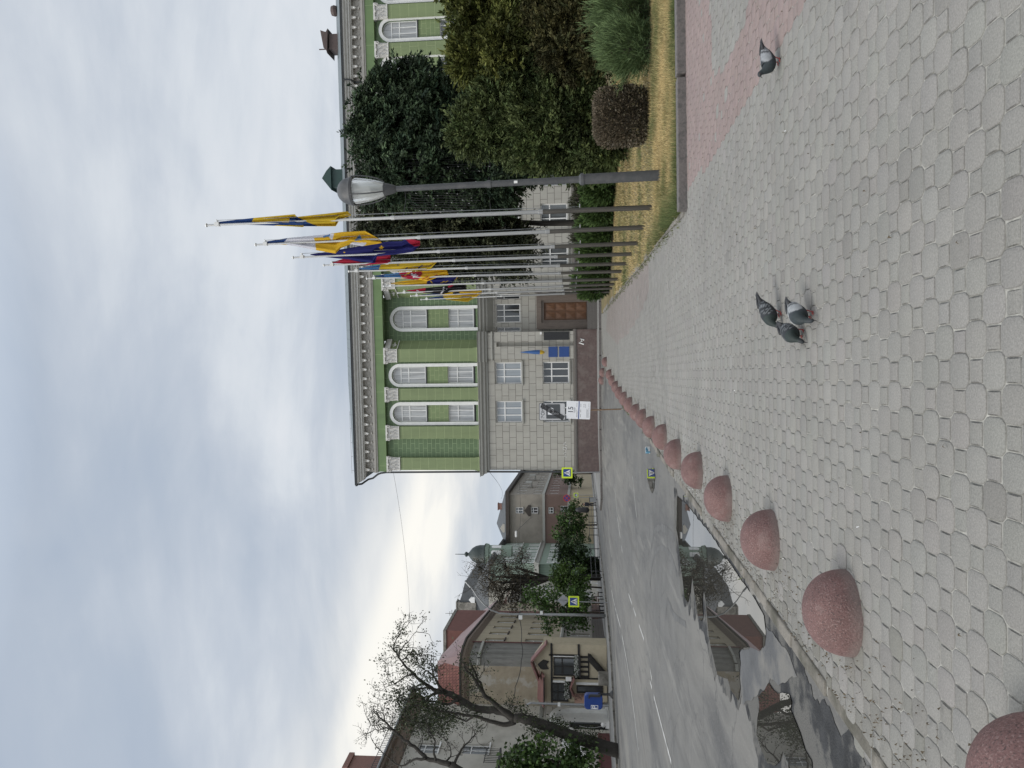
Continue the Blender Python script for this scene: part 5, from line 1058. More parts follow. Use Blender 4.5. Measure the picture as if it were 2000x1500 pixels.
m_timber = mat('black_stained_timber', (0.018, 0.016, 0.015), 0.6, 0.3, 5)

# pale house with the white arched doorway (left)
rzA = math.atan2(8.1, 0.9); dA = Vector((math.cos(rzA), math.sin(rzA), 0)); OA = Vector((-26.0, 61.9, 0)) - dA * 19.0
HA = thing('townhouse', 'pale grey townhouse with white arched doorway and iron roof railing', 'house', OA, rzA); fA = fpx(OA, rzA); LA = 19.0
def wpx(f, x0, x1, y0, y1):          # window rectangle from the picture (y0 = left side in the upright view = larger y)
    a = f((x0 + x1) / 2, y1)[0]; b = f((x0 + x1) / 2, y0)[0]; ym = (y0 + y1) / 2; return (min(a, b), max(a, b), f(x1, ym)[1], f(x0, ym)[1])
wa = [wpx(fA, 815, 857, 1452, 1470), wpx(fA, 902, 955, 1451, 1475), wpx(fA, 1000, 1048, 1454, 1476)]
sp_ = 3.4; wa2 = []
for a, b, c, d in wa:
    c_ = (a + b) / 2; wd = 1.25
    for k in (0, 1, 2): wa2.append((c_ - wd / 2 - k * sp_, c_ + wd / 2 - k * sp_, c, d))
zc1 = fA(1055, 1410)[1]; zeA = fA(795, 1400)[1]
plain_house(HA, LA, zc1, zeA, [w_ for w_ in wa2 if w_[2] > zc1], pl_grey, 12)
dressed(HA, wa2, MT['glass_mid'], MT['white'], 0.0, MT['white'])
pd_ = wpx(fA, 1073, 1190, 1379, 1430); pc = (pd_[0] + pd_[1]) / 2; ph = (pd_[1] - pd_[0]) / 2; pz = fA(1188, 1405)[1]
mb = MB(); mb.wall([(0, -0.6), (LA, -0.6), (LA, zc1), (0, zc1)], [[(p[0], p[1]) for p in arch_loop(pc, ph * 0.78, pz - 0.2, pd_[3] - 0.35)]] + [w_ for w_ in [rect(*w_) for w_ in wa2 if w_[2] < zc1]], 0.0, 0.35); mb.build('lower_wall', pl_rust, HA)
mb = MB(); mb.profile([(0.0, -0.18 + zc1), (-0.1, -0.15 + zc1), (-0.16, zc1), (-0.2, zc1 + 0.12), (0.0, 0.18 + zc1)], 0, LA); mb.build('string_course', m_trim, HA)
mb = MB(); mb.profile([(0.0, zeA - 0.9), (-0.1, zeA - 0.85), (-0.35, zeA - 0.45), (-0.4, zeA - 0.15), (-0.8, zeA - 0.1), (-0.85, zeA + 0.12), (0.0, zeA + 0.2)], 0, LA + 0.7); mb.build('eave', m_eave, HA)
mb = MB(); mb.tube([(0, -0.95, zeA + 0.14), (LA + 0.8, -0.95, zeA + 0.14)], 0.09, 8); mb.build('rain_gutter', MT['metal_grey'], HA)
mb = MB(); mb.face([(0, -0.85, zeA + 0.2), (LA + 0.8, -0.85, zeA + 0.2), (LA - 3, 5, zeA + 2.0), (0, 5, zeA + 2.0)]); mb.face([(LA + 0.8, -0.85, zeA + 0.2), (LA + 0.8, 12, zeA + 0.2), (LA - 3, 5, zeA + 2.0)]); mb.face([(0, 5, zeA + 2.0), (LA - 3, 5, zeA + 2.0), (LA + 0.8, 12, zeA + 0.2), (0, 12, zeA + 0.2)])
rfA = mb.build('roof', m_slate, HA)
mb = MB(); x = 0.3
while x < LA + 0.5: mb.bar((x, -0.4, zeA + 0.25), (x, -0.4, zeA + 0.85), 0.025); x += 0.22
mb.bar((0, -0.4, zeA + 0.85), (LA + 0.6, -0.4, zeA + 0.85), 0.035); mb.bar((0, -0.4, zeA + 0.45), (LA + 0.6, -0.4, zeA + 0.45), 0.025); mb.build('roof_railing', MT['black'], rfA)
OC = OA + Vector((-math.sin(rzA), math.cos(rzA), 0)) * 1.2; cA = fpx(OC, rzA)(674, 1490); cB = fpx(OC, rzA)(720, 1476)[0]; mb = MB(); mb.box(cB - 1.6, cB, 1.2, 2.6, zeA + 0.1, cA[1] - 0.4); mb.box(cB - 1.75, cB + 0.14, 1.06, 2.74, cA[1] - 0.4, cA[1]); mb.build('chimney', m_brick, rfA)
# white portal: arched moulding, recessed tympanum, door, balls, steps
m_wp = mat('white_portal_paint', (0.82, 0.82, 0.80), 0.6, 0.06, 3)
mb = MB(); o_, i_ = arch_loop(pc, ph, pz, pd_[3], 22), arch_loop(pc, ph * 0.76, pz, pd_[3] - ph * 0.24, 22)
for q in range(1, len(o_) - 1):
    for y_, in ((-0.14,),): mb.face([(i_[q][0], y_ + 0.06, i_[q][1]), (o_[q][0], y_, o_[q][1]), (o_[q + 1][0], y_, o_[q + 1][1]), (i_[q + 1][0], y_ + 0.06, i_[q + 1][1])])
    mb.face([(o_[q][0], -0.14, o_[q][1]), (o_[q][0], 0.02, o_[q][1]), (o_[q + 1][0], 0.02, o_[q + 1][1]), (o_[q + 1][0], -0.14, o_[q + 1][1])]); mb.face([(i_[q][0], -0.08, i_[q][1]), (i_[q + 1][0], -0.08, i_[q + 1][1]), (i_[q + 1][0], 0.34, i_[q + 1][1]), (i_[q][0], 0.34, i_[q][1])])
b1 = (pc - ph * 0.76, pc + ph * 0.76); dd_ = wpx(fA, 1111, 1181, 1402, 1419)
mb.wall([(b1[0], pz), (b1[1], pz), (b1[1], pd_[3]), (b1[0], pd_[3])], [rect(dd_[0], dd_[1], pz + 0.01, dd_[3])], 0.33, 0.1)
mb.build('portal', m_wp, HA)
mb = MB()
for q in (-1, 1):
    mb.tube([(pc + q * (0.5 + 0.22 * math.sin(t_ * math.pi / 8)), 0.3, pz + 0.55 + 1.7 * t_ / 8) for t_ in range(9)], 0.015, 5)
    mb.lathe([(0.0, -0.2), (0.16, -0.12), (0.2, 0.0), (0.16, 0.12), (0.0, 0.2)], 12, (pc + q * ph * 0.72, -0.35, pz + 0.42), False); mb.box(pc + q * ph * 0.72 - 0.2, pc + q * ph * 0.72 + 0.2, -0.55, -0.15, pz - 0.15, pz + 0.25)
mb.build('portal_ornament', MT['white'], HA)
window(HA, dd_[0], dd_[1], pz + 0.02, dd_[3], 0.36, 1, None, MT['glass_dark'], MT['metal_grey'], 0.1, name='door')
mb = MB()
for k in range(3): mb.box(pc - ph * 1.05, pc + ph * 1.05, -0.35 - 0.3 * (3 - k), 0.0, -0.5, pz - 0.34 + 0.16 * k)
mb.build('doorstep', m_wp, HA)
zr = fA(1172, 1460)[1]; mb = MB(); mb.box(0, pd_[0] - 0.3, -0.16, 0.0, -0.6, zr); mb.profile([(0.0, zr), (-0.22, zr), (-0.2, zr + 0.08), (0, zr + 0.14)], 0, pd_[0] - 0.28); mb.build('plinth', m_redpl, HA)
sg = wpx(fA, 1098, 1144, 1453, 1482); mb = MB(); mb.box(sg[0], sg[1], -0.9, -0.05, sg[2], sg[3]); tag(mb.build('window_awning', m_wp, HA), 'blank whitish box awning')
wz = fA(930, 1486); mb = MB()
for k in range(9): mb.bar((wz[0] - 1.2 + k * 0.2, -0.7, fA(975, 1490)[1]), (wz[0] - 1.2 + k * 0.2, -0.7, fA(975, 1490)[1] + 0.95), 0.03)
mb.box(wz[0] - 1.3, wz[0] + 0.5, -0.75, 0.0, fA(975, 1490)[1] - 0.12, fA(975, 1490)[1]); mb.bar((wz[0] - 1.3, -0.7, fA(975, 1490)[1] + 0.95), (wz[0] + 0.5, -0.7, fA(975, 1490)[1] + 0.95), 0.05); mb.build('balcony', MT['black'], HA)

# beige corner house: stained front, cement-patched corner, long yellow side along the street
PB = [Vector((-26.4, 62.0)), Vector((-22.9, 62.0)), Vector((-22.45, 62.3)), Vector((-22.2, 63.2)), Vector((-22.1, 65.2)), Vector((-25.6, 89.0))]
HB = thing('corner_house', 'stained beige corner house with faded pink metal roof and yellow street side', 'house', (0, 0, 0))
zeB = at(902, 1310, 62.0).z
def wface(name, a, b, z0, z1, wins, material, parent, reveal=0.2):
    d = (b - a); L = d.length; rz = math.atan2(d.y, d.x); mb = MB(); mb.wall(rect(0, L, z0, z1), [rect(*w_) for w_ in wins], 0, reveal)
    o = mb.build(name, material, parent); o.location = (a.x, a.y, 0); o.rotation_euler = (0, 0, rz); return o, rz
wface('front_wall', PB[0], PB[1], -0.6, zeB, [], pl_beige, HB)
tag(bpy.data.objects['front_wall'], 'stained beige plaster front')
for i in (1, 2, 3): wface('corner_wall', PB[i], PB[i + 1], -0.6, zeB, [], pl_patch, HB)
fB = fpx((PB[4].x, PB[4].y, 0), math.atan2(PB[5].y - PB[4].y, PB[5].x - PB[4].x)); LB = (PB[5] - PB[4]).length
wb = []
for k in range(7):
    s0 = 0.9 + k * 3.2
    for z0, z1 in ((fB(985, 1250)[1], fB(947, 1250)[1]), (fB(1066, 1250)[1], fB(1026, 1250)[1]), (fB(1152, 1250)[1], fB(1115, 1250)[1])): wb.append((s0, s0 + 1.25, z0, z1))
zmB = fB(1098, 1245)[1]
o, rzB = wface('street_wall', PB[4], PB[5], zmB, zeB, [w_ for w_ in wb if w_[2] > zmB], pl_yellow, HB)
dressed(o, [w_ for w_ in wb if w_[2] > zmB], MT['glass_mid'], MT['white'], 0.0, m_eaved, tr=0.6)
o2, _ = wface('ground_floor_wall', PB[4], PB[5], -0.6, zmB, [w_ for w_ in wb if w_[2] < zmB], mat('grey_ground_floor_plaster', (0.235, 0.22, 0.19), 0.85, 0.12, 1.5), HB)
dressed(o2, [w_ for w_ in wb if w_[2] < zmB], MT['glass_mid'], MT['white'], 0.0, None)
mb = MB(); mb.profile([(0, zmB - 0.1), (-0.12, zmB - 0.08), (-0.18, zmB + 0.1), (0, zmB + 0.22)], 0, LB); mb.build('string_course', m_trim, o)
mb = MB(); mb.box(0, LB, -0.06, 0, -0.5, fB(1157, 1250)[1]); tag(mb.build('plinth', tiles('dark_tiled_plinth', (0.10, 0.085, 0.075), (0.05, 0.045, 0.04), 0.5, 0.25, 0.02), o2), 'dark tiled plinth')
inn = offset_line([tuple(p) for p in PB], 1.0); mbE = MB(); mbR = MB(); mbG = MB()
def ringo(d): return offset_line([tuple(p) for p in PB], -d)
r0, r1, r2, r3 = ringo(0.0), ringo(0.3), ringo(0.42), ringo(-1.1)
for i in range(5):
    def q_(r_, j, z): return (r_[j][0], r_[j][1], z)
    mbE.face([q_(r0, i, zeB - 0.6), q_(r0, i + 1, zeB - 0.6), q_(r1, i + 1, zeB - 0.2), q_(r1, i, zeB - 0.2)]); mbE.face([q_(r1, i, zeB - 0.2), q_(r1, i + 1, zeB - 0.2), q_(r1, i + 1, zeB), q_(r1, i, zeB)])
    mbG.face([q_(r1, i, zeB), q_(r1, i + 1, zeB), q_(r2, i + 1, zeB + 0.03), q_(r2, i, zeB + 0.03)]); mbG.face([q_(r2, i, zeB + 0.03), q_(r2, i + 1, zeB + 0.03), q_(r2, i + 1, zeB + 0.16), q_(r2, i, zeB + 0.16)])
    mbR.face([q_(r2, i, zeB + 0.16), q_(r2, i + 1, zeB + 0.16), q_(r3, i + 1, zeB + 2.2), q_(r3, i, zeB + 2.2)])
mbE.build('eave', m_eave, HB); mbG.build('rain_gutter', m_eaved, HB)
for i, f_ in enumerate(mbR.f): mbR.mi[i] = 1 if i == 0 else 0
mbR.build('roof', [m_pinkroof, m_redtile], HB)
mb = MB()
for zz, xx in ((0, 0),): mb.tube([(PB[4].x + 0.1, PB[4].y - 0.1, -0.2), (PB[4].x + 0.1, PB[4].y - 0.1, zeB - 0.1)], 0.06, 8)
mb.build('downpipe', m_redpl, HB)
mb = MB(); d_ = PB[3] - PB[2]   # blind niche head on the cement corner
for i in (1, 2, 3):
    a, b = PB[i], PB[i + 1]; n_ = Vector(((b - a).y, -(b - a).x)).normalized() * 0.16
    z_ = at(938, 1290, 62).z
    mb.raw([(a.x, a.y, z_), (b.x, b.y, z_), (b.x + n_.x, b.y + n_.y, z_ + 0.05), (a.x + n_.x, a.y + n_.y, z_ + 0.05), (a.x, a.y, z_ + 0.3), (b.x, b.y, z_ + 0.3), (b.x + n_.x, b.y + n_.y, z_ + 0.25), (a.x + n_.x, a.y + n_.y, z_ + 0.25)], [(0, 1, 2, 3), (3, 2, 6, 7), (7, 6, 5, 4)])
mb.build('moulding', m_trim, HB)
# red fire wall rising behind it
a = at(900, 1232, 76); b = at(900, 1292, 76); zt = at(866, 1260, 76).z
RW = thing('firewall_house', 'windowless dark red rendered house end rising behind the pink roof', 'house', (b.x, 76, 0)); wdt = a.x - b.x
mb = MB(); mb.box(0, wdt, 0, 7, 0, zt - 0.3); mb.build('wall', mat('dark_red_render', (0.165, 0.072, 0.06), 0.85, 0.12, 2), RW); mb = MB(); mb.box(-0.1, wdt + 0.05, -0.1, 7.1, zt - 0.3, zt); mb.build('coping', MT['concrete'], RW)
a = at(870, 1292, 74); b = at(870, 1352, 74); mb = MB(); zt = at(863, 1320, 74).z
GH = thing('gabled_rear_house', 'grey house with a small pointed gable behind the red tiles', 'house', (b.x, 74, 0)); wdt = a.x - b.x; mb.prism([(0, 0), (wdt, 0), (wdt, zt), (wdt * 0.75, zt + 0.75), (wdt * 0.5, zt), (0, zt)], 0, 5); mb.build('wall', pl_patch, GH)
mb = MB(); mb.bar((wdt + 0.1, -0.1, zt + 0.02), (wdt * 0.75, -0.1, zt + 0.8), 0.14, 0.1); mb.bar((wdt * 0.75, -0.1, zt + 0.8), (wdt * 0.5, -0.1, zt + 0.02), 0.14, 0.1); mb.box(-0.1, wdt * 0.5, -0.15, 5, zt, zt + 0.12); mb.build('roof', m_slate, GH)

# timbered cafe front leaning on the corner house
YC = 60.3
CF = thing('cafe_front', 'cream and black timbered cafe front with red canopies on the corner house', 'cafe', (0, 0, 0))
def cx(x, y, Y=YC): p = at(x, y, Y); return (p.x, p.z)
def crect(x0, x1, y0, y1, Y=YC): a = cx(x1, y1, Y); b = cx(x0, y0, Y); return (a[0], b[0], a[1], b[1])
def cbox(mb, x0, x1, y0, y1, dy0, dy1): r_ = crect(x0, x1, y0, y1); mb.box(r_[0], r_[1], YC + dy0, YC + dy1, r_[2], r_[3])
mb = MB(); cbox(mb, 1060, 1186, 1258, 1372, 0.0, 1.7)
gpl = [cx(1077, 1258), cx(1077, 1325), cx(1058, 1322), cx(1042, 1289), cx(1064, 1260)]; mb.prism(gpl, YC + 0.003, YC + 1.6); mb.build('wall', m_cream, CF)
mb = MB()
for a, b in (((1038, 1289), (1068, 1254)), ((1038, 1289), (1052, 1325))):
    p, q = cx(*a), cx(*b); mb.bar((p[0], YC - 0.05, p[1]), (q[0], YC - 0.05, q[1]), 1.0, 0.12)
for a, b in (((1052, 1313), (1045, 1372)),): pass
mb.build('gable_roof', m_redroof, CF)
mb = MB(); p0, p1 = cx(1050, 1313), cx(1048, 1374); q0, q1 = cx(1062, 1311), cx(1062, 1374)
mb.raw([(p0[0], YC + 0.9, p0[1]), (p1[0], YC + 0.9, p1[1]), (q1[0], YC - 0.75, q1[1]), (q0[0], YC - 0.75, q0[1])] + [(p0[0], YC + 0.9, p0[1] - 0.1), (p1[0], YC + 0.9, p1[1] - 0.1), (q1[0], YC - 0.75, q1[1] - 0.1), (q0[0], YC - 0.75, q0[1] - 0.1)], [(0, 1, 2, 3), (7, 6, 5, 4), (0, 3, 7, 4), (1, 5, 6, 2), (2, 6, 7, 3), (0, 4, 5, 1)]); mb.build('canopy', m_redroof, CF)
mb = MB()
for a in ((1075, 1080, 1256, 1372), (1072, 1130, 1277, 1281), (1080, 1184, 1322, 1327), (1128, 1133, 1258, 1326), (1148, 1151, 1276, 1326)): cbox(mb, *a, -0.1, 0.02)
for k in range(5): cbox(mb, 1133, 1149, 1281 + k * 9.5, 1284.5 + k * 9.5, -0.14, 0.0)
star = [cx(1050, 1297), cx(1061, 1288), cx(1072, 1291), cx(1067, 1298), cx(1072, 1306), cx(1061, 1307), cx(1056, 1305)]; mb.prism(star, YC - 0.12, YC + 0.0)
for a, b in (((1150, 1279), (1184, 1317)),): p, q = cx(*a), cx(*b); mb.bar((p[0], YC - 0.9, p[1]), (q[0], YC - 0.9, q[1]), 0.12, 0.28); mb.bar((p[0], YC - 0.1, p[1]), (q[0], YC - 0.1, q[1]), 0.12, 0.28)
cbox(mb, 1062, 1065, 1316, 1370, -0.78, -0.68); mb.build('timber_frame', m_timber, CF)
def cwin(name, x0, x1, y0, y1, cols, tr): r_ = crect(x0, x1, y0, y1); return window(CF, r_[0], r_[1], r_[2], r_[3], YC - 0.08, cols, tr, MT['glass_dark'], m_timber, 0.1, name=name)
cwin('window', 1081, 1124, 1283, 1320, 2, 0.6); cwin('window', 1076, 1110, 1333, 1370, 2, 0.6); cwin('door', 1126, 1178, 1338, 1354, 1, None)
mb = MB()
for a in ((1081, 1124, 1278, 1283), (1078, 1108, 1328, 1333), (1125, 1178, 1332, 1338)): cbox(mb, *a, -0.07, 0.0)
mb.build('shutter', MT['white'], CF)
mb = MB(); p, q, r_ = cx(1114, 1338), cx(1118, 1318), cx(1124, 1352); mb.bar((p[0], YC - 0.4, p[1]), (cx(1122, 1319)[0], YC - 0.4, cx(1122, 1319)[1]), 0.8, 0.1); mb.bar((p[0], YC - 0.4, p[1]), (cx(1121, 1354)[0], YC - 0.4, cx(1121, 1354)[1]), 0.8, 0.1); mb.build('door_canopy', m_redroof, CF)
rng = np.random.default_rng(77)
for x0, x1, y0, y1 in ((1122, 1130, 1279, 1320), (1103, 1112, 1330, 1362)):
    r_ = crect(x0, x1, y0, y1); n = 900; P = np.column_stack([rng.uniform(r_[0], r_[1], n), YC - 0.2 + rng.normal(0, 0.08, n), rng.uniform(r_[2], r_[3], n)]); tint = np.where(rng.random((n, 1)) < 0.55, np.array([[0.62, 0.62, 0.60]]), np.array([[0.03, 0.06, 0.02]]))
    f_ = leaf_cloud('window_flowers', P, rng.normal(size=(n, 3)), 0.11, 0.8, tint, CF, M_LEAF, rng)
    mb = MB(); mb.box(r_[0], r_[1], YC - 0.32, YC - 0.06, r_[2] - 0.18, r_[2]); mb.build('flower_box', m_timber, f_)
mb = MB(); r_ = crect(1122, 1147, 1354, 1374); mb.box(r_[0], r_[1], YC - 0.06, YC - 0.02, r_[2], r_[3]); mp_ = mat('menu_board_print', (0.15, 0.085, 0.07), 0.6, 0.3, 3, col2=(0.42, 0.26, 0.2), c2=(0.5, 0.56)); tag(mb.build('menu_board', mp_, CF), 'brown menu board with food pictures')
mb = MB(); r_ = crect(1105, 1116, 1319, 1328); mb.box(r_[0], r_[1], YC - 0.3, YC - 0.27, r_[2], r_[3]); mb.build('notice', m_blue if False else MT['white'], CF)
# hanging tavern sign
hs = thing('hanging_sign', 'small black and yellow tavern sign on an iron bracket above the yellow wall', 'sign', (0, 0, 0)); mb = MB(); r_ = crect(1088, 1102, 1252, 1268, 61.5); mb.box(r_[0], r_[1], 61.45, 61.55, r_[2], r_[3]); mb.tube([(r_[0] + (r_[1] - r_[0]) * (0.5 + 0.5 * math.cos(t_)), 61.5, r_[3] + 0.22 * math.sin(t_)) for t_ in np.linspace(0, 3.14, 8)], 0.05, 5); mb.tube([(r_[0] - 0.5, 61.5, r_[2]), (r_[1], 61.5, r_[2])], 0.03, 5); mb.build('bracket', MT['black'], hs)
mb = MB(); xm = (r_[0] + r_[1]) / 2; mb.prism([(xm - 0.2, r_[2] + 0.18), (xm + 0.2, r_[2] + 0.22), (xm + 0.05, r_[3] - 0.08)], 61.43, 61.449); mb.build('emblem', m_fy, hs)
st_ = at(1178, 1325, 58.6); mb = MB(); mb.box(-0.42, 0.42, -0.4, 0.4, -0.1, 0.75); o = mb.build('stone_planter', MT['concrete'], bevel=0.06); o.location = (st_.x, 58.6, -0.2); tag(o, 'rough square stone planter beside the cafe steps', 'planter')

# row behind the trees: low pale shop, slate mansard behind, green house with the onion turret, beige end house
SH = thing('shop_house', 'low pale shop house with faded red roof half hidden by trees', 'house', (0, 0, 0))
a, b = Vector((-25.75, 90.2)), Vector((-27.2, 108.0)); zs = at(1000, 1150, 97).z
ws_ = []
for k in range(4): s0 = 1.2 + k * 4.2; ws_ += [(s0, s0 + 2.6, 0.6, 3.2), (s0 + 0.4, s0 + 1.9, 4.6, 6.9)]
o, _ = wface('wall', a, b, -0.5, zs, ws_, mat('pale_shop_plaster', (0.40, 0.375, 0.32), 0.85, 0.12, 1.2, col2=(0.5, 0.5, 0.49), c2=(0.52, 0.58)), SH); dressed(o, ws_, MT['glass_mid'], MT['white'], 0.0, None)
mb = MB(); d_ = (b - a); n_ = Vector((d_.y, -d_.x)).normalized(); 
mb.face([(a.x + n_.x * 0.6, a.y + n_.y * 0.6, zs), (b.x + n_.x * 0.6, b.y + n_.y * 0.6, zs), (b.x - n_.x * 5, b.y - n_.y * 5, zs + 3.0), (a.x - n_.x * 5, a.y - n_.y * 5, zs + 3.0)]); mb.face([(a.x + n_.x * 0.6, a.y + n_.y * 0.6, zs), (a.x - n_.x * 5, a.y - n_.y * 5, zs + 3.0), (a.x - n_.x * 8, a.y - n_.y * 8, zs)]); mb.build('roof', m_redroof, SH)
mb = MB(); mb.face([(a.x, a.y, -0.5), (a.x, a.y, zs), (a.x - n_.x * 8, a.y - n_.y * 8, zs), (a.x - n_.x * 8, a.y - n_.y * 8, -0.5)]); mb.build('side_wall', pl_beige, SH)
MH = thing('mansard_house', 'tall house with dark slate mansard roof and two pale chimneys with crosses', 'house', (0, 0, 0)); Ym = 127
def mp2(x, y, Y=Ym): p = at(x, y, Y); return (p.x, p.z)
mb = MB(); prof = [mp2(935, 1100), mp2(908, 1137), mp2(902, 1162), mp2(893, 1190), mp2(892, 1222), mp2(904, 1236), mp2(950, 1245)]; zb_m = 6.0
lo_ = [(prof[-1][0], zb_m), (prof[0][0] , zb_m)]; mb.prism(prof + lo_, Ym, Ym + 9); mb.build('roof', m_slate, MH); mb = MB(); l_ = prof[-1][0]; r_ = prof[0][0]; mb.box(l_ - 0.2, r_ + 0.2, Ym - 0.3, Ym + 9, -0.5, mp2(955, 1150)[1]); mb.build('wall', pl_grey, MH)
for (x0, x1, y0, y1) in ((893, 915, 1206, 1217), (893, 907, 1176, 1194)):
    p, q = mp2(x1, y1), mp2(x0, y0); mb = MB(); mb.box(p[0], q[0], Ym - 0.2, Ym + 1.4, p[1] - 2, q[1]); mb.box(p[0] - 0.12, q[0] + 0.12, Ym - 0.32, Ym + 1.5, q[1], q[1] + 0.18); mb.build('chimney', MT['concrete'], MH)
p = mp2(870, 1198); q = mp2(900, 1198); mb = MB(); mb.tube([(q[0], Ym, q[1] - 1), (p[0], Ym, p[1])], [0.07, 0.03], 5)
for dz, wd in ((0.75, 0.35), (1.1, 0.6), (1.5, 0.3)): mb.bar((p[0] - wd, Ym, p[1] - dz), (p[0] + wd, Ym, p[1] - dz), 0.07)
mb.build('roof_cross', m_eaved, MH)
mb = MB(); p, q = mp2(928, 1176), mp2(921, 1165); mb.prism([(p[0], p[1]), (q[0], p[1]), (q[0], q[1]), ((p[0] + q[0]) / 2, q[1] + 0.4), (p[0], q[1])], Ym - 0.5, Ym + 1); mb.build('dormer', MT['white'], MH)

# green house with onion turret
m_gpl = mat('pale_green_plaster', (0.225, 0.285, 0.235), 0.8, 0.08, 1.0); m_gdk = tiles('green_boarding', (0.085, 0.125, 0.095), (0.05, 0.07, 0.055), 0.35, 20, 0.03, planar=False)
GCa, GCb = Vector((-28.2, 120.0)), Vector((-29.3, 141.0)); rzC = math.atan2(21, -1.1); fC = fpx((GCa.x, GCa.y, 0), rzC); LC = (GCb - GCa).length
HC = thing('green_townhouse', 'pale green townhouse with white paired windows and dark onion turret', 'house', (GCa.x, GCa.y, 0), rzC)
zC = fC(957, 1102)[1]; zm1 = fC(1046, 1102)[1]
wc = []
for k in range(6):
    for j in (0, 1):
        s0 = 1.0 + k * 3.4 + j * 1.35
        for x0, x1 in ((975, 1003), (1017, 1042), (1067, 1105)): wc.append((s0, s0 + 0.95, fC(x1, 1100)[1], fC(x0, 1100)[1]))
plain_house(HC, LC, -0.5, zC, wc, m_gpl, 2.7); dressed(HC, wc, MT['glass_mid'], MT['white'], -0.1, MT['white'], bar=0.16)
mb = MB(); mb.profile([(0, zm1 - 0.6), (-0.2, zm1 - 0.5), (-0.3, zm1 - 0.1), (-0.55, zm1 + 0.1), (0, zm1 + 0.35)], -0.5, LC); mb.box(-0.55, 0.0, 0, 2.8, zm1 - 0.5, zm1 + 0.2); mb.build('string_course', m_trim, HC)
mb = MB(); mb.profile([(0, zC - 0.5), (-0.3, zC - 0.3), (-0.7, zC), (-0.75, zC + 0.25), (0, zC + 0.3)], -0.6, LC); mb.build('eave', MT['metal_dark'], HC)
mb = MB(); mb.face([(-0.6, -0.7, zC + 0.26), (LC, -0.7, zC + 0.26), (LC, 5, zC + 3.2), (2, 5, zC + 3.2)]); mb.face([(-0.6, -0.7, zC + 0.26), (2, 5, zC + 3.2), (-0.6, 10, zC + 0.26)]); mb.build('roof', m_slate, HC)
mb = MB(); mb.box(-0.05, 0.0, 0.0, 2.7, -0.5, zm1 - 0.5); mb.build('side_boarding', m_gdk, HC)
Yt = 128; tcx = at(950, 1083, Yt); hzt = lambda x: at(x, 1083, Yt).z; rt = 18.5 / F * Yt
tl = HC.matrix_world.inverted() if False else Matrix.Rotation(-rzC, 4, 'Z') @ Matrix.Translation((-GCa.x, -GCa.y, 0)); tp_ = tl @ Vector((tcx.x, tcx.y, 0))
mb = MB(); mb.lathe([(rt * 1.0, hzt(1000)), (rt * 1.0, hzt(957)), (rt * 1.12, hzt(956)), (rt * 1.18, hzt(951)), (rt * 1.2, hzt(949))], 8, (tp_.x, tp_.y, 0)); mb.build('turret', m_gpl, HC)
mb = MB(); mb.lathe([(rt * 1.2, hzt(949)), (rt * 1.0, hzt(946)), (rt * 1.0, hzt(938)), (rt * 0.9, hzt(930)), (rt * 0.68, hzt(923)), (rt * 0.42, hzt(919)), (rt * 0.2, hzt(916)), (rt * 0.14, hzt(914)), (rt * 0.26, hzt(912.5)), (rt * 0.27, hzt(910)), (rt * 0.2, hzt(908.5)), (rt * 0.05, hzt(907)), (rt * 0.03, hzt(889)), (0.0, hzt(888.5))], 20, (tp_.x, tp_.y, 0)); mb.build('onion_dome', mat('dark_green_copper', (0.028, 0.040, 0.038), 0.5, 0.2, 2), HC, smooth=True)
for k in range(8):
    a_ = math.pi / 8 * 2 * k + math.pi / 8; R_ = rt * 0.94; nx, ny = math.cos(a_), math.sin(a_); tx, ty = -ny, nx
    mb = MB(); lp_ = arch_loop(0, rt * 0.22, hzt(980), hzt(961), 8); n = len(lp_)
    mb.raw([(tp_.x + nx * R_ + tx * u_, tp_.y + ny * R_ + ty * u_, v_) for u_, v_ in lp_] + [(tp_.x + nx * (R_ + 0.06) + tx * u_, tp_.y + ny * (R_ + 0.06) + ty * u_, v_) for u_, v_ in lp_], [tuple(range(n, 2 * n))] + [(i, (i + 1) % n, (i + 1) % n + n, i + n) for i in range(n)]); mb.build('turret_window', MT['white'] , HC)

# beige and brown end house
HD = thing('end_house', 'beige over brown three storey house with dark hipped roof closing the street view', 'house', (-29.3, 141.0, 0)); fD = fpx((-29.3, 141.0, 0), 0.0); LD = fD(1060, 966)[0]
zD = fD(995, 1010)[1]; zD1 = fD(1063, 1010)[1]; zD2 = fD(1112, 1010)[1]
wd_ = [wpx(fD, 1007, 1022, 991, 1003), wpx(fD, 1037, 1051, 991, 1003), wpx(fD, 1071, 1081, 991, 1003), wpx(fD, 1095, 1110, 988, 1001)]
m_d1 = mat('grey_beige_plaster', (0.275, 0.25, 0.215), 0.88, 0.1, 0.8, col2=(0.2, 0.18, 0.155), c2=(0.5, 0.7)); m_d2 = mat('brown_pink_plaster', (0.185, 0.125, 0.105), 0.88, 0.1, 0.8); m_d3 = mat('cream_yellow_plaster', (0.40, 0.34, 0.235), 0.85, 0.1, 1.0)
mb = MB(); LS = 60.0
mb.wall(rect(0, LD, zD1, zD), [rect(*w_) for w_ in wd_[:2]], 0, 0.25); mb.build('upper_wall', m_d1, HD)
mb = MB(); mb.wall(rect(0, LD, zD2, zD1), [rect(*w_) for w_ in wd_[2:]], 0, 0.25); mb.build('middle_wall', m_d2, HD)
mb = MB(); mb.box(0, LD, -0.05, 0.4, -0.5, zD2); mb.build('ground_floor_wall', m_d3, HD)
dressed(HD, wd_, MT['glass_dark'], MT['white'], 0.0, m_eaved, bar=0.12)
side = bpy.data.objects.new('street_side', None); 
wsd = []
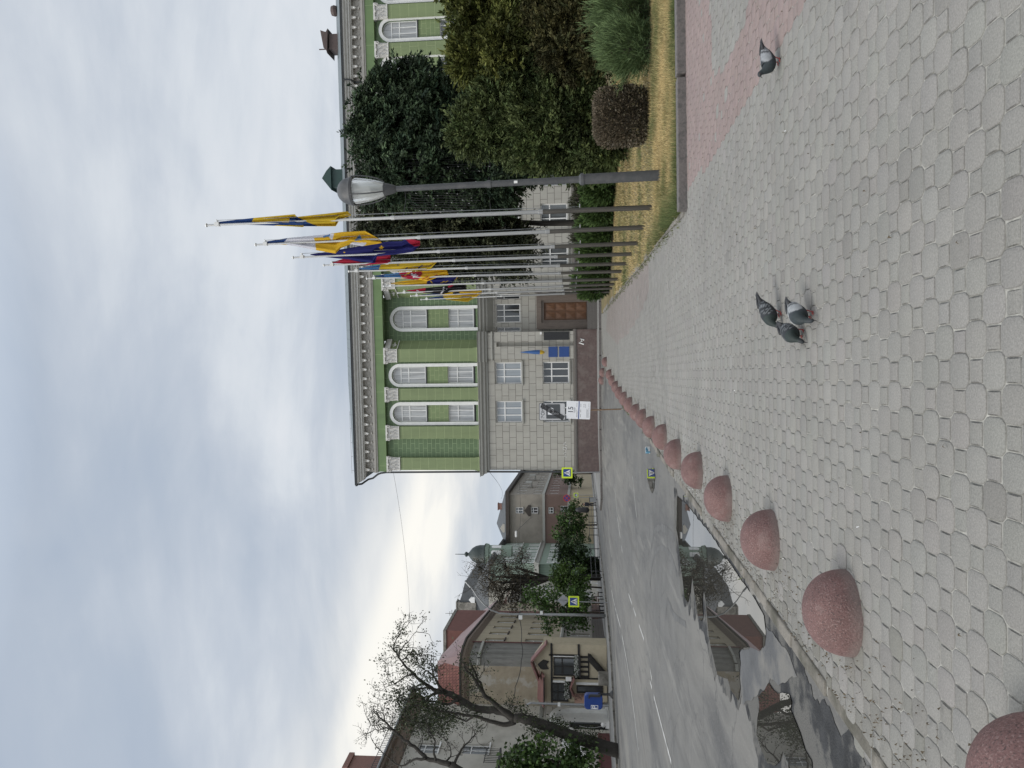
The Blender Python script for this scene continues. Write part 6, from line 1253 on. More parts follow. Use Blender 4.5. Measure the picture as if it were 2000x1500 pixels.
for k in range(15):
    s0 = 1.8 + k * 3.9
    for x0, x1 in ((1008, 1024), (1040, 1055), (1072, 1090)): wsd.append((s0, s0 + 1.4, fD(x1, 1000)[1], fD(x0, 1000)[1]))
for nm, z0, z1, m_ in (('upper_side_wall', zD1, zD, m_d1), ('middle_side_wall', zD2, zD1, m_d2), ('ground_side_wall', -0.5, zD2, m_d3)):
    w_ = [q for q in wsd if z0 < q[2] < z1]; mb = MB(); mb.wall(rect(0, LS, z0, z1), [rect(*q) for q in w_], 0, 0.2); o = mb.build(nm, m_, HD); o.location = (LD, 0, 0); o.rotation_euler = (0, 0, R(90.4))
    for q in w_[:45]: window(o, q[0], q[1], q[2], q[3], 0.12, 2, 0.66, MT['glass_mid'], MT['white'], 0.12)
bpy.data.objects.remove(side)
mb = MB()
for k in (2, 5, 8, 11): mb.box(LD, LD + 1.0, 1.5 + k * 3.9, 3.7 + k * 3.9, zD1 + 2.9, zD1 + 3.1); mb.box(LD + 0.92, LD + 1.0, 1.5 + k * 3.9, 3.7 + k * 3.9, zD1 + 3.1, zD1 + 4.1)
mb.build('balcony', m_trim, HD)
for z_ in (zD1, zD2): mb = MB(); mb.box(-0.1, LD + 0.2, -0.25, 0.0, z_ - 0.15, z_ + 0.3); mb.box(LD, LD + 0.2, 0.0, LS, z_ - 0.15, z_ + 0.3); mb.build('string_course', m_trim, HD)
mb = MB(); mb.box(-0.4, LD + 0.7, -0.7, LS, zD, zD + 0.65); mb.build('eave', m_eaved, HD)
ap = at(970, 1022, 147); al = (ap.x + 29.3, 6.0, ap.z)
mb = MB(); mb.face([(-0.4, -0.7, zD + 0.65), (LD + 0.7, -0.7, zD + 0.65), al]); mb.face([(LD + 0.7, -0.7, zD + 0.65), (LD + 0.7, LS, zD + 0.65), (al[0], LS, al[2]), al]); mb.face([(-0.4, -0.7, zD + 0.65), al, (al[0], LS, al[2]), (-0.4, LS, zD + 0.65)]); rfD = mb.build('roof', m_slate, HD)
mb = MB(); p = at(985, 989, 143.5); mb.box(p.x + 29.3 - 0.55, p.x + 29.3 + 0.55, 2.0, 3.0, zD + 0.6, at(974, 989, 143.5).z); mb.box(p.x + 29.3 - 0.65, p.x + 29.3 + 0.65, 1.9, 3.1, at(974, 989, 143.5).z, at(972.5, 989, 143.5).z); mb.build('chimney', m_brick, rfD)
mb = MB(); p = at(991, 972, 148); mb.box(p.x + 29.3 - 0.4, p.x + 29.3 + 0.4, 7, 7.8, zD + 0.6, at(984, 972, 148).z); mb.build('chimney', m_brick, rfD)
mb = MB(); p = at(990, 1032, 141); xx = p.x + 29.3; mb.prism([(xx - 0.75, zD + 0.8), (xx + 0.75, zD + 0.8), (xx + 0.75, zD + 1.3), (xx, zD + 1.75), (xx - 0.75, zD + 1.3)], 0.0, 1.5); mb.build('dormer', pl_grey, rfD)
mb = MB(); p = fD(1031, 997); mb.prism([(p[0] - 1.0, p[1] - 0.5), (p[0] + 1.0, p[1] - 0.5), (p[0] + 1.0, p[1] - 0.1), (p[0], p[1] + 0.65), (p[0] - 1.0, p[1] - 0.1)], -0.2, 0.0); mb.build('window_pediment', m_eaved, HD)
# grey blocks further down the street
for i, (x0, y0, y1, Y, lb) in enumerate(((1038, 915, 931, 215, 'far grey apartment block at the end of the street'),)):
    a = at(1150, y1, Y); b = at(1150, y0, Y); ob = thing('apartment_block', lb, 'building', (a.x, Y, 0)); zt = at(x0, y0, Y).z; L = b.x - a.x + 6; w_ = [(0.7 + k * 2.4, 1.9 + k * 2.4, 2 + r_ * 3.2, 3.6 + r_ * 3.2) for k in range(int(L / 2.5)) for r_ in range(int((zt - 3) / 3.2))]
    plain_house(ob, L, -0.5, zt, w_, pl_patch, 20)
    for q in w_: mb = MB(); mb.box(q[0], q[1], 0.1, 0.15, q[2], q[3]); mb.build('pane', MT['glass_mid'], ob)
# ------------------------------------------------------------------ trees of the street
def limb_px(mb, pts, Y, r0, r1, n=7, dy=0.0, rng=None):
    P = [at(x, y, Y + dy * i / max(1, len(pts) - 1)) for i, (x, y) in enumerate(pts)]; Q = [P[0]]
    for i in range(len(P) - 1):
        for k in (1, 2, 3): Q.append(P[i].lerp(P[i + 1], k / 3) + (Vector(rng.normal(0, 0.025, 3)) if rng is not None and k < 3 else Vector((0, 0, 0))))
    mb.tube(Q, [r0 + (r1 - r0) * (i / (len(Q) - 1)) ** 0.8 for i in range(len(Q))], n); return Q
def z4(pts): return [(640 + a * 0.3, 1160 + b * 0.3) for a, b in pts]
def leaning_tree():
    rng = np.random.default_rng(31); Y = 44.0; b = at(1203, 1467, Y); t = thing('leaning_tree', 'dark leaning street tree with a bare crooked crown and tufted trunk', 'tree', (0, 0, 0)); mb = MB(); tips = []; lv = []
    T_ = z4([(1905, 1025), (1780, 990), (1700, 960), (1600, 930), (1520, 900), (1450, 868), (1390, 850), (1330, 825), (1270, 812), (1215, 806)]); limb_px(mb, T_, Y, 0.40, 0.25, 12, rng=rng)
    limbs = [([(1215, 806), (1150, 765), (1100, 725), (1030, 672), (1005, 632), (960, 560), (920, 515), (885, 478)], 0.19, 0.05, -1.5), ([(1010, 640), (1000, 600), (970, 540), (940, 470), (920, 428)], 0.11, 0.03, -1.2),
             ([(1215, 815), (1150, 770), (1080, 752), (1000, 752), (940, 740), (880, 700), (840, 675), (790, 650), (740, 630)], 0.24, 0.17, 0.5), ([(740, 630), (690, 625), (640, 590), (560, 520), (500, 465), (460, 410), (430, 365), (395, 330)], 0.14, 0.02, 1.0), ([(460, 420), (470, 370), (500, 330), (540, 290), (585, 225)], 0.05, 0.01, 0.5), ([(430, 365), (440, 310), (470, 260), (490, 200)], 0.04, 0.01, 0.6), ([(560, 520), (500, 540), (440, 590), (400, 560), (360, 470)], 0.06, 0.01, 0.8), ([(480, 440), (520, 400), (560, 370)], 0.05, 0.015, 0.3),
             ([(750, 630), (715, 580), (690, 530), (670, 440), (680, 400)], 0.10, 0.015, -0.8), ([(690, 540), (650, 500), (610, 480), (580, 430)], 0.05, 0.01, 0), ([(760, 640), (690, 650), (650, 680), (640, 720), (600, 640), (580, 620)], 0.10, 0.03, 0.8), ([(850, 690), (780, 720), (700, 700), (600, 700), (520, 680), (450, 640)], 0.09, 0.012, 1.2),
             ([(1220, 830), (1160, 850), (1110, 842), (1040, 822), (960, 795), (880, 785), (800, 770), (700, 760), (600, 720), (520, 730)], 0.17, 0.02, -0.6), ([(950, 795), (900, 830), (830, 800), (740, 860), (640, 880)], 0.07, 0.012, 0.5), ([(800, 770), (760, 800), (680, 850), (560, 840), (480, 800)], 0.06, 0.01, 0.2),
             ([(1310, 815), (1290, 795), (1260, 780)], 0.12, 0.08, 0.0), ([(640, 590), (600, 590), (560, 610), (500, 640), (430, 700), (380, 690)], 0.06, 0.01, 1.0), ([(700, 620), (640, 610), (575, 620)], 0.07, 0.05, -0.6)]
    for pts, r0, r1, dy in limbs:
        Q = limb_px(mb, z4(pts), Y, r0, r1, 7, dy, rng)
        for i in range(len(Q) // 3, len(Q)):
            if rng.random() < 0.58 and r1 < 0.1:
                d = (Q[i] - Q[i - 1]).normalized() + Vector(rng.normal(0, 0.75, 3)); grow(mb, rng, Q[i], d, rng.uniform(0.4, 0.95), 0.022, 2, tips, 0.5, 0.05, (2, 3), 0.72, 0.7)
            if rng.random() < 0.5: lv.append((Q[i], Vector((0, 0, 1))))
    for q in range(18):   # tufts on the trunk
        f = rng.uniform(0.2, 0.98); x, y = T_[int(f * (len(T_) - 1))]; p = at(x, y, Y) + Vector(rng.normal(0, 0.22, 3)); lv += [(p + Vector(rng.normal(0, 0.28, 3)), Vector((0, 0, 1))) for _ in range(4)]
    mb.build('trunk', M_BARKD, t, smooth=True)
    tp = [q for q in tips if rng.random() < 0.8]; P1, D1 = tips_cloud(tp, 3, 0.13, rng); P2, D2 = tips_cloud(lv, 34, 0.22, rng)
    mid = [(at(*z4([(a, b)])[0], Y + rng.uniform(-1.5, 1.5)), Vector((0, 0, 1))) for a, b in zip(rng.normal(650, 95, 150), rng.normal(790, 60, 150))]
    P3, D3 = tips_cloud(mid, 22, 0.24, rng); P = np.concatenate([P1, P2, P3]); D = np.concatenate([D1, D2, D3]); n = len(P)
    tint = np.array([[0.022, 0.034, 0.014]]) * rng.normal(1, 0.3, (n, 1)).clip(0.3, 2) + rng.random((n, 1)) ** 3 * np.array([[0.05, 0.055, 0.02]])
    leaf_cloud('leaves', P, D, 0.13, 0.5, tint, t, M_LEAF, rng)
leaning_tree()
def bare_tree():
    rng = np.random.default_rng(37); Y = 41.0; t = thing('bare_tree', 'nearly bare dark tree reaching in from the left picture edge', 'tree', (0, 0, 0)); mb = MB(); tips = []
    limb_px(mb, z4([(1950, 1330), (1500, 1290), (1150, 1240), (900, 1180), (800, 1110)]), Y, 0.32, 0.2, 9, rng=rng)
    for pts, r0, r1 in (([(800, 1110), (720, 1088), (640, 1070), (600, 1030), (545, 985), (480, 930), (420, 882), (370, 830), (330, 795), (290, 760)], 0.16, 0.02), ([(820, 1120), (850, 1050), (880, 1000), (930, 950), (970, 900)], 0.09, 0.02), ([(700, 1090), (690, 1020), (700, 960), (660, 900), (600, 880)], 0.07, 0.015), ([(640, 1070), (560, 1080), (480, 1120), (420, 1090), (300, 970)], 0.09, 0.015), ([(420, 882), (380, 870), (330, 890), (280, 850), (260, 800)], 0.05, 0.01), ([(370, 830), (360, 780), (370, 740)], 0.04, 0.01), ([(760, 1100), (800, 1060), (800, 1000), (760, 940)], 0.06, 0.012)):
        Q = limb_px(mb, z4(pts), Y, r0, r1, 7, 0.8, rng)
        for i in range(len(Q) // 3, len(Q)):
            if rng.random() < 0.8: grow(mb, rng, Q[i], (Q[i] - Q[i - 1]).normalized() + Vector(rng.normal(0, 0.8, 3)), rng.uniform(0.35, 0.9), 0.02, 2, tips, 0.5, 0.05, (2, 3), 0.72, 0.7)
    mb.build('trunk', M_BARKD, t, smooth=True); tp = [q for q in tips if rng.random() < 0.35]; P, D = tips_cloud(tp, 4, 0.1, rng); n = len(P)
    leaf_cloud('leaves', P, D, 0.10, 0.5, np.array([[0.03, 0.04, 0.02]]) * rng.normal(1, 0.3, (n, 1)).clip(0.3, 2), t, M_LEAF, rng)
bare_tree()
def leafy(name, label, Y, base, blobs, n, size, cols, seed, trunk=0.09, group=None, aspect=0.62, clump=26, crad=0.26, droop=0.25, bark=None, tw=40):
    """broad-leaved tree: trunk and limbs traced to the crown lobes, leaves in clumps with gaps between"""
    rng = np.random.default_rng(seed); t = thing(name, label, 'tree', base, 0, group); O = np.array(base); mb = MB()
    cen = np.mean([b[0] for b in blobs], axis=0) - O; mb.tube([(0, 0, -0.1), (cen[0] * 0.15, cen[1] * 0.15, cen[2] * 0.45), (cen[0] * 0.7, cen[1] * 0.7, cen[2])], [trunk, trunk * 0.8, trunk * 0.4], 9)
    nc = max(20, n // clump); P, d, r_, pick = crown_points(blobs, nc, rng, 0.35, 0.14)
    for b in blobs: q = b[0] - O; mb.tube([(cen[0] * 0.3, cen[1] * 0.3, cen[2] * 0.55), tuple((cen * 0.5 + q * 0.5) + rng.normal(0, 0.08, 3)), tuple(q)], [trunk * 0.5, trunk * 0.35, trunk * 0.12], 6)
    for i in rng.choice(nc, min(tw, nc), replace=False):
        q = P[i] - O; c = blobs[pick[i]][0] - O; mb.tube([tuple(c), tuple((c + q) / 2 + rng.normal(0, 0.06, 3)), tuple(q)], [trunk * 0.16, trunk * 0.1, 0.006], 4)
    mb.build('trunk', bark or M_BARK, t, smooth=True)
    i = np.repeat(np.arange(nc), clump); PP = P[i] + rng.normal(0, crad, (len(i), 3)) * np.array((1, 1, 0.7)); D = d[i] * 0.6 + rng.normal(0, 0.6, (len(i), 3)) - np.array((0, 0, droop))
    tone = rng.normal(1, 0.28, (nc, 1)).clip(0.4, 1.8)[i] * rng.normal(1, 0.15, (len(i), 1)).clip(0.5, 1.5); hue = rng.random((nc, 1))[i]
    tint = (np.array(cols[0]) * (1 - hue) + np.array(cols[1]) * hue) * tone
    leaf_cloud('crown', PP - O, D, size, aspect, tint, t, M_LEAF, rng); return t
gcol = ((0.028, 0.062, 0.014), (0.075, 0.135, 0.03)); gdk = ((0.016, 0.036, 0.011), (0.045, 0.082, 0.022))
def gb(x, y, Y): p = at(x, y, Y); return (p.x, p.y, zb(p.x, p.y))
leafy('maple', 'bright green broad leaved tree in the left corner before the pale townhouse', 42.5, gb(1200, 1535, 42.5), blobs_px(42.5, [(1095, 1497, 42, 28, 0), (1040, 1510, 36, 34, 0), (1120, 1478, 22, 18, 0), (1020, 1478, 22, 18, 0.2), (1060, 1462, 20, 16, 0), (1130, 1500, 30, 40, 0), (1000, 1495, 20, 20, 0)]), 3600, 0.24, ((0.026, 0.056, 0.014), (0.07, 0.118, 0.03)), 41, 0.12, 'young street trees', 0.8, 20, 0.3)
leafy('young_tree', 'green young street tree beside the beige street side and lamp mast', 66, gb(1180, 1197, 66), blobs_px(66, [(1050, 1165, 30, 22, 0), (1090, 1190, 32, 28, 0), (1120, 1205, 26, 26, 0), (1030, 1172, 12, 14, 0), (1125, 1170, 28, 24, 0.3), (1145, 1222, 8, 20, 0), (1075, 1215, 14, 14, 0), (1062, 1188, 14, 16, 0)]), 3800, 0.24, gcol, 42, 0.09, 'young street trees')
leafy('young_tree', 'lighter green young street tree behind the grey diamond sign', 76, gb(1178, 1148, 76), blobs_px(76, [(1110, 1135, 26, 24, 0), (1125, 1155, 26, 22, 0), (1095, 1120, 18, 18, 0), (1135, 1125, 14, 22, 0), (1085, 1145, 18, 16, 0)]), 3400, 0.26, ((0.04, 0.08, 0.016), (0.09, 0.15, 0.032)), 43, 0.09, 'young street trees')
leafy('young_tree', 'dark green young street tree before the green townhouse', 86, gb(1172, 1098, 86), blobs_px(86, [(1115, 1090, 30, 24, 0), (1105, 1108, 20, 18, 0), (1120, 1070, 24, 18, 0), (1140, 1095, 16, 26, 0), (1095, 1075, 14, 14, 0)]), 3400, 0.28, gdk, 44, 0.1, 'young street trees')
leafy('young_tree', 'spreading green young street tree before the brown end house', 98, gb(1166, 1025, 98), blobs_px(98, [(1120, 1020, 26, 24, 0), (1125, 1045, 22, 20, 0), (1100, 1010, 14, 14, 0), (1098, 1040, 14, 16, 0), (1086, 1048, 8, 10, 0), (1125, 995, 14, 16, 0), (1140, 1030, 8, 24, 0), (1110, 1062, 18, 12, 0)]), 3600, 0.3, ((0.024, 0.052, 0.013), (0.062, 0.112, 0.026)), 45, 0.1, 'young street trees')
leafy('corner_tree', 'small dark tree behind the crossing sign at the corner of the green building', 150, gb(1158, 925, 150), blobs_px(150, [(1105, 928, 18, 16, 0), (1120, 935, 18, 12, 0), (1090, 922, 10, 10, 0)]), 1400, 0.42, gdk, 46, 0.12)
def brown_tree():
    t = leafy('withered_tree', 'withered brown leaved tree with a thick leaning trunk before the onion dome', 80, gb(1170, 1128, 80), blobs_px(80, [(960, 1135, 34, 34, 0), (990, 1110, 40, 30, 0), (1000, 1150, 34, 32, 0), (940, 1110, 24, 20, 0), (1010, 1175, 26, 20, 0), (1030, 1120, 18, 20, 0), (975, 1172, 20, 16, 0), (1020, 1090, 12, 18, 0), (1045, 1165, 12, 14, 0)]), 9500, 0.2, ((0.038, 0.033, 0.02), (0.085, 0.07, 0.045)), 47, 0.34, None, 0.35, 26, 0.34, 0.9, M_BARKD, 150)
    rng = np.random.default_rng(48); mb = MB(); tips = []; O = t.location
    for a, b in (((935, 1125), (915, 1135)), ((930, 1140), (903, 1152)), ((930, 1108), (912, 1102)), ((945, 1150), (920, 1160))): p, q = at(*a, 80), at(*b, 80); grow(mb, rng, p - O, q - p, (q - p).length, 0.03, 2, tips, 0.4, 0.05)
    mb.build('twig', M_BARKD, t)
brown_tree()

# ------------------------------------------------------------------ signs and street furniture
def text_mb(mb, body, size, x, y, z, bold=False, font_rot=0.0):
    """lettering as thin raised shapes in the (x, z) plane, centred on x, baseline z, face at y"""
    cu = bpy.data.curves.new('lettering', 'FONT'); cu.body = body; cu.size = size; cu.align_x = 'CENTER'; cu.extrude = 0.0; cu.offset = 0.012 * size if bold else 0.0
    o = bpy.data.objects.new('lettering', cu); COL.objects.link(o); dg = bpy.context.evaluated_depsgraph_get(); me = bpy.data.meshes.new_from_object(o.evaluated_get(dg))
    mb.raw([(x + v.co.x, y, z + v.co.y) for v in me.vertices], [tuple(p.vertices) for p in me.polygons]); bpy.data.objects.remove(o); bpy.data.meshes.remove(me); bpy.data.curves.remove(cu)
def rrect(x0, x1, z0, z1, r_, n=4):
    out = []
    for cx_, cz_, a0 in ((x1 - r_, z1 - r_, 0), (x0 + r_, z1 - r_, 90), (x0 + r_, z0 + r_, 180), (x1 - r_, z0 + r_, 270)):
        for k in range(n + 1): a = R(a0 + 90 * k / n); out.append((cx_ + r_ * math.cos(a), cz_ + r_ * math.sin(a)))
    return out
m_sblue = mat('blue_sign_sheeting', (0.012, 0.045, 0.22), 0.4, 0.05, 4); m_lime = mat('fluorescent_yellow_green_sheeting', (0.62, 0.78, 0.03), 0.5, 0.04, 4); m_swhite = mat('white_sign_sheeting', (0.72, 0.73, 0.76), 0.4, 0.04, 4); m_sgrey = mat('dark_grey_sign_print', (0.062, 0.068, 0.075), 0.45, 0.06, 4); m_sback = mat('dull_sign_back', (0.26, 0.265, 0.285), 0.5, 0.08, 4); m_sred = mat('red_sign_sheeting', (0.42, 0.03, 0.03), 0.4, 0.06, 4); m_rust = mat('rusty_post', (0.17, 0.105, 0.06), 0.8, 0.3, 8, col2=(0.28, 0.27, 0.26))
def zone_sign():
    b = gp(1212, 799); Y = b.y; t = thing('parking_sign', 'end of parking zone sign with a fee panel below, on a thin rusty post', 'sign', (b.x, Y, b.z)); O = t.location
    k = Y / F
    def L(x, y): p = at(x, y, Y) - O; return p.x, p.z
    x0, z0 = L(1104.5, 821); x1, z1 = L(1052.8, 787); 
    mb = MB(); tx, tz = L(1054, 804); bx_, bz = L(1212, 799); mb.tube([(0, 0.03, -0.1), (tx, 0.03, tz)], 0.024, 8); mb.build('post', m_rust, t)
    mb = MB(); mb.prism(rrect(x0, x1, z0, z1, 0.06), -0.012, 0.006); p = mb.build('zone_plate', m_sgrey, t)
    mb = MB(); mb.prism(rrect(x0 + 0.02, x1 - 0.02, z0 + 0.02, z1 - 0.02, 0.05), -0.016, -0.0125); mb.build('plate_face', mat('pale_grey_sign_face', (0.50, 0.505, 0.52), 0.4, 0.04, 4), p)
    w_, h_ = x1 - x0, z1 - z0
    mb = MB(); mb.prism(rrect(x0 + 0.10 * w_, x1 - 0.08 * w_, z0 + 0.20 * h_, z0 + 0.73 * h_, 0.03), -0.020, -0.0165); text_mb(mb, 'ЗОНА', 0.185 * h_, x0 + 0.5 * w_, -0.0185, z0 + 0.795 * h_, True)
    mb.build('dark_print', m_sgrey, p)
    mb = MB(); text_mb(mb, 'P', 0.58 * h_, x0 + 0.5 * w_, -0.0215, z0 + 0.265 * h_, True); mb.build('letter_p', m_swhite, p)
    mb = MB()
    for k_ in range(5):
        o_ = (k_ - 2) * 0.033; a = (x0 + 0.02 * w_ + 0.1 + o_ * 0.9, z0 + 0.03 * h_); 
        mb.bar((x0 + 0.055 + o_ + 0.02, -0.023, z0 + 0.045 - o_ * 0.45 + 0.02), (x1 - 0.065 + o_ - 0.01, -0.023, z1 - 0.05 - o_ * 0.45 - 0.02), 0.003, 0.028, up=(1, 0, -1))
    mb.build('end_stripe', MT['black'], p)
    # fee panel, turned a little on its post
    q = MB(); u0, v0 = L(1153, 819.5); u1, v1 = L(1106, 784.5); xm = (u0 + u1) / 2; hw = (u1 - u0) / 2; H_ = v1 - v0
    q.prism(rrect(-hw, hw, 0, H_, 0.03), -0.012, 0.004); fp = q.build('fee_plate', m_swhite, t); fp.location = (xm, -0.005, v0); fp.rotation_euler = (0, R(2.6), R(-9))
    q = MB(); text_mb(q, '15', 0.30 * H_, 0.0, -0.015, H_ * 0.72, True)
    rnd = random.Random(4)
    for zz, x0_, x1_, hh in ((0.665, -0.32, 0.32, 0.016), (0.63, -0.25, 0.25, 0.012), (0.56, -0.8, 0.05, 0.012), (0.56, 0.35, 0.8, 0.012), (0.525, -0.8, -0.1, 0.01), (0.39, -0.78, -0.45, 0.018), (0.39, -0.22, 0.08, 0.018), (0.39, 0.38, 0.72, 0.018), (0.20, 0.3, 0.75, 0.012), (0.26, 0.35, 0.5, 0.02), (0.26, 0.58, 0.72, 0.02), (0.14, -0.8, 0.2, 0.012), (0.105, -0.8, 0.1, 0.012), (0.06, -0.8, 0.3, 0.01), (0.06, 0.4, 0.8, 0.012)):
        x = x0_ * hw
        while x < x1_ * hw: wd = rnd.uniform(0.012, 0.035); q.box(x, min(x + wd, x1_ * hw), -0.015, -0.0125, zz * H_, (zz + hh) * H_); x += wd + 0.008
    q.build('fee_print', mat('grey_sign_print', (0.10, 0.105, 0.12), 0.5, 0.05), fp)
    q = MB(); q.box(-hw + 0.004, hw - 0.004, -0.0152, -0.0126, H_ * 0.455, H_ * 0.495); q.build('blue_stripe', m_sblue, fp)
zone_sign()
def cross_face(s, t, back=False, y=0.0):
    mb = MB(); mb.prism(rrect(-s / 2, s / 2, -s / 2, s / 2, s * 0.05), y - 0.01, y + 0.012); p = mb.build('sign_plate', m_lime, t)
    mb = MB(); q = s * 0.35; mb.prism([(-q, -q), (q, -q), (q, q), (-q, q)], y - 0.016, y - 0.0105); mb.build('blue_field', m_sblue, p)
    mb = MB(); h = s * 0.3; mb.prism([(-h * 0.98, -h * 0.92), (h * 0.98, -h * 0.92), (0, h * 0.95)], y - 0.021, y - 0.0165); mb.build('white_triangle', m_swhite, p)
    mb = MB(); f = s * 0.3; yy = y - 0.023
    def st(a, b, w_): mb.bar((a[0] * f, yy, a[1] * f), (b[0] * f, yy, b[1] * f), 0.003, w_ * f, up=(0, 0, 1) if abs(a[0] - b[0]) > abs(a[1] - b[1]) else (1, 0, 0))
    mb.prism([(f * (0.02 + 0.11 * math.cos(k * math.pi / 4)), f * (0.42 + 0.11 * math.sin(k * math.pi / 4))) for k in range(8)], yy - 0.0015, yy + 0.001)
    st((0.0, 0.32), (-0.02, -0.15), 0.17); st((-0.02, -0.1), (0.22, -0.72), 0.12); st((-0.02, -0.1), (-0.28, -0.72), 0.12); st((0.0, 0.25), (0.26, -0.05), 0.09); st((0.0, 0.25), (-0.26, 0.0), 0.09)
    for k in (-0.62, -0.32, 0.32, 0.62): st((k, -0.86), (k * 0.82, -0.62), 0.1)
    mb.build('walker_symbol', MT['black'], p)
def crossing(label, cxp, cyp, s_px, base, Y, lean=0.0):
    c = at(cxp, cyp, Y); b = at(base[0], base[1], Y); zg = zb(b.x, b.y); t = thing('crossing_sign', label, 'sign', (c.x, Y, zg), math.atan2(-c.x, Y) * 0.4, 'pedestrian crossing signs'); O = t.location
    h = c.z - zg; s = s_px / F * Y; mb = MB(); mb.tube([(b.x - c.x, 0.05, -0.1), (0, 0.05, h + s * 0.4)], 0.035, 8); mb.build('post', MT['metal_grey'], t)
    e = bpy.data.objects; k0 = set(bpy.data.objects); cross_face(s, t)
    for o in bpy.data.objects:
        if o not in k0 and o.parent == t: o.location.z = h
    return t
crossing('pedestrian crossing sign in yellow green border at the corner of the green building', 1107.5, 923.5, 21, (1169, 922), 48.6)
cs = crossing('pedestrian crossing sign in yellow green border under a grey diamond plate', 1120.5, 1175, 21, (1179, 1177), 57.5)
crossing('smallest and farthest pedestrian crossing sign, near the people', 1125, 967, 8.5, (1155, 967), 95)
c = at(1100, 1172.5, 57.55); q = 11.5 / F * 57.5; hb = c.z - cs.location.z; xo = c.x - cs.location.x
mb = MB(); mb.prism([(xo, hb - q), (xo + q, hb), (xo, hb + q), (xo - q, hb)], 0.06, 0.075); tag(mb.build('diamond_plate', m_sback, cs), 'grey back of a diamond sign'); mb = MB(); mb.tube([(0.0, 0.05, hb - q - 0.4), (xo, 0.05, hb + q * 0.6)], 0.035, 8); mb.build('upper_post', MT['metal_grey'], cs)
Y = 73.0; c = at(1107, 973, Y); b = at(1162, 971.5, Y); zg = zb(b.x, b.y); t = thing('no_stopping_sign', 'round blue no stopping sign with red cross on a thin pole', 'sign', (c.x, Y, zg)); h = c.z - zg; r_ = 7.0 / F * Y
mb = MB(); mb.tube([(b.x - c.x, 0.05, -0.1), (0, 0.05, h + r_)], 0.03, 8); mb.build('post', MT['metal_grey'], t)
mb = MB(); mb.prism([(r_ * math.cos(k * math.pi / 14), h + r_ * math.sin(k * math.pi / 14)) for k in range(28)], -0.01, 0.01); mb.build('sign_plate', m_sred, t); mb = MB(); mb.prism([(r_ * 0.80 * math.cos(k * math.pi / 14), h + r_ * 0.80 * math.sin(k * math.pi / 14)) for k in range(28)], -0.015, -0.0105); mb.build('blue_field', m_sblue, t)
mb = MB()
for q in (-1, 1): mb.bar((-q * r_ * 0.56, -0.018 - 0.002 * q, h - r_ * 0.56), (q * r_ * 0.56, -0.018 - 0.002 * q, h + r_ * 0.56), 0.004, r_ * 0.2, up=(q, 0, -1))
mb.build('cross', m_sred, t)
Yb = 74.5; b = at(1170, 976, Yb); zg = zb(b.x, b.y); t = thing('litter_bin', 'grey box litter bin on the pavement under the no stopping sign', 'bin', (b.x, Yb, zg)); mb = MB(); mb.prism([(-0.2, 0.12), (0.2, 0.12), (0.24, 0.72), (-0.24, 0.72)], -0.18, 0.18); mb.build('body', MT['metal_grey'], t, bevel=0.02); mb = MB(); mb.box(-0.27, 0.27, -0.2, 0.2, 0.72, 0.77); mb.box(-0.03, 0.03, -0.03, 0.03, -0.05, 0.14); mb.build('lid', MT['metal_dark'], t)
# curved lamp mast
Ym_ = 61.5; b = at(1184, 1202.5, Ym_); zg = zb(b.x, b.y); t = thing('lamp_mast', 'tall grey lamp mast with a long curved arm beside the beige house', 'lamp post', (b.x, Ym_, zg)); O = t.location
P = [at(x, y, Ym_) - O for x, y in ((1184, 1202.5), (1120, 1201), (1065, 1200.2), (1062, 1200), (1000, 1199.3), (975, 1197.5), (958, 1191), (945, 1180), (932, 1165), (922, 1150), (916, 1141))]; P[0].z = -0.1
mb = MB(); mb.tube(P, [0.12, 0.115, 0.11, 0.08, 0.075, 0.065, 0.06, 0.055, 0.05, 0.045, 0.04], 10); mb.build('mast', MT['metal_grey'], t, smooth=True)
p, q = at(920, 1147, Ym_) - O, at(908, 1134, Ym_) - O; mb = MB(); mb.bar(p, q, 0.22, 0.14); mb.build('lamp_head', MT['metal_grey'], t, bevel=0.04)
mb = MB(); p = at(1058, 1198, Ym_) - O; mb.box(p.x - 0.02, p.x + 0.22, -0.25, -0.05, p.z - 0.1, p.z + 0.12); mb.build('camera_box', MT['white'], t); mb = MB(); p = at(1017, 1204, Ym_) - O; mb.box(p.x - 0.15, p.x + 0.15, -0.3, -0.1, p.z - 0.15, p.z + 0.15); mb.build('junction_box', MT['white'], t)
# drain pole between the two houses
b = at(1040, 1374, 58); t = thing('utility_pole', 'grey galvanised pole between the cafe and the white doorway', 'pole', (at(1190, 1378, 58).x, 58, -0.2)); O = t.location; mb = MB(); mb.tube([(0, 0, 0), at(1060, 1374, 58) - O, at(1036, 1373, 58) - O, at(1028, 1377, 58) - O], [0.1, 0.09, 0.07, 0.06], 8); mb.build('pole', MT['metal_grey'], t); mb = MB(); p = at(1092, 1375, 58) - O; mb.box(p.x - 0.12, p.x + 0.12, -0.16, 0.0, p.z - 0.1, p.z + 0.1); mb.build('insulator', MT['white'], t)
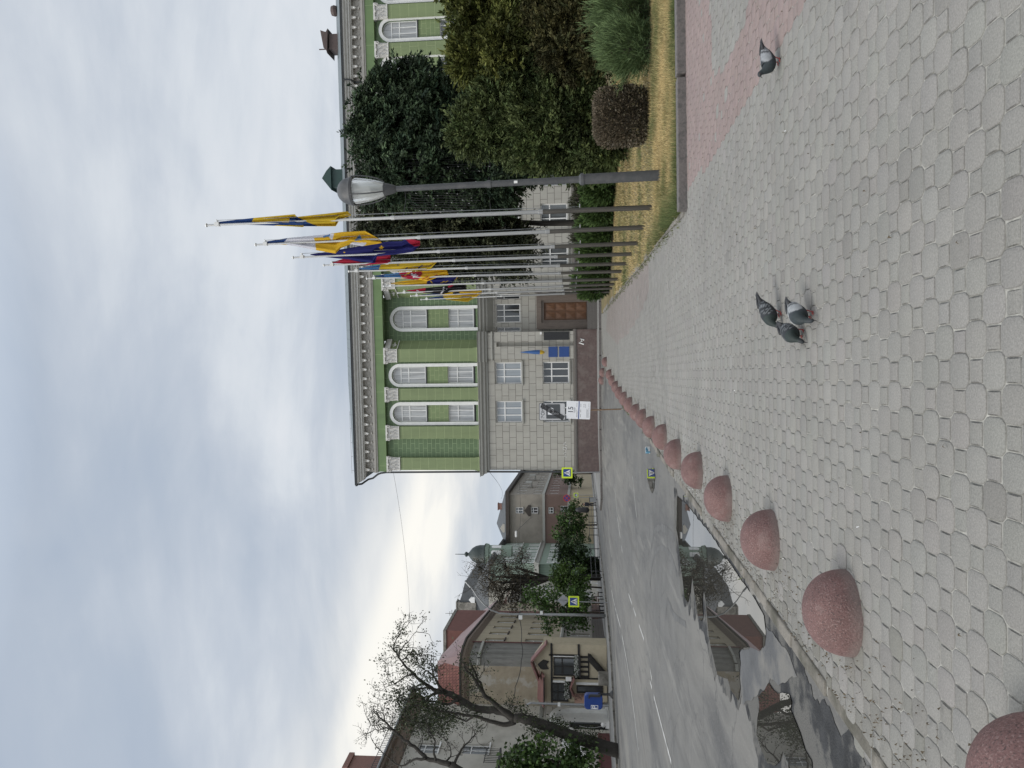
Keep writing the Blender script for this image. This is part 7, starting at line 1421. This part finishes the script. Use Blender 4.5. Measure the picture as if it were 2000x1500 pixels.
# parking machine
Yp = 47.6; b = at(1198, 1356.5, Yp); t = thing('parking_machine', 'blue parking machine with a white framed P on a dark stand', 'parking meter', (b.x, Yp, zb(b.x, b.y))); O = t.location
def lp_(x, y): p = at(x, y, Yp) - O; return p.x, p.z
mb = MB(); z1 = lp_(1168, 1356)[1]; mb.lathe([(0.26, -0.02), (0.24, 0.05), (0.09, 0.2), (0.075, 0.3), (0.075, z1)], 14); a, c_ = lp_(1168, 1360), lp_(1151, 1356); mb.box(-0.06, 0.06, -0.34, -0.2, z1 - 0.15, c_[1]); mb.bar((-0.0, -0.27, c_[1]), (-0.16, -0.27, c_[1] + 0.02), 0.1); mb.build('stand', MT['black'], t)
u0, v0 = lp_(1177, 1384); u1, v1 = lp_(1141, 1354); mb = MB(); mb.prism(rrect(u0, u1, v0, v1, 0.22, 6), -0.2, 0.22); mb.build('body', m_sblue, t, bevel=0.03)
pa, pb = lp_(1168, 1382.5), lp_(1154, 1374.5); mb = MB(); 
for q in ((pa[0], pb[0], pa[1], pa[1] + 0.03), (pa[0], pb[0], pb[1] - 0.03, pb[1]), (pa[0], pa[0] + 0.03, pa[1] + 0.03, pb[1] - 0.03), (pb[0] - 0.03, pb[0], pa[1] + 0.03, pb[1] - 0.03)): mb.box(q[0], q[1], -0.212, -0.201, q[2], q[3])
text_mb(mb, 'P', (pb[1] - pa[1]) * 0.95, (pa[0] + pb[0]) / 2, -0.208, pa[1] + (pb[1] - pa[1]) * 0.17, True); mb.build('emblem', m_swhite, t)
# pavement railing, dark hedge trough, terrace benches, folded parasol
t = thing('railing', 'thin black post and rail fence along the street pavement', 'fence', (0, 0, 0)); posts = []
for i, (x, y) in enumerate(((1163, 985), (1164, 1008), (1165, 1020), (1167, 1032), (1168, 1045), (1170, 1072), (1172, 1088), (1175, 1116), (1176.5, 1128))):
    Yq = 17.9 * F / (1500 - 750 - (1500 - y) + 0.0) if False else 17.75 / ((750 - (1500 - y)) / F); p = at(x, y, Yq); posts.append((p.x, p.y, zb(p.x, p.y)))
for p in posts: mb = MB(); mb.bar((p[0], p[1], p[2] - 0.1), (p[0], p[1], p[2] + 1.05), 0.07); mb.build('post', MT['black'], t)
mb = MB()
for a, b in zip(posts[:-1], posts[1:]):
    for h in (0.55, 0.98): mb.bar((a[0], a[1], a[2] + h), (b[0], b[1], b[2] + h), 0.045)
mb.build('rail', MT['black'], t)
p = at(1165, 1083, 90); shrub('dark_hedge', 'dark clipped hedge on the street pavement under the trees', (p.x - 1.0, 88.0, -0.15), (0.9, 3.2), 1.5, 2600, 0.3, 0.6, ((0.012, 0.02, 0.01), (0.03, 0.045, 0.02)), 190, None, 0.4, M_LEAF, boxy=5, cat='hedge')
m_bench = mat('red_brown_bench_wood', (0.13, 0.07, 0.055), 0.7, 0.2, 3)
for i, (y, Yq) in enumerate(((1150, 71.5), (1163, 68.5), (1176, 66.5))):
    p = at(1160, y, Yq); t = thing('terrace_bench', 'red brown slatted terrace bench under the trees, %s' % ('farthest of three', 'middle one of three', 'nearest to the lamp mast')[i], 'bench', (p.x - 0.8, Yq, zb(p.x - 0.8, Yq)), R(80), 'terrace benches'); mb = MB()
    for k in range(4): mb.box(-0.8, 0.8, -0.2 + k * 0.11, -0.11 + k * 0.11, 0.43, 0.47)
    mb.build('seat', m_bench, t); mb = MB()
    for k in range(4): mb.box(-0.8, 0.8, 0.24, 0.28, 0.55 + k * 0.13, 0.65 + k * 0.13)
    mb.build('backrest', m_bench, t)
    for xx in (-0.7, 0.7): mb = MB(); mb.bar((xx, -0.18, 0), (xx, -0.18, 0.43), 0.06); mb.bar((xx, 0.22, 0), (xx, 0.26, 1.05), 0.06); mb.bar((xx, -0.18, 0.4), (xx, 0.22, 0.4), 0.05); mb.build('leg', MT['black'], t)
Yq = 96; p = at(1147, 996, Yq); t = thing('folded_parasol', 'black folded parasol standing behind the walking person', 'parasol', (p.x, Yq, zb(p.x, Yq))); mb = MB(); mb.lathe([(0.05, 0.9), (0.32, 1.0), (0.36, 1.3), (0.32, 2.2), (0.22, 2.5), (0.05, 2.62)], 10); mb.build('canopy', MT['black'], t, smooth=True); mb = MB(); mb.lathe([(0.3, 0.0), (0.3, 0.06), (0.035, 0.08), (0.035, 1.0)], 10); mb.build('pole', MT['black'], t)
# overhead cables
def cable(name, label, pts, sag, r_=0.016):
    P = []
    for a, b in zip(pts[:-1], pts[1:]):
        for k in range(12): f = k / 12; v = a.lerp(b, f); P.append(v - Vector((0, 0, sag * 4 * f * (1 - f))))
    P.append(pts[-1]); mb = MB(); mb.tube(P, r_, 5); tag(mb.build(name, MT['black']), label, 'cable', 'overhead cables')
cable('overhead_cable', 'single dark cable crossing the sky from the green building to the left', [at(768, 921, 50.5), at(800, 1200, 62), at(806, 1290, 64)], 0.2, 0.009)
cable('overhead_cable', 'slack cable between the end house chimney and the green building', [at(955, 921, 50.6), at(978, 975, 143)], 0.6, 0.012)
cable('overhead_cable', 'thick twisted cable bundle before the beige corner', [at(1013, 1204, 61.4), at(1018, 1255, 60.6), at(1018, 1290, 60.3), at(1006, 1342, 60.0), at(996, 1380, 59.5)], 0.12, 0.028)
cable('overhead_cable', 'thin cable running level across the street below the bundle', [at(1012, 921, 51), at(1013, 1060, 60), at(1013, 1204, 61.4)], 0.15, 0.009)
p0 = at(1008, 1043, 92)
t = thing('hung_lamp', 'small pale street lamp hung on a slack cable before the beige end wall', 'lamp', p0); mb = MB(); mb.box(-0.35, 0.35, -0.2, 0.2, -0.12, 0.12); mb.build('lamp_head', MT['white'], t, bevel=0.05); mb = MB(); q = at(1040, 1008, 140) - p0; mb.tube([(0.3, 0, 0), (q.x, q.y, q.z)], 0.02, 5); q = at(1009, 1062, 118) - p0; mb.tube([(-0.3, 0, 0), (q.x, q.y, q.z)], 0.02, 5); mb.build('suspension_cable', MT['black'], t)
# puddle-side rubbish and small litter on the paving
p = gp(1270, 879, -0.12); tag((lambda m_: (m_.box(-0.075, 0.075, -0.04, 0.04, 0, 0.11), m_.build('drink_carton', [mat('blue_white_carton', (0.10, 0.25, 0.36), 0.6, 0.4, 14, col2=(0.6, 0.62, 0.62), c2=(0.48, 0.5))]))[1])(MB()), 'crushed blue and white carton at the kerb by the small puddle', 'litter'); o = bpy.data.objects['drink_carton']; o.location = (p.x, p.y, -0.115); o.rotation_euler = (0, 0, 0.6)
rng = np.random.default_rng(9); mb = MB()
for k in range(1700):
    if k < 1600: f = rng.uniform(0, 1) ** 1.3; yy = 2.5 + 20 * f; kx = np.interp(yy, [q[1] for q in KERB], [q[0] for q in KERB]); xx = kx + 0.1 + abs(rng.normal(0, 0.3))
    else: xx, yy = rng.uniform(-1, 3.5), rng.uniform(2.6, 14)
    s = rng.uniform(0.003, 0.013); a = rng.uniform(0, 6.28); z = zb(xx, yy) + 0.016; mb.cur = 0 if rng.random() < 0.985 else 1
    c_, s_ = math.cos(a) * s, math.sin(a) * s; mb.face([(xx - c_, yy - s_, z - 0.01), (xx + s_ * 0.5, yy - c_ * 0.5, z + 0.003), (xx + c_, yy + s_, z - 0.008), (xx - s_ * 0.5, yy + c_ * 0.5, z + 0.006)])
tag(mb.build('leaf_litter', [mat('dead_leaf', (0.085, 0.065, 0.04), 0.9, 0.4, 5), MT['white']]), 'scattered dead leaf scraps and crumbs on the paving', 'litter', None, 'stuff')
# weeds in the gutter and along the edging
P = []; D = []
for k in range(700):
    if k < 420: yy = rng.choice([rng.normal(26, 1.0), rng.normal(30, 2.5), rng.uniform(6, 22)], p=[0.5, 0.42, 0.08]); kx = np.interp(yy, [q[1] for q in KERB], [q[0] for q in KERB]); xx = kx - 0.03 + rng.normal(0, 0.05); zz = zb(xx, yy) - 0.1 if xx < kx else zb(xx, yy)
    else: yy = rng.uniform(11.3, 38); xx = np.interp(yy, [q[1] for q in LAWN], [q[0] for q in LAWN]) - 0.06 + rng.normal(0, 0.06); zz = zb(xx, yy)
    for _ in range(5): P.append((xx + rng.normal(0, 0.03), yy + rng.normal(0, 0.03), zz)); D.append((rng.normal(0, 0.5), rng.normal(0, 0.5), 1))
P = np.array(P); D = np.array(D); n = len(P)
tag(leaf_cloud('kerb_weeds', P, D, 0.05, 0.2, np.array([[0.115, 0.13, 0.05]]) * rng.normal(1, 0.3, (n, 1)).clip(0.4, 1.8), None, M_LEAF, rng), 'tufts of green weeds along the kerb and lawn edging', 'weeds', None, 'stuff')
# strings of small festive lights hanging in the spruces
def light_curtain():
    rng = np.random.default_rng(55); Y = 31.0; o0 = at(870, 360, Y); t = thing('light_string', 'net of dark hanging light strings draped before the spruces beside the lamp post', 'string lights', o0)
    for x0 in (790, 955):
        mb = MB(); mb.tube([at(x0 + rng.normal(0, 2), y, Y) - o0 + Vector((0, 0, 0)) for y in (300, 330, 360, 390, 422)], 0.02, 5); mb.build('carrier_cable', MT['black'], t)
    mw = MB(); ml = MB()
    for k in range(26):
        y = 302 + k * 4.7; xa, xb = 790 + rng.uniform(0, 20), 790 + rng.uniform(110, 170); P = [at(xa + (xb - xa) * f, y + rng.normal(0, 0.9), Y) - o0 for f in np.linspace(0, 1, 9)]; mw.tube(P, 0.009, 4)
        for p in P[1:]:
            if rng.random() < 0.3: ml.bar(p, p - Vector((0.02, 0, 0.055)), 0.022)
    mw.build('wire', MT['black'], t); o = ml.build('bulb', mat('dull_bulb_plastic', (0.3, 0.3, 0.3), 0.5), t); o['kind'] = 'stuff'
light_curtain()
# ------------------------------------------------------------------ pigeons
M_FEA = vcol_mat('pigeon_plumage', 0.6, 0.12, 60, 0.15, 200, 0.35); m_foot = mat('red_pigeon_foot', (0.30, 0.05, 0.045), 0.6, 0.2, 30); m_beak = mat('dark_beak', (0.05, 0.045, 0.045), 0.5, 0.1, 20); m_eye = mat('orange_bird_eye', (0.30, 0.10, 0.02), 0.2, 0.1, 20); m_cere = mat('white_cere', (0.55, 0.53, 0.5), 0.6, 0.1, 20)
def pigeon(label, x, y, yaw, pitch, neck, cols, S=1.0, bend=0.0, pattern='bar', step=0.0):
    """body lofted from tail to bill as one surface, the folded wings swelling out of it; neck = path of neck and head above the breast"""
    z0 = zb(x, y); t = thing('pigeon', label, 'pigeon', (x, y, z0), yaw, 'pigeons on the paving'); rng = random.Random(int(abs(x * 100)))
    H0 = 0.100; cp, sn = math.cos(pitch), math.sin(pitch)
    sp = [(-0.21, 0.014, 0.030, 0.004), (-0.175, 0.013, 0.030, 0.006), (-0.135, 0.012, 0.030, 0.012), (-0.10, 0.010, 0.040, 0.027), (-0.055, 0.004, 0.056, 0.047), (0.0, -0.002, 0.066, 0.061), (0.042, 0.0, 0.066, 0.063), (0.072, 0.008, 0.057, 0.055)]
    K = [((a * cp - b * sn), (a * sn + b * cp), w_, h_, a) for a, b, w_, h_ in sp]; ax, bz = K[-1][0], K[-1][1]
    for q, (dx, dz, w_, h_) in enumerate(neck): K.append((ax + dx, bz + dz, w_, h_, 0.09 + 0.02 * q))
    K = np.array(K); m = 60; ts = np.linspace(0, len(K) - 1, m)
    def cr(c):      # smooth curve through the stations
        out = []
        for q in ts: i = min(int(q), len(K) - 2); f = q - i; p0, p1, p2, p3 = K[max(i - 1, 0), c], K[i, c], K[i + 1, c], K[min(i + 2, len(K) - 1), c]; out.append(0.5 * ((2 * p1) + (p2 - p0) * f + (2 * p0 - 5 * p1 + 4 * p2 - p3) * f * f + (3 * p1 - p0 - 3 * p2 + p3) * f ** 3))
        return np.array(out)
    A, B, Wd, Hh, Al = [cr(c) for c in range(5)]; Wd = np.maximum(Wd, 0.003); Hh = np.maximum(Hh, 0.003); n = 36; vs = []; tint = []
    hk = len(K) - 3
    for i in range(m):
        i0, i1 = max(0, i - 1), min(m - 1, i + 1); tx, tz = A[i1] - A[i0], B[i1] - B[i0]; l = math.hypot(tx, tz) or 1; tx, tz = tx / l, tz / l; yo = bend * max(0.0, ts[i] - 6) * 0.010; a = Al[i]
        for k in range(n):
            an = 2 * math.pi * k / n; u, v = math.cos(an), math.sin(an); el = math.degrees(math.asin(v)); c = np.array(cols['body'], float); sw = 1.0
            front = 0.062 - 0.035 * ((el - 22) / 45) ** 2; inw = (-0.16 < a < front) and (-14 - 16 * min(0, a + 0.04) * -8 if a < -0.04 else -16) < el < 88
            if ts[i] > hk - 0.6: c = np.array(cols['head'], float)
            elif ts[i] > 7.0: c = np.array(cols['neck'], float)
            elif a < -0.165: c = np.array((0.028, 0.028, 0.030))
            elif a < -0.13: c = np.array(cols['tail'], float)
            if inw and ts[i] < 7.2:
                sw = 1.0 + 0.11 * min(1, (front - a) / 0.03) * min(1, max(0, a + 0.16) / 0.05); c = np.array(cols['wing'], float); s_ = a + 0.0006 * (el - 30)
                if pattern == 'bar' and (-0.062 < s_ < -0.044 or -0.098 < s_ < -0.082) and el > -8: c = np.array((0.028, 0.028, 0.031))
                if pattern == 'chequer' and s_ > -0.10 and math.sin(s_ * 330) * math.sin(el * 0.32 + s_ * 90) > 0.35: c = np.array(cols['spot'], float)
                if s_ < -0.112: c = np.array((0.032, 0.033, 0.036)) * (1.0 if math.sin(el * 0.7) > -0.2 else 1.8)
                if el > 80 and a > -0.02: c = np.array(cols['body'], float)
            elif el > 40 and -0.13 < a < -0.05 and ts[i] < 5: c = np.array(cols['rump'], float)
            uu, vv = u * Wd[i] * sw, v * Hh[i] * (1 + (sw - 1) * 0.3); vs.append((A[i] - tz * vv, uu + yo, H0 + B[i] + tx * vv)); tint.append(c * rng.uniform(0.88, 1.12))
    fs = [(i * n + k, i * n + (k + 1) % n, (i + 1) * n + (k + 1) % n, (i + 1) * n + k) for i in range(m - 1) for k in range(n)] + [tuple(range(n - 1, -1, -1)), tuple((m - 1) * n + k for k in range(n))]
    body = big_mesh('body', np.array(vs) * S, fs, np.array(tint), M_FEA, smooth=True, parent=t)
    for q in (-1, 1):      # dark flight feathers reaching back over the tail
        mb = MB(); pts = [(-0.09, q * 0.040, 0.030), (-0.13, q * 0.032, 0.026), (-0.165, q * 0.020, 0.021), (-0.19, q * 0.010, 0.019)]; mb.tube([Vector((a * cp - b * sn, yy, H0 + a * sn + b * cp)) * S for a, yy, b in pts], [0.014 * S, 0.012 * S, 0.008 * S, 0.002 * S], 8); mb.build('wing_tip', m_flight, t, smooth=True)
    P = [(A[i], B[i], Wd[i], Hh[i]) for i in range(m)]; yo = bend * (ts[-1] - 6) * 0.010
    mb = MB(); d = Vector((A[-1] - A[-6], 0, B[-1] - B[-6])).normalized(); p0 = Vector((A[-1], yo, H0 + B[-1])) - d * 0.003; mb.tube([p0 * S, (p0 + d * 0.012) * S, (p0 + d * 0.023 - Vector((0, 0, 0.004))) * S], [0.005 * S, 0.0038 * S, 0.001], 7); mb.build('beak', m_beak, t, smooth=True)
    mb = MB(); c0 = (p0 + d * 0.004 + Vector((0, 0, 0.004))) * S; mb.lathe([(0.0, -0.003 * S), (0.0038 * S, 0), (0, 0.003 * S)], 6, tuple(c0), False); mb.build('cere', m_cere, t, smooth=True)
    ie = int((len(K) - 2.1) / (len(K) - 1) * (m - 1))
    for q in (-1, 1): mb = MB(); c0 = (A[ie] * S, (bend * (ts[ie] - 6) * 0.010 + q * Wd[ie] * 0.97) * S, (H0 + B[ie] + 0.004) * S); mb.lathe([(0.0, -0.003 * S), (0.003 * S, 0), (0.0, 0.003 * S)], 8, c0, False); mb.build('eye', m_eye, t, smooth=True)
    for q in (-1, 1):      # legs: feathered thigh, bare shank, three toes forward and one back
        fx = 0.012 + q * step; mb = MB(); hip = Vector((-0.012 * cp, q * 0.026, H0 - 0.040)); knee = Vector((-0.012 + fx * 0.4, q * 0.028, 0.042)); ank = Vector((fx, q * 0.03, 0.008))
        mb.tube([hip * S, knee * S], [0.015 * S, 0.006 * S], 8); mb.tube([knee * S, ank * S], [0.0046 * S, 0.004 * S], 7)
        for da, ln in ((-0.5, 0.028), (0.0, 0.034), (0.5, 0.028), (math.pi, 0.016)): e_ = ank + Vector((math.cos(da) * ln, math.sin(da) * ln, -0.005)); m1 = ank.lerp(e_, 0.55) + Vector((0, 0, 0.002)); mb.tube([ank * S, m1 * S, e_ * S], [0.0038 * S, 0.0034 * S, 0.0014 * S], 6)
        mb.build('leg', m_foot, t, smooth=True)
    return t
m_flight = mat('dark_flight_feather', (0.03, 0.031, 0.034), 0.6, 0.2, 60)
slate = dict(body=(0.032, 0.038, 0.044), tail=(0.060, 0.066, 0.074), rump=(0.10, 0.11, 0.12), neck=(0.026, 0.035, 0.038), head=(0.034, 0.040, 0.045), wing=(0.25, 0.26, 0.275), spot=(0.2, 0.21, 0.22))
dark = dict(body=(0.024, 0.027, 0.031), tail=(0.03, 0.033, 0.036), rump=(0.05, 0.053, 0.057), neck=(0.022, 0.032, 0.030), head=(0.028, 0.033, 0.036), wing=(0.017, 0.019, 0.022), spot=(0.17, 0.18, 0.19))
up_n = [(0.024, 0.022, 0.043, 0.041), (0.042, 0.044, 0.029, 0.028), (0.054, 0.064, 0.0205, 0.021), (0.066, 0.078, 0.0185, 0.0195), (0.083, 0.078, 0.0165, 0.017), (0.094, 0.072, 0.007, 0.007)]
dn_n = [(0.024, 0.0, 0.043, 0.041), (0.046, -0.012, 0.030, 0.029), (0.064, -0.030, 0.0205, 0.021), (0.078, -0.046, 0.0185, 0.0195), (0.088, -0.060, 0.0165, 0.017), (0.093, -0.072, 0.007, 0.007)]
def foot(x, y): return gp(x, y)
f_ = foot(1522, 116); pigeon('single slate pigeon with pale grey wings standing on the pink paving', f_.x, f_.y, R(196), R(-8), up_n, slate, 0.86, 0.0, 'bar', 0.004)
f_ = foot(1532, 612); pigeon('dark chequered pigeon pecking with lowered head, farthest of the three', f_.x + 0.02, f_.y + 0.12, R(214), R(-14), dn_n, dark, 0.93, 0.2, 'chequer', 0.014)
f_ = foot(1572, 645); pigeon('dark pigeon facing left, in the middle of the feeding three', f_.x - 0.01, f_.y + 0.06, R(246), R(-10), dn_n, dark, 0.86, -0.3, 'chequer', 0.01)
f_ = foot(1585, 612); pigeon('pigeon with pale grey wings and dark breast, nearest of the three', f_.x, f_.y, R(236), R(-6), dn_n, dict(slate, wing=(0.30, 0.31, 0.32)), 0.92, 0.5, 'bar', 0.018)

# ------------------------------------------------------------------ person far down the street
def person(label, x, y, yaw, h, cloth, legs, group=None):
    z = zb(x, y); t = thing('person', label, 'person', (x, y, z), yaw, group); s = h / 1.75
    V = [(0, 0, .98), (0, 0, 1.2), (0, 0, 1.43), (0, 0.01, 1.52), (0, 0.02, 1.63), (0, 0.02, 1.74), (.1, 0, .93), (.12, .10, .52), (.12, -.02, .08), (.12, .12, .04), (-.1, 0, .93), (-.11, .02, .50), (-.12, -.22, .12), (-.12, -.12, .05), (.19, 0, 1.42), (.25, -.06, 1.14), (.24, .08, .92), (.24, .13, .84), (-.19, 0, 1.42), (-.25, .04, 1.14), (-.24, .12, .92), (-.24, .18, .84)]
    E = [(0, 1), (1, 2), (2, 3), (3, 4), (4, 5), (0, 6), (6, 7), (7, 8), (8, 9), (0, 10), (10, 11), (11, 12), (12, 13), (2, 14), (14, 15), (15, 16), (16, 17), (2, 18), (18, 19), (19, 20), (20, 21)]
    Rr = [.16, .16, .17, .06, .105, .07, .1, .075, .05, .045, .1, .075, .05, .045, .075, .055, .04, .035, .075, .055, .04, .035]
    me = bpy.data.meshes.new('body'); me.from_pydata([tuple(c * s for c in v) for v in V], E, []); o = bpy.data.objects.new('body', me); COL.objects.link(o); o.parent = t
    sk = o.modifiers.new('skin', 'SKIN'); sk.use_smooth_shade = True
    for i, r_ in enumerate(Rr): me.skin_vertices[0].data[i].radius = (r_ * s, r_ * s * (0.72 if i < 3 else 1)); me.skin_vertices[0].data[i].use_root = (i == 0)
    o.modifiers.new('round', 'SUBSURF').levels = 1
    dg = bpy.context.evaluated_depsgraph_get(); m2 = bpy.data.meshes.new_from_object(o.evaluated_get(dg)); o.modifiers.clear(); o.data = m2; m2.name = 'body'
    ms = [cloth, legs, mat('skin', (0.36, 0.22, 0.16), 0.6), mat('dark_hair', (0.03, 0.022, 0.018), 0.7)]; m2.materials.clear()
    for m_ in ms: m2.materials.append(m_)
    for p in m2.polygons: c = p.center / s; p.material_index = 2 if (c.z > 1.47 or (abs(c.x) > .2 and c.z < .9)) else 0 if c.z > .92 else 1
    mb = MB(); mb.lathe([(0.0, 1.80), (0.07, 1.785), (0.105, 1.72), (0.11, 1.64), (0.09, 1.58)], 12, (0, -0.012, 0)); mb.v = [(a * s, b * s, c * s) for a, b, c in mb.v]; mb.build('hair', ms[3], t, smooth=True)
    return t
p = at(1164, 985, 92); person('person in dark clothes walking on the street pavement beside the litter bin', p.x, 92, R(160), 1.72, mat('dark_navy_cloth', (0.022, 0.025, 0.035), 0.8), mat('charcoal_trousers', (0.028, 0.028, 0.032), 0.8))
